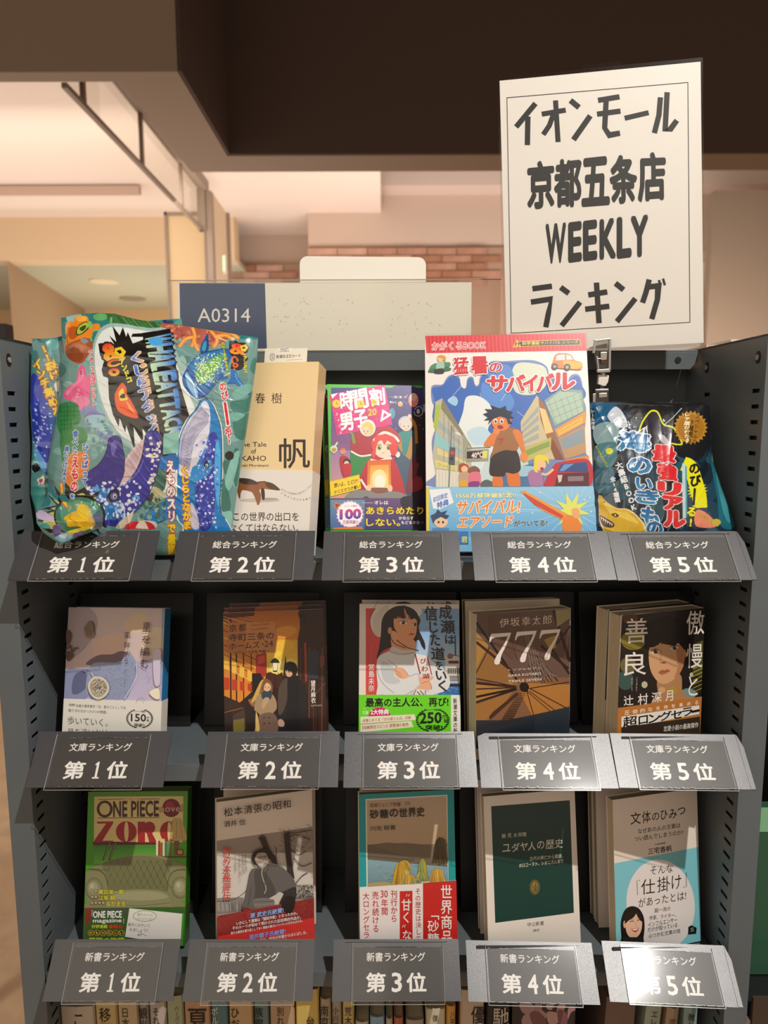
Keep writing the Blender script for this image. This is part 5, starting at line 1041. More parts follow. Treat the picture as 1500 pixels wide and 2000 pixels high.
# --- 1-3
T_=.012; mw,W_,H_=place('b13',T_); bk=book('childrens_paperback',mw,W_,H_,T_,'48c81e','green-edged childrens paperback with pink timetable title 20 and lantern girl','book',art=art13(),spine='3a2a5a')
stack(bk,mw,T_,[(-.004,.0005,-.4)],['green paperback copy directly behind the one with the pink timetable title'],'copies behind the green paperback')
# --- 1-4
T_=.010; mw,W_,H_=place('b14',T_); a,b=art14(); bk=book('comic_book',mw,W_,H_,T_,'f4f0ea','large white comic with red striped header, city street picture and blue band','book',band=(bandh(b,mw,(900,951)),'8ac8ec'),art=a,bart=b)
wr=MB().box(-.0006,-.0034,-.0006,W_+.0012,-.0031,H_+.0010); wr.obj('shrink_wrap',clearmat('shrink_wrap_film',(1,1,1),.01,.08),bk)
# --- row 2
T_=.018; mw,W_,H_=place('b21',T_); a,b=art21(); book('earring_paperback',mw,W_,H_,T_,'c9bfd8','grey-lilac paperback with pearl earring photo, 星を編む title and cream band','book',spine='2f86c4',band=(bandh(b,mw,(220,1367)),'efece2'),art=a,bart=b)
T_=.0125; mw,W_,H_=place('b22',T_); bk=book('lamplight_paperback',mw,W_,H_,T_,'f0e4d4','paperback with sunset street, lamp and couple in coats, front of its stack','book',spine='3a2018',art=art22())
stack(bk,mw,T_,[(.001,.0045,.0),(.006,.007,.2)],['sunset street paperback copy just behind the front one','rearmost copy in the stack of sunset street paperbacks'],'sunset street paperback stack')
T_=.014; mw,W_,H_=place('b23',T_); a,b=art23(); bk=book('portrait_paperback',mw,W_,H_,T_,'f0e4da','paperback with girl in white hat and crossed arms above a bright green band','book',spine='e8dccb',band=(bandh(b,mw,(790,1357)),'6ee01e'),art=a,bart=b)
stack(bk,mw,T_,[(.002,.0,.1)],['copy of the white hat paperback standing behind it'],'white hat paperback stack',('cover','pages'))
T_=.018; mw,W_,H_=place('b24',T_); bk=book('shaft_paperback',mw,W_,H_,T_,'e9dcc6','brown paperback with big 777 over a lift shaft, front of its stack','book',art=art24())
flat(bk,'b24',.7195,9,5,'copy right behind the brown 777 paperback','777 paperback stack',-.003,.0042)
T_=.019; mw,W_,H_=place('b25',T_); a,b=art25(); bk=book('face_paperback',mw,W_,H_,T_,'e8dccb','thick dark paperback with large woman face and 傲慢と善良 title','book',band=(bandh(b,mw,(1204,1383)),'c07a36'),art=a,bart=b)
stack(bk,mw,T_,[(.0,.001,.0)],['copy behind the thick dark woman face paperback'],'woman face paperback stack',('cover','pages'))
# --- row 3
T_=.020; mw,W_,H_=place('b31',T_); a,b=art31(); bk=book('armchair_novel',mw,W_,H_,T_,'4fa51c','bright green novel with leather armchair cover and big red title letters','book',spine='3f8a20',band=(bandh(b,mw,(200,1772.5)),'3c6a2a'),art=a,bart=b)
T_=.014; mw,W_,H_=place('b32',T_); bk=book('kimono_paperback',mw,W_,H_,T_,'f3e4d4','slim paperback with cream top, seated man in grey kimono and red foot','book',spine='e03a34',art=art32())
flat(bk,'b32',.733,13,3,'copy peeping out behind the kimono paperback','kimono paperback stack',-.0055)
T_=.012; mw,W_,H_=place('b33',T_); a,b=art33(); bk=book('sugar_paperback',mw,W_,H_,T_,'eadfcb','teal-framed slim paperback 砂糖の世界史 with red and white band','book',band=(bandh(b,mw,(796,1726)),'f2ebe6'),art=a,bart=b)
flat(bk,'b33',.711,13,1,'copy behind the teal-framed paperback','teal-framed paperback stack',-.001)
T_=.013; mw,W_,H_=place('b34',T_); bk=book('green_panel_paperback',mw,W_,H_,T_,'f2e9dd','cream slim paperback with large dark green panel','book',art=art34())
flat(bk,'b34',.722,13,3,'copy behind the cream paperback with green panel','green panel paperback stack',-.004)
T_=.013; mw,W_,H_=place('b35',T_); bk=book('style_paperback',mw,W_,H_,T_,'f2e6da','slim paperback 文体のひみつ with pale blue foot and smiling woman photo','book',art=art35())
c1=flat(bk,'b35',.731,10,2,'copy behind the pale blue and cream paperback','pale blue paperback stack',-.006); flat(bk,'b35',.7455,10,2,'rearmost copy behind the pale blue and cream paperback','pale blue paperback stack',-.007)
# ================================================================== SNACK TOY BAGS
def plerp(pts,n):
    P=np.array(pts,float); d=np.r_[0,np.cumsum(np.hypot(*(P[1:]-P[:-1]).T))]; t=np.linspace(0,d[-1],n)
    return np.column_stack([np.interp(t,d,P[:,0]),np.interp(t,d,P[:,1])])
def bag(name,label,top,bottom,left,right,mw,art,B,nx,ny,group=None,pull=None,wr=1.0,seed=1,depth=.018):
    """left/right run top->bottom; top/bottom run left->right (photo px measured on the bag)"""
    Tp,Bp,Lp,Rp=plerp(top,nx),plerp(bottom,nx),plerp(left,ny),plerp(right,ny)
    s=np.linspace(0,1,nx)[None,:,None]; t=np.linspace(0,1,ny)[:,None,None]
    C=(1-t)*Tp[None]+t*Bp[None]+(1-s)*Lp[:,None]+s*Rp[:,None]-((1-s)*(1-t)*Tp[0]+s*(1-t)*Tp[-1]+(1-s)*t*Bp[0]+s*t*Bp[-1])
    flat=C.reshape(-1,2); d=rays(flat); O=np.array(mw.translation); n=np.array(mw.to_3x3()@Vector((0,1,0)))
    tt=((O-np.array(CAM))@n)/(d@n)
    S,Tt=np.broadcast_to(s,(ny,nx,1)).ravel(),np.broadcast_to(t,(ny,nx,1)).ravel()
    bul=B*np.clip(16*S*(1-S)*Tt*(1-Tt),0,1)**.55
    r=np.random.default_rng(seed); w=np.zeros(len(S)); X,Y=flat[:,0],flat[:,1]
    warp=sum(8*np.sin(X/r.uniform(30,70)+Y/r.uniform(30,80)*r.choice([-1,1])+r.uniform(0,6)) for _ in range(4))
    for _ in range(10):
        a=r.uniform(0,math.pi); f=r.uniform(.035,.12); ph=r.uniform(0,6); msk=np.exp(-(((X-r.uniform(X.min(),X.max()))/90)**2+((Y-r.uniform(Y.min(),Y.max()))/90)**2))
        w+=(1-np.abs(np.sin((X*math.cos(a)+Y*math.sin(a)+warp)*f+ph)))**2*r.uniform(.5,1)*(.10+msk)*.0007
    edge=np.minimum(np.minimum(S,1-S),np.minimum(Tt,1-Tt)); w+=.0008*np.sin(X*.21+Y*.05)*np.exp(-edge/.03)
    fade=np.clip(edge/.02,0,1)
    tf=tt-bul-w*wr*(.3+.7*fade)
    if pull is not None: tf=tf-pull(X,Y)
    Pf=np.array(CAM)+d*tf[:,None]
    col=art.raster(C).reshape(-1,3)
    idx=np.arange(nx*ny).reshape(ny,nx); q=np.stack([idx[:-1,:-1],idx[1:,:-1],idx[1:,1:],idx[:-1,1:]],-1).reshape(-1,4)
    root=empty(name,Matrix.Translation(mw.translation)); tag(root,label,'snack bag',group)
    me=bpy.data.meshes.new('front_sheet'); L=Pf-np.array(mw.translation); me.from_pydata(L.tolist(),[],q.tolist())
    at=me.color_attributes.new('Col','FLOAT_COLOR','POINT'); at.data.foreach_set('color',np.column_stack([col,np.ones(len(col))]).astype(np.float32).ravel()); me.update()
    fr=link('front_sheet',me,M['foil'],root,smooth=True)
    # back sheet, coarse
    ix=np.linspace(0,nx-1,14).astype(int); iy=np.linspace(0,ny-1,14).astype(int)
    g=np.array([[idx[j,i] for i in ix] for j in iy]); e2=(16*S*(1-S)*Tt*(1-Tt))[g.ravel()]**.5
    tb=tf[g.ravel()]+.0004+e2*(bul[g.ravel()]+depth); Pb=np.array(CAM)+d[g.ravel()]*tb[:,None]-np.array(mw.translation)
    k=np.arange(196).reshape(14,14); qb=np.stack([k[:-1,:-1],k[:-1,1:],k[1:,1:],k[1:,:-1]],-1).reshape(-1,4)
    me=bpy.data.meshes.new('back_sheet'); me.from_pydata(Pb.tolist(),[],qb.tolist()); me.update(); link('back_sheet',me,mat('bag_back_'+name,'2f6f72',.3,coat=.6),root,smooth=True)
    return root
def spots(a,n,x0,y0,x1,y1,r0,r1,cols,poly=None):
    for _ in range(n):
        x,y=random.uniform(x0,x1),random.uniform(y0,y1)
        if poly and not inpoly(x,y,poly): continue
        a.e(x,y,random.uniform(r0,r1),random.uniform(r0,r1),random.choice(cols),n=7)
def inpoly(x,y,f):
    P=list(zip(f[::2],f[1::2])); c=False; j=len(P)-1
    for i in range(len(P)):
        if (P[i][1]>y)!=(P[j][1]>y) and x<(P[j][0]-P[i][0])*(y-P[i][1])/(P[j][1]-P[i][1])+P[i][0]: c=not c
        j=i
    return c
def vt(a,st,x0,y0,x1,y1,w,c,b=.03,**k): a.tv(st,x0,y0,x1,y1,w,c,b,**k)
def artbag1():
    a=Art(0,0,1); a.r(40,560,560,1150,'6f9c98')
    a.view(80,610,6.25)
    a.P([200,0,2700,0,2700,330,1300,300,900,160,700,400,300,330,200,300],'2f7f7c')
    for q in range(60): a.e(random.uniform(200,2600),random.uniform(50,2600),random.uniform(30,120),random.uniform(30,110),random.choice(['5f8f8c','7fb0ac','88b8b4','5a8482','93bcb4','4f7c7a']))
    # top coral / weed
    a.b([800,0,1000,10,1300,60,1700,110,1900,180,1750,240,1400,250,1150,180,950,150,850,120],'3c6a3c')
    for i in range(16): a.l([880+i*55,40+i*5,960+i*58,140+i*6,1060+i*55,160+i*8],9,random.choice(['22462a','6aa04a','4a8040']),True)
    a.b([640,40,720,10,800,30,800,80,740,100,660,90],'5fae6a'); a.l([620,350,600,280,650,220,760,220,840,190,860,60],34,'4aa05a',True); a.l([620,350,600,280,650,220,760,220,840,190,860,60],16,'7ac47a',True)
    a.b([1480,130,1800,150,2050,190,2250,240,2250,360,2000,420,1800,330,1640,300,1500,220],'b0604a'); spots(a,160,1480,150,2250,400,8,24,['c8745a','d88a6a','9a4a44','a85a6a'])
    for p_ in ([1850,180,1880,300,1840,420],[1860,300,1760,330,1690,420],[1860,330,1920,470],[2050,200,2150,330,2110,430],[2120,300,2250,280,2350,330],[2000,190,2300,250,2420,320]): a.l(p_,42,'e8923a',True); a.l(p_,18,'f6b45a',True)
    # left crab-pot coral, cookie shape
    a.b([300,180,340,110,400,120,420,60,500,40,570,60,600,140,700,140,720,200,640,220,620,300,560,330,500,420,440,520,360,560,300,500,290,420,310,300],'ef8a22'); a.b([340,200,420,170,480,240,400,330,340,300],'c05a14'); a.l([330,180,320,320,340,460],10,'a84a14',True); a.b([430,60,500,45,560,70,540,100,450,110],'f8b040')
    a.b([430,220,470,150,540,115,590,130,590,180,540,240,470,280,430,270],'1d2a10'); a.b([440,220,475,160,540,125,580,138,578,175,530,230,470,268,440,260],'a8c83a'); a.b([470,200,510,165,550,160,540,205,500,230],'3a4a14'); a.b([570,130,610,110,630,190,590,200],'8ac06a')
    a.b([300,420,360,370,460,330,540,310,600,340,640,430,580,520,500,620,400,610,320,540],'a8562a'); a.b([340,440,420,370,520,350,560,420,480,500,400,560],'c06a34'); a.b([480,330,540,320,580,360,520,380],'8a9aa0'); a.b([310,470,420,420,520,520,480,600,380,590,320,540],'8f4420')
    # pink sponge
    a.b([460,690,500,640,540,680,560,780,620,760,700,740,730,800,700,850,640,840,600,900,600,1000,540,1090,420,1080,300,1060,280,1000,320,920,420,850,440,780],'ef5f94'); a.b([470,720,520,700,500,830,400,920,330,1010,300,980,380,890,450,820],'f78ab4'); a.e(705,800,28,44,'b03060'); a.e(490,740,14,30,'c04070'); a.b([380,1050,520,1020,600,1090,500,1200,400,1150],'f082ac')
    a.tv('DeAgostini',470,930,340,1310,46,'f6dbe6',.012)
    a.tv('ブラックレッドトっ!',612,460,660,1330,66,'d8242e',.05,ob=.11,oc='ffffff')
    # green sponge, purple anemone
    a.b([210,1140,330,1090,440,1120,480,1240,480,1340,400,1400,330,1480,260,1520,200,1400,200,1260],'2f8a44'); 
    for i in range(6): a.l([215,1160+i*55,470,1150+i*50],8,'1f6a34'); a.l([240+i*42,1110,250+i*38,1480],6,'1f6a34')
    a.b([250,1480,480,1400,560,1470,560,1640,440,1780,300,1900,240,1700],'3a8a4a')
    for k in range(12):
        x=520+k*26; y=1180+k*34; a.l([x-40,y+30,x+60,y-30,x+200,y+20,x+330,y-10],34,random.choice(['8a6ab0','6a5096','a084c4','7a8ec0','5a7aa8']),True)
    a.b([700,940,800,880,820,1100,760,1230,680,1180],'7fb8c0'); a.b([560,1270,760,1260,840,1400,700,1420,560,1360],'9ac4d4'); spots(a,60,560,1300,1000,1700,12,40,['88b4b0','5a8c8c','a0ccc4'])
    a.b([330,1790,420,1700,560,1720,600,1850,520,1990,430,2100,520,2400,440,2450,360,2300,310,2120],'e8842e') 
    # white flash behind logo
    a.b([820,140,1300,190,1560,220,1700,600,2080,1500,2080,1960,1500,2260,1250,1800,960,1560,760,1200,660,800,640,380],'9dbdb6'); a.b([850,180,1300,230,1540,240,1640,600,2040,1600,2000,1940,1500,2200,1280,1700,980,1500,790,1200,680,800,670,380],'e4ece8')
    # black spiky logo field
    a.P([870,160,960,280,1000,180,1040,300,1060,240,1120,380,1340,300,1100,300,1120,260,1500,240,1540,245,1600,420,1580,480,2000,1900,1860,2040,1700,1960,1660,1800,1560,1820,1600,2200,1480,1800,1450,1560,1330,1460,1340,1560,1240,1420,1250,1600,1130,1400,1150,1700,1040,1380,1030,1470,960,1290,950,1400,880,1250,830,1050,820,800,760,780,740,700,770,600,720,520,700,380,800,370,900,400,830,280,920,360],'16120f')
    # eye
    a.b([900,1010,930,940,990,860,1040,920,1050,1000,1100,1080,1190,1280,1060,1270,950,1210,910,1120],'ec5a22'); a.b([950,980,1000,930,1020,1000,1060,1060,980,1080,960,1060],'f0d83a'); a.b([960,1030,1010,990,1030,1040,990,1050],'16120f'); a.b([1040,1080,1100,1150,1160,1250,1080,1180],'f9a05a')
    # &Co lettering
    for ch,q in (('&',((720,420),(900,360),(1020,560),(800,600))),('C',((800,600),(930,570),(960,640),(830,680))),('o',((820,700),(940,680),(960,760),(850,780)))):
        a.tq(ch,*q,'e8362a',.05,ob=.13,oc='16120f',c2='f2c02a')
    a.P([900,440,980,420,1040,480,1000,550,940,520,900,500],'efd02a'); a.P([920,470,970,455,990,490,960,510],'16120f')
    a.tv('アンドコ',975,560,1090,860,80,'e8dc2a',.06,ob=.11,oc='16120f')
    # katakana name, running down the bag
    a.tv('くじらアタック',1160,480,1430,1500,230,'1f72d8',.05,ob=.09,oc='f4f4ec',c2='f2b84a')
    # WHALE ATTACK running down
    a.view(290,610,6.25)
    a.l([95,225,200,900,330,1560],345,'16120f'); 
    word='WHALEATTACK'; n=len(word)
    for i,ch in enumerate(word):
        t0=(i+.04)/n; t1=(i+.98)/n
        def pt(t,side):
            cx=112+215*t; cy=275+1240*t; hw=148-58*t
            return (cx+side*hw,cy-side*18+ (0))
        R=lambda t: pt(t,1); Lf=lambda t: pt(t,-1)
        # glyph is turned clockwise: its top faces right
        a.tq(ch,R(t0),R(t1),Lf(t1),Lf(t0),'1f7ad8',.05,ob=.12,oc='16120f',c2='c8e8bc')
    a.b([0,330,110,300,170,340,150,400,40,400],'4aa8e8')
    # whale shark
    ws=[410,800,440,720,520,590,640,500,760,470,900,440,1000,460,1010,560,960,650,900,760,840,840,760,960,700,1030,600,1060,500,990,430,900]
    a.b([x+(8 if k%2 else -10) for k,x in enumerate(ws)],'eaf4f2'); a.b(ws,'1f5fa8'); a.b([500,620,640,520,800,480,940,470,960,600,860,760,700,930,600,860,560,760],'2a78b8'); a.b([570,740,640,640,780,560,900,520,880,640,780,760,680,860,600,820],'5aa858')
    spots(a,190,560,500,960,880,5,11,['d8f0f8','e8f8b0','b8e85a'],ws); spots(a,120,600,600,860,860,4,9,['e8f86a','f6ffd8'],ws)
    a.b([450,760,480,740,560,880,600,960,600,1050,560,1020,480,900],'8ac0e8'); a.l([455,765,540,860,590,1040],12,'e0f0f8',True); a.e(478,712,14,16,'101a2a')
    a.b([630,440,680,320,725,260,735,360,735,440,700,500,640,500],'1f4f8a'); a.b([650,440,690,350,710,380,690,470],'3a9ac0'); a.b([800,800,880,740,960,780,970,810,900,830,830,820],'2a6ab0')
    a.b([960,870,1000,800,1010,700,1070,720,1100,800,1200,920,1250,990,1230,1015,1150,960,1080,880,1010,880],'2472c0'); a.l([1060,740,1090,830,1230,985],10,'6ab8f0',True)
    for p_ in ([540,600,640,500,900,445],[420,820,500,990,600,1060,760,950,900,770],[960,870,1060,870,1240,1010]): a.l(p_,6,'141a30',True)
    # right-side camouflage
    for f in ([1000,1100,1200,1050,1260,960,1300,1100,1240,1200,1060,1240],[1040,1320,1180,1240,1240,1260,1200,1500,1060,1500],[1280,560,1340,600,1320,760,1240,700]): a.b(f,'3f7f74')
    for f in ([1020,1000,1120,900,1250,880,1260,960,1100,1060],[980,1260,1060,1220,1180,1250,1060,1330]): a.b(f,'7ab8ac')
    a.tv('のび',900,850,940,1070,90,'d8242e',.05,ob=.11,oc='ffffff'); a.l([930,1090,975,1385],58,'ffffff'); a.l([932,1098,972,1375],34,'d8242e'); a.tv('る',965,1400,985,1520,100,'d8242e',.05,ob=.11,oc='ffffff')
    # small &Co badge top right
    a.P([985,350,1060,340,1100,370,1180,370,1230,430,1210,490,1160,520,1220,560,1140,700,1090,710,1000,690,1030,560,985,480],'16120f'); a.tq('&',(1000,380),(1190,390),(1180,520),(1000,500),'e8362a',.04,c2='f2a02a'); a.tq('Co.',(1060,520),(1150,680),(1040,700),(1010,560),'f06a2a',.04); a.P([1120,410,1190,390,1220,430,1180,480,1130,460],'efd02a'); a.P([1145,425,1180,420,1180,445,1150,445],'16120f')
    a.tv('アンドコ',1182,530,1182,740,52,'e8dc2a',.06,ob=.12,oc='16120f'); a.tv('のり〜るおもちゃ',905,360,965,720,46,'d8e03a',.05,ob=.14,oc='16120f'); a.l([855,312,960,352],12,'e8d8b0'); a.l([920,780,1000,735],12,'e8d86a')
    # big blue whale right (view in lower crop)
    a.view(270,830,6.25)
    wh=[480,480,500,180,600,-60,700,-190,760,-290,830,-320,900,-260,950,-150,1000,0,1020,200,1020,600,1000,900,1010,1040,1060,1150,1120,1260,1180,1500,560,1500,560,1250,480,1100]
    a.b([x+(0 if k%2 else (-16 if x<700 else 16)) for k,x in enumerate(wh)],'e8f4f0'); a.b(wh,'1f82c8'); a.l([480,480,500,180,600,-60,700,-190,760,-290,830,-320,900,-260,950,-150,1000,0,1020,200,1020,600,1000,900,1010,1040,1060,1150],8,'0e1a30',True)
    a.b([500,480,515,180,610,-50,720,-180,800,-290,860,-240,880,-60,850,160,780,350,700,500,640,620,560,640,500,600],'dcdce8')
    for i in range(22):
        t=i/21; a.l([500+t*120,470+90*t,540+t*150,130+60*t,660+t*170,-80+80*t,770+t*95,-230+110*t],5,random.choice(['7a7aa8','a8a8c8','8a88b0']),True)
    a.b([880,100,960,120,990,400,960,760,900,1200,820,1300,740,1240,700,1000,700,700,760,500,830,300],'3442a8'); a.b([660,520,760,480,870,420,900,480,860,600,740,680,640,700],'2a92d4'); a.b([950,200,1000,300,1000,700,980,1000,930,700],'4ab4ee')
    spots(a,150,700,150,980,1250,6,20,['b8c4f8','7a8af0','e0e8ff','5a6ae0'],wh)
    a.b([800,470,830,430,860,470,860,520,830,530,810,510],'14284a'); a.e(836,495,16,22,'e8f4fa'); a.e(834,500,9,14,'0a0a14'); a.l([780,450,800,540,840,590],4,'14284a',True); a.l([640,680,720,740,720,820,640,860],7,'14284a',True); a.b([650,950,720,1100,740,1260,660,1260,600,1100],'d0ccdc')
    for f in ([1040,440,1140,440,1150,560,1080,610,1040,560],[1170,300,1240,330,1240,500,1200,760,1160,640],[1030,650,1090,780,1130,960,1110,1050,1020,1050,1010,900],[1180,80,1320,60,1290,180,1200,160]): a.b(f,'3f7a6c')
    for f in ([1150,380,1240,330,1180,620,1110,800,1060,680],[1020,1080,1140,1060,1140,1240,1100,1180]): a.b(f,'8ac8bc')
    a.tv('る!!',1095,20,1115,245,105,'d8242e',.05,ob=.11,oc='ffffff'); a.e(1113,375,56,56,'2a1c18')
    # middle area
    a.b([240,370,330,380,400,350,470,370,480,540,340,550,240,540],'1f72c0'); a.P([310,110,500,80,490,340,300,360],'7fbcae'); a.b([130,1040,300,900,500,880,500,980,460,1120,340,1160,260,1200,180,1210,70,1150],'1f7ac4'); a.b([180,540,330,560,330,760,240,860,180,860,190,700],'3a6a5c'); a.b([170,760,260,780,330,900,160,980,140,900],'b8b084'); spots(a,50,0,850,330,1150,14,36,['4f8478','8ab4a4','33685c']); a.e(130,890,52,44,'3a3a44')
    a.l([130,1040,230,950,340,890],7,'0e1a30',True); a.l([70,1150,180,1210,340,1160],7,'0e1a30',True); a.l([240,370,330,380,400,350,480,370],7,'0e1a30',True)
    a.b([0,1170,200,1180,210,1260,0,1260],'d8d0c4'); a.b([60,1180,160,1200,200,1270,0,1270],'c8242e')
    # open-mouth humpback at left (crop 50,830)
    a.view(50,830,6.25)
    a.b([960,-0,1100,-60,1500,-60,1700,60,1640,300,1440,560,1100,700,900,500],'a8ccc0') if False else None
    a.b([1010,180,1060,140,1120,130,1160,160,1180,260,1210,400,1210,540,1180,680,1130,760,1000,780,900,800,760,760,720,620,780,560,900,470,980,330],'3a2f8a'); a.b([1040,240,1090,200,1110,280,1060,380],'6a60b8'); a.l([1010,180,1060,138,1120,130,1160,160,1190,300,1212,480,1180,680,1130,760],9,'100c28',True)
    a.b([1220,420,1300,300,1400,200,1450,180,1460,260,1400,440,1300,620,1180,740,1140,750,1190,640,1210,540],'d8bcc0'); 
    for i in range(20): t=i/19; a.l([1215+t*180,480-t*250,1330+t*110,560-t*300],4,'5a4a5a')
    a.b([1300,640,1400,440,1440,260,1470,110,1560,70,1640,110,1660,300,1600,600,1500,860,1400,1000,1300,1100,1200,1200,1080,1240,900,1200,760,1100,740,900,800,760,1000,780,1140,750],'34309a'); a.b([820,800,1000,780,1100,900,1180,1050,1100,1160,920,1120,780,1000],'2f7ac8')
    spots(a,120,760,680,1400,1150,8,30,['e8f0fa','c0d8f4','5aa8e8','d8dcf4']); 
    up=[1300,640,1400,440,1440,260,1470,110,1560,70,1640,110,1660,300,1600,600,1500,860,1400,1000,1300,1100,1200,1200,1080,1240]; spots(a,60,1480,150,1660,820,10,24,['f0ead8','d8ccb0','e8e0d0'],up); a.l(up,8,'0c0a20',True)
    a.b([1150,1180,1300,1060,1330,1020,1280,1180,1180,1260,1100,1260],'d8d0b8'); a.l([1130,760,1250,700,1380,560,1440,420],8,'8a80d0',True)
    a.b([990,880,1040,800,1120,780,1150,840,1130,920,1060,950,1010,940],'1a1440'); a.e(1080,870,44,46,'6a64b8'); a.e(1088,872,22,30,'e0e8d0'); a.e(1090,878,12,18,'0a0a10'); a.l([1000,900,1040,950,1110,940],6,'a8a0e0',True)
    a.P([1220,1220,1300,1180,1420,1180,1500,1200,1500,1270,1200,1270],'d8242e'); a.P([1350,1230,1400,1170,1460,1180,1500,1270,1340,1262],'e8dcc8')
    a.e(1440,420,1,1,'ffffff')
    # burst bottom-left
    a.P([270,850,400,940,350,740,480,890,480,700,600,820,720,760,800,860,910,800,850,930,960,950,900,1020,990,1100,900,1140,1000,1250,300,1320,110,1200,190,1130,170,1080,330,1040,180,1020,380,980],'1a140f'); a.P([330,900,440,960,420,800,520,900,600,860,700,830,780,900,860,880,830,960,930,1000,900,1080,960,1150,880,1180,960,1260,380,1290,180,1230,240,1140,200,1090,400,1050,300,1020,420,990],'ccc86a')
    a.e(660,1110,318,258,'2a2018'); a.e(655,1115,290,236,'3f7a5a'); a.e(640,1080,220,160,'5a9a7a'); spots(a,22,420,930,880,1060,12,26,['a8d0b8','7ab89a']); a.b([820,1100,930,1080,930,1250,820,1260],'6a6a70')
    a.b([470,1130,560,1070,630,1040,640,980,690,960,780,1010,820,1120,850,1220,760,1260,640,1240,520,1240,500,1180],'e8b81a'); a.b([640,990,700,970,770,1030,800,1120,700,1130,630,1060],'f0d02a'); a.l([560,1080,540,1140,640,1200],8,'a87a10',True); a.l([640,1050,760,1130],5,'b88a14')
    # fish tail corner, lilac
    a.b([110,1060,200,1040,330,1110,340,1160,240,1170,140,1130],'c8b8d8'); a.l([110,1060,200,1036,330,1110],7,'1a1430',True); a.b([110,1180,260,1200,300,1260,180,1250],'4ab0a8'); a.b([340,1230,430,1220,420,1330,360,1360,330,1300],'6a5a9a'); a.b([360,1370,460,1320,560,1310,570,1370,480,1430,380,1400],'8ad0f0'); a.b([400,1350,500,1330,480,1390],'eaf6fa'); a.b([520,1300,700,1250,840,1240,700,1300,560,1340],'e8d83a'); a.b([580,1330,700,1290,690,1330,600,1370],'7a6ab0')
    a.l([780,560,900,470,980,330,1010,180],8,'100c28',True); a.l([1140,750,1190,640,1300,620,1400,440,1460,260,1450,180],6,'3a1a30',True)
    # Japanese slogans
    a.tv('食べた',610,60,600,350,72,'1f62b8',.05,ob=.11,oc='ffffff'); a.tv('えもの',610,380,592,820,96,'d8242e',.055,ob=.11,oc='ffffff'); a.tv('を',572,835,570,905,68,'1f62b8',.05,ob=.12,oc='ffffff'); a.tv('ひっぱって',730,220,722,750,78,'1f62b8',.05,ob=.11,oc='ffffff'); a.tv('見つけよう',508,258,462,715,66,'1f62b8',.05,ob=.11,oc='ffffff')
    a.P([412,700,455,705,470,860,500,870,522,1040,430,950,455,940,430,860],'d8502a'); a.P([420,712,448,714,462,880,490,885,512,1020,445,945,468,935,440,850],'f6d02a')
    a.view(270,830,6.25)
    a.tv('えものスリ',392,430,410,1190,118,'f0ece8',.05,ob=.12,oc='a01824'); a.tv('で',405,1200,405,1320,110,'f2d42a',.05,ob=.12,oc='c02418'); a.tv('量猟',408,1330,408,1580,105,'f2d42a',.05,ob=.12,oc='c02418')
    a.tv('くじらとなかま',565,500,600,1280,112,'f6d62a',.055,ob=.12,oc='c02418')
    return a
def artbag2():
    a=Art(0,640,4); a.r(-100,-100,1600,2000,'4a8a88'); spots(a,50,200,40,900,800,30,90,['3f7c7c','6aa8a4','2f6468'])
    a.b([240,380,340,420,420,560,470,700,500,1100,360,1150,300,960,250,800],'2438a8'); a.b([260,900,300,960,380,1100,340,1120,270,1000],'5aa0d8'); a.b([380,600,460,700,470,900,400,860],'1a5a9a'); spots(a,60,260,560,420,1000,4,10,['b0c8ff','7a98f0','e0ecff'])
    a.b([230,1060,290,1040,310,1120,260,1130],'8ac8c0'); a.e(280,1095,34,36,'141414'); a.P([285,1190,340,1155,350,1200,320,1240],'e8e0d8'); a.P([300,1195,335,1170,335,1200,315,1225],'b02a3a'); a.b([250,1280,420,1200,430,1400,280,1440],'3a8f88')
    a.tv('!!裂け',330,130,440,400,90,'f2cc2a',.05,ob=.14,oc='8a2a1a'); a.tv('インチ集めろ',275,250,460,690,80,'f2cc2a',.05,ob=.14,oc='8a2a1a'); a.b([430,430,510,420,500,470,440,500],'e0d8d0')
    return a
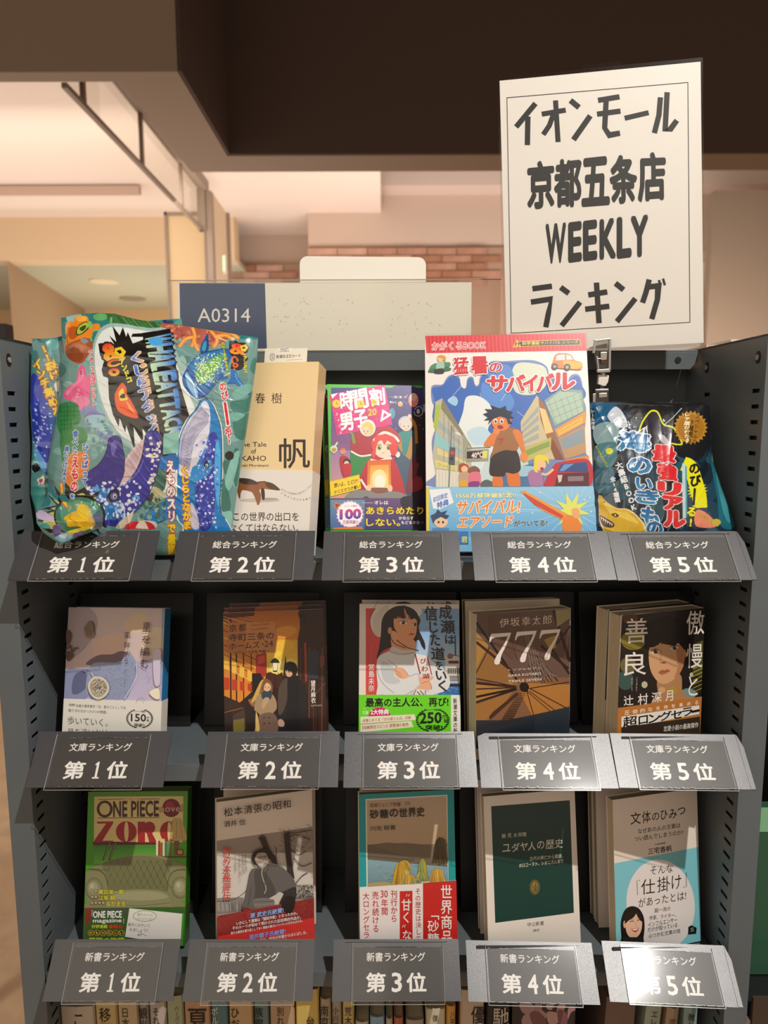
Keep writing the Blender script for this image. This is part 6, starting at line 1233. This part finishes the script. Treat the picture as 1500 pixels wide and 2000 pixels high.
def artbag5():
    a=Art(1120,640,3.9211); a.r(80,500,1500,2100,'1c3446'); a.g([80,560,1500,560,1500,1500,80,1500],'0e2a3c','26485a')
    spots(a,80,100,560,1250,1600,40,130,['14303f','1f4256','0e1c28','24505e','182a38'])
    a.b([380,570,1050,575,1080,800,980,1000,900,1010,780,960,700,760,520,740,400,640],'17171b'); a.b([120,580,330,600,300,700,180,740,120,700],'14587e')
    a.b([265,660,320,605,370,640,410,720,400,760,330,760,270,700],'c8d0da'); a.b([160,760,260,720,340,760,330,900,230,930,160,860],'8aa8ac'); a.b([180,900,320,880,330,1000,240,1100,160,1000],'52808a'); a.b([160,1100,300,1080,300,1240,180,1260],'3a6a7c')
    a.b([1050,1000,1110,1060,1180,1250,1240,1510,1130,1520,1100,1300],'1f6a7a'); a.b([1090,1120,1140,1180,1200,1480,1150,1420],'3f94a0')
    spots(a,80,330,680,700,800,2,7,['e8f0f4','9ab0bc','ffffff'])
    # yellow line drawing
    a.b([520,760,560,680,610,630,650,650,690,740,760,800,830,880,820,900,740,890,700,930,620,900,560,860],'2a2530')
    a.l([500,800,530,720,580,650,615,635,650,655,690,740,770,770,830,880,800,895,735,890,720,960],12,'dce02a',True); a.b([650,820,700,830,740,900,680,880],'b8b4bc')
    a.star(898,765,112,132,24,'b8862f'); a.e(898,765,100,102,'a8741f')
    a.tv('レア度がわかる',870,650,872,880,52,'fbe9b8',.03,ob=.08,oc='5a3a0a'); a.tv('スペシャルの',955,660,925,890,34,'3a2408',.02); a.tv('9種類&',912,700,890,890,34,'3a2408',.02)
    # blue-white title
    for ch,x,y,w,h in (('海',340,790,240,160),('の',420,990,170,130),('い',480,1150,120,90),('き',480,1240,170,110),('も',520,1370,130,150),('の',560,1480,120,120)): 
        a.tq(ch,(x+w*.05,y),(x+w,y+h*.12),(x+w*.98,y+h),(x,y+h*.88),'1f5f9a',.05,ob=.1,oc='e8eef2',c2='2a88b8')
    a.P([600,880,760,940,860,1520,720,1520],'1a1a1e')
    for ch,x,y,w,h in (('最',615,900,160,130),('強',650,1040,140,130),('リ',660,1180,150,110),('ア',690,1290,140,110),('ル',700,1400,150,130)):
        a.tq(ch,(x,y),(x+w,y+16),(x+w,y+h),(x,y+h-14),'d8242a',.07,ob=.11,oc='f0dcd8')
    a.tv('大集結BOOK',340,1030,470,1400,56,'e6ecee',.04,ob=.08,oc='16202a'); a.tv('全14種類',298,1140,340,1340,44,'e6ecee',.04,ob=.09,oc='16202a')
    a.l([840,1040,900,1080,960,1280,970,1380],110,'e8e41a',True); a.star(950,1250,50,80,18,'e8e41a')
    a.tv('のび',925,1030,935,1220,90,'1a1a14',.05); a.l([930,1230,920,1360],18,'1a1a14',True); a.tv('る!',910,1370,895,1530,80,'e8e41a',.05,ob=.12,oc='1a1a14')
    a.l([845,1040,850,1460],26,'b8d8d8',True); a.l([862,1060,866,1440],12,'5a9aa8',True); a.b([940,1400,1020,1420,1100,1520,940,1520],'e88a6a')
    a.tv('クリスタルシルバー',170,905,262,1070,24,'dce02a',.03,ob=.1,oc='16202a'); a.e(275,945,28,24,'dce02a'); a.t('クリスタル',965,1420,1110,1500,26,'dce02a',.03,ob=.1,oc='16202a'); a.e(1095,1490,34,26,'c8b83a')
    a.r(128,620,160,700,'16202a'); a.tv('シール付き',145,625,150,780,30,'e6ecee',.03)
    # yellow shark
    a.b([190,1300,210,1285,250,1330,330,1380,420,1390,500,1450,560,1540,560,1700,300,1700,230,1560,200,1480,195,1400],'e8dcb0'); a.b([195,1300,215,1290,250,1335,330,1385,410,1395,490,1455,540,1540,540,1700,300,1700,240,1560,205,1470,198,1400],'e0b428'); a.b([230,1330,330,1400,420,1420,500,1500,380,1460,280,1420],'f2d45a')
    a.b([200,1440,250,1460,310,1500,300,1530,230,1520],'4a2a14'); 
    for i in range(6): a.P([208+i*16,1446+i*10,222+i*16,1454+i*10,212+i*16,1476+i*9],'f6f0e0'); 
    a.b([290,1430,320,1420,350,1440,320,1452],'5a2a0a'); a.e(320,1436,7,8,'f0d84a'); a.e(236,1335,7,5,'3a2408',40)
    # gloss on a pouch crease, painted in as a pale highlight line
    a.l([700,740,760,690,830,615],5,'cfd6da')
    return a
# bag planes lean back on the stands
mwA=frame((-.25,.693,CZ-.10),7,0,0)
def pullA(X,Y):
    k=np.clip((Y-965)/55,0,1)*np.clip((215-X)/45,0,1); k=k*k*(3-2*k); return k*.040
bag('snack_bag','large glossy teal bag with whales and black spiky logo, front of the first top slot',
    [(119,621),(150,614),(190,611),(225,613),(262,623),(300,629),(350,634),(400,643),(450,651),(504,659)],
    [(72,1022),(84,1040),(118,1064),(150,1050),(190,1034),(206,1060),(240,1084),(345,1085),(400,1084),(446,1082)],
    [(119,621),(121,660),(123,690),(114,716),(117,760),(112,805),(104,840),(97,880),(92,920),(97,955),(84,985),(70,1003),(72,1022)],
    [(504,659),(503,690),(494,760),(482,840),(468,930),(455,1020),(446,1082)],mwA,artbag1(),.020,560,600,'snack bags in the first top slot',pullA,1.2,3,.006)
mwB=frame((-.30,.722,CZ-.10),4,16,0)
bag('snack_bag','teal blue-whale bag peeping out left behind the large front bag',
    [(62.5,661),(90,662),(125,656),(240,650),(320,640)],[(72,1020),(150,1045),(300,1058)],
    [(62.5,661),(62,690),(60,740),(59,795),(63,860),(60,940),(60,965),(70,1000),(72,1020)],[(320,640),(310,850),(300,1058)],mwB,artbag2(),.008,130,190,'snack bags in the first top slot',None,1.4,5,.006)
def artbag3():
    a=Art(290,610,6.25); a.r(-900,60,500,1200,'1f8f86'); a.P([180,90,320,90,330,160,160,150],'3a2a6a'); a.l([250,90,270,160],8,'c8d0d0'); a.l([280,90,300,160],6,'c8d0d0'); a.r(310,80,420,200,'22958a'); a.b([-400,100,0,100,100,300,-300,300],'5aa8a0'); return a
mwC=frame((-.25,.765,CZ-.08),8,0,0)
bag('snack_bag','teal bag at the back, only a corner showing beside the A0314 sign',[(150,640),(250,630),(354,622)],[(170,1000),(250,1000),(340,1000)],[(150,640),(170,1000)],[(354,622),(357,640),(340,1000)],mwC,artbag3(),.004,60,80,'snack bags in the first top slot',None,.6,8,.006)
mwD=frame((.28,.712,CZ-.10),17,0,0)
bag('snack_bag','dark navy shark bag with yellow shark and red lettering in the fifth top slot',
    [(1151,786),(1180,785),(1217,783),(1290,786),(1340,787),(1376,786),(1386,793)],[(1158,1080),(1250,1080),(1340,1080),(1438,1080)],
    [(1151,786),(1153,850),(1156,950),(1158,1080)],[(1386,793),(1388,850),(1391,897),(1402,930),(1410,955),(1425,990),(1436,1025),(1438,1080)],mwD,artbag5(),.022,420,450,None,None,1.3,11)
# ================================================================== SIGNS ON TOP
mw=frame((.1354,.8075,CZ+.0696),3.92,-6.11,2.34); mw=frame((.1311,.7817,CZ+.0674),3.92,-6.11,2.34); sg=empty('ranking_sign',mw); tag(sg,'large white laminated paper sign with black lettering WEEKLY, above the rack','sign')
SW,SH=.2091,.2933
bevel(MB().box(0,0,0,SW,.0004,SH).obj('laminate_sheet',M['clear2'],sg),.0002,1); MB().box(.0025,.0010,.0035,SW-.0022,.0014,SH-.004).obj('paper',mat('sign_paper','f1ece6',.5),sg)
MB().box(0,.0015,0,SW,.0019,SH).obj('laminate_back',M['clear2'],sg)
a=Art(750,0,2); K='0c0a09'
a.l([480,382,1188,322],3.4,K); a.l([480,381,497,1302],3,K); a.l([1187,322,1195,1259],3.2,K); a.l([497,1302,1195,1259],3,K)
def st(w,*ls):
    for f in ls: a.l(f,w,K)
st(21,[592,404,562,440,516,496],[562,455,560,567])                                # イ
st(20,[616,446,710,430],[670,392,680,555],[664,440,646,490,622,526])              # オ
st(22,[728,392,762,420],[806,452,740,546])                                        # ン
st(21,[836,392,920,378],[832,446,924,434],[868,388,862,500,880,528,922,520])      # モ
st(20,[940,462,1034,440])                                                          # ー
st(21,[1080,380,1074,450,1056,520],[1106,360,1098,512,1118,506,1144,470])         # ル
for ch,q in (('京',((562,640),(660,630),(662,805),(564,812))),('都',((668,632),(768,622),(768,800),(668,806))),('五',((776,628),(874,618),(878,792),(776,800))),('条',((884,615),(984,610),(986,786),(886,792))),('店',((994,604),(1096,600),(1098,776),(996,784)))):
    a.tq(ch,*q,K,.042)
for ch,x0,x1,y0,y1 in (('W',634,708,884,1024),('E',724,768,878,1018),('E',782,828,872,1012),('K',846,902,866,1006),('L',914,962,858,1002),('Y',968,1028,854,998)): a.tq(ch,(x0,y0),(x1,y0-6),(x1,y1-6),(x0,y1),K,.045)
st(21,[580,1128,656,1118],[574,1180,652,1168,642,1225,632,1278]); st(21,[690,1122,722,1146],[766,1180,694,1272]); st(21,[798,1152,872,1140],[786,1208,880,1196],[830,1104,840,1262]); st(21,[904,1106,936,1132],[982,1166,910,1256]); st(21,[1036,1092,1024,1140,1010,1182],[1024,1122,1072,1116,1068,1170,1046,1246]); st(9,[1074,1094,1080,1118],[1090,1088,1097,1114])
a.overlay('lettering',M['printm'],sg,uvmap(mw,.0009),(0,0,SW,SH),-.00095,3e-6)
MB().box(.088,.0005,SH-.004,.128,.0010,SH+.0035).obj('hanger_tab',M['clear'],sg)
# swivel clip holding the sign
Yc=.776
def W3(px,py,Y=Yc): return atY(px,py,Y)
cl=empty('swivel_clip',loc=W3(1178,700)); tag(cl,'clear plastic swivel clip gripping the white sign beside the comic','clip')
def cquad(pts,Y,th,name,m,parent=cl):
    P=[W3(x,y,Y) for x,y in pts]; o=cl.location; poly=[(p.x-o.x,p.z-o.z) for p in P]
    return bevel(MB().prism(poly,Y-o.y,Y-o.y+th,'y').obj(name,m,parent),.0005,2)
cquad([(1162,664),(1193,660),(1194,668),(1193,700),(1189,727),(1166,726),(1160,690)],0.766,.0025,'jaw',M['clip']); cquad([(1163,700),(1192,698),(1190,727),(1168,727)],0.770,.004,'body',M['clip'])
for p_ in ([(1160,664),(1193,660),(1193,664),(1163,668)],[(1158,690),(1162,664),(1165,666),(1162,690)],[(1190,662),(1194,661),(1193,724),(1189,724)],[(1165,696),(1168,696),(1171,724),(1168,724)],[(1166,722),(1192,720),(1192,727),(1167,728)]): cquad(p_,0.764,.004,'rib',M['edge'])
cquad([(1173,688),(1186,687),(1185,703),(1174,704)],0.763,.002,'spring',M['chrome']); cquad([(1174,704),(1184,703),(1183,710),(1174,710)],0.764,.002,'spring_hook',mat('bronze_spring','7a4a34',.4,metal=.6))
cquad([(1176,727),(1182,727),(1183,736),(1186,731),(1190,734),(1188,746),(1183,754),(1178,754),(1168,750),(1170,731),(1176,733)],0.768,.006,'ball_joint',M['whiteplastic']); cquad([(1172,754),(1180,754),(1180,762),(1172,762)],0.770,.004,'stem',M['clip'])
cquad([(1162,760),(1189,759),(1190,790),(1160,790)],0.771,.006,'lower_clip',M['clip']); cquad([(1170,768),(1186,767),(1186,776),(1170,777)],0.769,.002,'lower_spring',M['chrome'])
for p_ in ([(1164,760),(1189,759),(1189,763),(1164,764)],[(1158,769),(1164,768),(1163,790),(1158,790)]): cquad(p_,0.769,.004,'lower_rib',M['edge'])
# A0314 holder
Yh=.835; q0=atY(330,548,Yh); q1=atY(978,551,Yh); zb_=CZ+.0775
hd=empty('shelf_code_holder',loc=(q0.x,Yh,zb_)); tag(hd,'clear acrylic sign holder on the rack top with blue A0314 card','sign holder'); w=q1.x-q0.x; h_=q0.z-zb_
MB().box(0,-.0035,0,w,-.0020,h_).obj('front_sheet',M['clear2'],hd); MB().box(0,.0015,0,w,.003,h_).obj('back_sheet',M['clear2'],hd); MB().box(0,-.0036,h_-.0008,w,-.0019,h_).box(0,-.0036,0,.0008,-.0019,h_).obj('edge',mat('dull_acrylic_edge','a89a8a',.3),hd)
MB().box(0,-.0035,-.0005,w,.012,.0012).obj('base',M['clear2'],hd)
x0=atY(348,553,Yh).x-q0.x; x1=atY(921,555,Yh).x-q0.x
MB().box(x0,-.0012,.002,x1,-.0006,h_-.003).obj('paper_card',mat('ivory_card','f0ecdc',.55),hd)
ka=Art(300,480,2.1429); ka.r(100,150,110,440,'f4f0e4'); ka.P([108,157,466,157,474,430,114,430],'34496e'); ka.t('A0314',184,262,404,262,58,'f2f0ea',.0)
for q in range(70): x=random.choice([620,770,1165,540,1010,1095,660])+random.gauss(0,26); y=random.choice([300,230,240,310,300,330,370])+random.gauss(0,16); ka.l([x,y,x+random.uniform(-7,7),y+random.uniform(-7,7)],1.2,'8f8a78')
hdw=Matrix.Translation((q0.x,Yh,zb_)); ka.overlay('card_print',M['printm'],hd,uvmap(hdw,-.0014),(0,0,w,h_-.003),.0014)
# tab card behind
tb=empty('tab_card',loc=(atY(585,500,.845).x,.845,CZ+.0775)); tag(tb,'plain ivory card with rounded corners standing behind the A0314 holder','card')
w=atY(832,500,.845).x-atY(585,500,.845).x; h_=atY(700,500,.845).z-CZ-.0775; r_=.009
pts=[(0,0),(w,0)]+[(w-r_+r_*math.cos(t),h_-r_-.0015+r_*math.sin(t)) for t in [k*math.pi/12 for k in range(7)]]+[(r_+r_*math.cos(t),h_-r_+r_*math.sin(t)) for t in [math.pi/2+k*math.pi/12 for k in range(7)]]
MB().prism(pts,0,.0008,'y').obj('sheet',mat('ivory_board','f3efe2',.55),tb)
# ================================================================== UPRIGHT BOOKS, LOWEST SHELF
M['jk']={}
SP=[(117.6,184.8,1967,'c9bba6','こ',154,28,'2a2420'),(186,229,1958,'cdb57a','移民の',206,26,'2a2018'),(230,271,1958,'c8b08a','日本人',245,18,'5a4a34'),(272,290.5,1958,'a39c92','観光を',280,20,'221e1c'),(291.6,325,1958,'b8aca0','それはどこ',305,15,'2a2624'),(326,359,1946,'a9b08c','ハーバード',346,9,'4a5038'),(360,411.6,1957,'c39a76','夏目',386,46,'2a1a14'),(412.5,446,1957,'5a7c80','ポルトガル',420,15,'dfe4dc'),(447,495,1957,'c8a878','ひだまり',459,20,'3a2c20'),(496.5,526,1957,'6f8684','族館飼育',506,19,'18221f'),(527,576,1957,'bfa07e','別れを告げ',548,16,'4a3c30'),(577.6,624,1934,'d8be6a','台湾の',606,20,'4a3a20'),(625.6,647.5,1952,'b5a288','南京事件',634,19,'2c241c'),(648.5,668,1957,'b0a08c','小川哲',656,13,'2c241c'),(669,692.5,1957,'d2b978','荒木飛',680,16,'3a2c1c'),(694,721,1997,'c8bca8','',0,0,''),(722.5,752,1987,'8fb0c4','SF',736,14,'2a3a4a'),(754,768,1991,'c8bca8','',0,0,''),(769.5,789,1989,'b86a44','ル',780,12,'e8dccb'),(793,829,1993,'a89c88','',0,0,''),(832,871,1972,'cfc7ac','復',850,12,'4a4a3a'),(872,891,1966,'d8a04a','八平',884,12,'2a4a2a'),(899,947,1935,'c8b29a','優生学',934,32,'221a16'),(950,998,1957,'221c1c','馳星周',978,36,'cfc4b4')]
YS=.700
for i,(x0,x1,yt,c,tx,tx0,tw,tc) in enumerate(SP):
    p0=atY(x0,1995,YS); p1=atY(x1,1995,YS); w=p1.x-p0.x-.0006; zt_=atY((x0+x1)/2,yt,YS).z; z0=CZ-.8994; hh=zt_-z0
    if tx=='' or yt<1960: pass
    o=empty('book',loc=(p0.x,YS,z0)); 
    nm={'':'blank-spined'}.get(tx,'with %s on its spine'%tx)
    cn={'c9bba6':'beige','cdb57a':'mustard','c8b08a':'sand','a39c92':'grey','b8aca0':'pale grey','a9b08c':'sage green','c39a76':'tan','5a7c80':'teal','c8a878':'ochre','6f8684':'grey-teal','bfa07e':'light brown','d8be6a':'yellow','b5a288':'greyish tan','b0a08c':'stone grey','d2b978':'straw yellow','c8bca8':'cream','8fb0c4':'light blue','b86a44':'rust','a89c88':'taupe','cfc7ac':'ivory','d8a04a':'orange','c8b29a':'pinkish beige','221c1c':'black'}[c]
    extra={15:', left of the light blue SF book',17:', between the SF and rust books',19:', right of the rust book'}.get(i,'')
    tag(o,'%s upright book %s%s on lowest shelf'%(cn,nm,extra),'book','upright books on the lowest shelf')
    D_=.13; prof=[(0,D_),(0,.004),(.0015,.0012),(w*.5,0),(w-.0015,.0012),(w,.004),(w,D_),(w-.0008,D_),(w-.0008,.004),(w*.5,.0012),(.0008,.004),(.0008,D_)]
    MB().prism(prof,0,hh,'z').obj('cover',mat('spine_jacket_%d'%i,c,.5,coat=.15),o); MB().box(.001,.003,.002,w-.001,D_-.003,hh-.003).obj('pages',M['pages'],o)
    if tx:
        ka=Art(0,0,1); S=1e4; cw=tw/1384*.96*S*.74*1.0; cx=(atY(tx0,1995,YS).x-p0.x)*S; n=len(tx); y0=max(.006,(zt_-atY(tx0,max(yt+6,1964) if tx not in('台湾の',) else 1985,YS).z))*S
        ka.tv(tx,cx,y0,cx,y0+cw*1.12*n*1.25,cw,tc,.006)
        ka.overlay('spine_lettering',M['printm'],o,lambda P:np.column_stack([P[:,0]/S,hh-P[:,1]/S]),(0,0,w,hh),.0003)
# rose-pattern faced book
p0=atY(1000,1995,.70); p1=atY(1123,1995,.70)
o=empty('rose_cover_book',loc=(p0.x,.70,CZ-.8994)); tag(o,'dark book faced out with dusky pink petal pattern on the lowest shelf','book'); w=p1.x-p0.x; hh=atY(1060,1952,.70).z-CZ+.90
cv=MB().box(0,0,0,w,.018,hh).obj('cover',mat('rose_jacket','221e1e',.4,coat=.3),o); ka=Art(900,1900,4.167)
for f in ([480,250,560,240,600,290,560,340,500,320],[600,260,660,250,650,330,610,380],[700,250,760,240,740,300,700,290],[800,250,850,260,820,330,780,320],[880,280,960,290,900,320,870,380],[520,340,640,350,680,400,600,430,500,420],[700,320,790,330,800,400,720,420],[640,300,700,340,660,400]): ka.b(f,random.choice(['b08a8a','a87c80','c09a98']))
for f in ([560,330,640,320,700,410,600,430],[790,300,860,330,860,430,800,420]): ka.b(f,'7a4a50')
ka.overlay('cover_print',M['print'],cv,uvmap(Matrix.Translation(o.location)),(0,0,w,hh),.0001)
# brown tilted book and leaning pale one
def lean(name,label,x0,x1,yt,c,ang,tx='',tc='2a2a2a',D_=.12,Y=.70):
    p0=atY(x0,1995,Y); p1=atY(x1,1995,Y); zt_=atY((x0+x1)/2,yt,Y).z; hh=(zt_-(CZ-.90))/math.cos(math.radians(ang)); w=(p1.x-p0.x)*math.cos(math.radians(ang))-.001
    # hinge so that the spine passes the measured place near its top
    m=Matrix.Translation((p0.x-math.sin(math.radians(ang))*hh*.93,Y,CZ-.90+.0012+(w*math.sin(math.radians(-ang)) if ang<0 else 0)))@Matrix.Rotation(math.radians(ang),4,'Y')
    o=empty(name,m); tag(o,label,'book'); MB().prism([(0,D_),(0,.003),(w*.5,0),(w,.003),(w,D_)],0,hh,'z').obj('cover',mat('jacket_'+name,c,.5,coat=.2),o)
    if tx:
        ka=Art(0,0,1);S=1e4; ka.tv(tx,w*.5*S,.012*S,w*.5*S,.012*S+len(tx)*.0095*S,.008*S,tc,.006); ka.overlay('spine_lettering',M['printm'],o,lambda P:np.column_stack([P[:,0]/S,hh-P[:,1]/S]),(0,0,w,hh),.0004)
    return o
lean('brown_book','plain brown book at the right end of the lowest shelf',1184,1243,1953,'7a6254',2)
lean('pale_green_book','pale green book leaning at the right of the lowest shelf',1262,1294,1955,'a9b5a2',4,'エレガンス','3a423a')
lean('red_detail_book','brown and cream book beside the leaning pale green one',1302,1327,1972,'b09878',3,'恋ぶ','8a2a20')
lean('pale_teal_book','narrow pale teal book standing alone at the far right',1337,1365,1962,'8fa8a6',0,'赦しの','20282a')
# ================================================================== NEIGHBOURING RACK, RIGHT
nr=empty('neighbour_rack',loc=(.3860,YF,0)); tag(nr,'neighbouring dark rack just right of the main rack','rack')
for z_,nm in ((CZ-.615,'shelf'),(CZ-.25,'shelf')): bevel(MB().box(.0,.0,z_-.018,.42,.17,z_).obj(nm,M['steel_dark'],nr))
MB().box(0,.172,0,.42,.175,CZ-.16).obj('back_panel',M['steel_dark'],nr); MB().box(.41,0,0,.42,.175,CZ-.16).obj('side_panel',M['steel_dark'],nr); MB().box(0,-.004,CZ-.645,.42,-.0005,CZ-.603).obj('price_rail',mat('brown_rail','4a3a30',.5),nr)
gb_=empty('green_book',loc=(.400,.715,CZ-.613)); tag(gb_,'large dark green picture book faced out on the neighbouring rack','book')
cv=MB().box(0,0,0,.17,.012,.198).obj('cover',mat('green_jacket','35604a',.4,coat=.3),gb_); MB().box(.0,-.0002,.170,.17,-.00005,.198).obj('cover_print',mat('light_green_print','8cc89a',.4,coat=.3),cv)
rb=empty('red_title_book',frame((.392,.66,CZ-.90),18,-12,0)); tag(rb,'white book with red handwritten title below the green picture book','book')
mwr=rb.matrix_world; cv=MB().box(0,0,0,.16,.012,.262).obj('cover',mat('white_pink_jacket','e6d6cc',.5),rb); ka=Art(1380,1540,4.35); ka.l([450,1858,510,1830,495,1880,462,1905],9,'b03a30',True); ka.l([372,1900,385,1940],12,'b03a30'); ka.l([505,1960,520,1950],8,'b03a30')
ka.overlay('cover_print',M['printm'],cv,uvmap(mwr),(0,0,.16,.262),.0001)
# things on racks further back
p=atY(1380,676,1.35); o=empty('far_book_stack',loc=p); tag(o,'white books with red printed ends lying beyond the right side panel','books')
q=atY(1470,668,1.35); MB().box(0,0,-.3,q.x-p.x+.05,.15,.002).obj('lower_book',mat('white_cover_far','eadfd6',.5),o); MB().box(.045,0,.003,q.x-p.x+.05,.15,.012).obj('upper_book',mat('white_cover_far2','efe6de',.5),o)
for x_ in (.003,.018,.05): MB().box(x_,-.001,-.012,x_+.007,0,.0).obj('red_mark',mat('red_mark_%d'%int(x_*1000),'c03040',.5),o)
p=atY(0,664,1.6); o=empty('display_board',loc=(p.x-.3,1.6,0)); tag(o,'dark red display board at the far left edge behind the rack','display board'); w_=.3+(atY(12,650,1.6).x-p.x); MB().box(0,0,CZ-.25,w_,.03,p.z).box(.05,.005,0,.08,.025,CZ-.25).obj('board',mat('dark_red_board','8f2a28',.5),o); MB().box(0,-.002,p.z,w_,.032,atY(0,632,1.6).z).obj('black_cap',mat('black_cap','1c1614',.5),o)
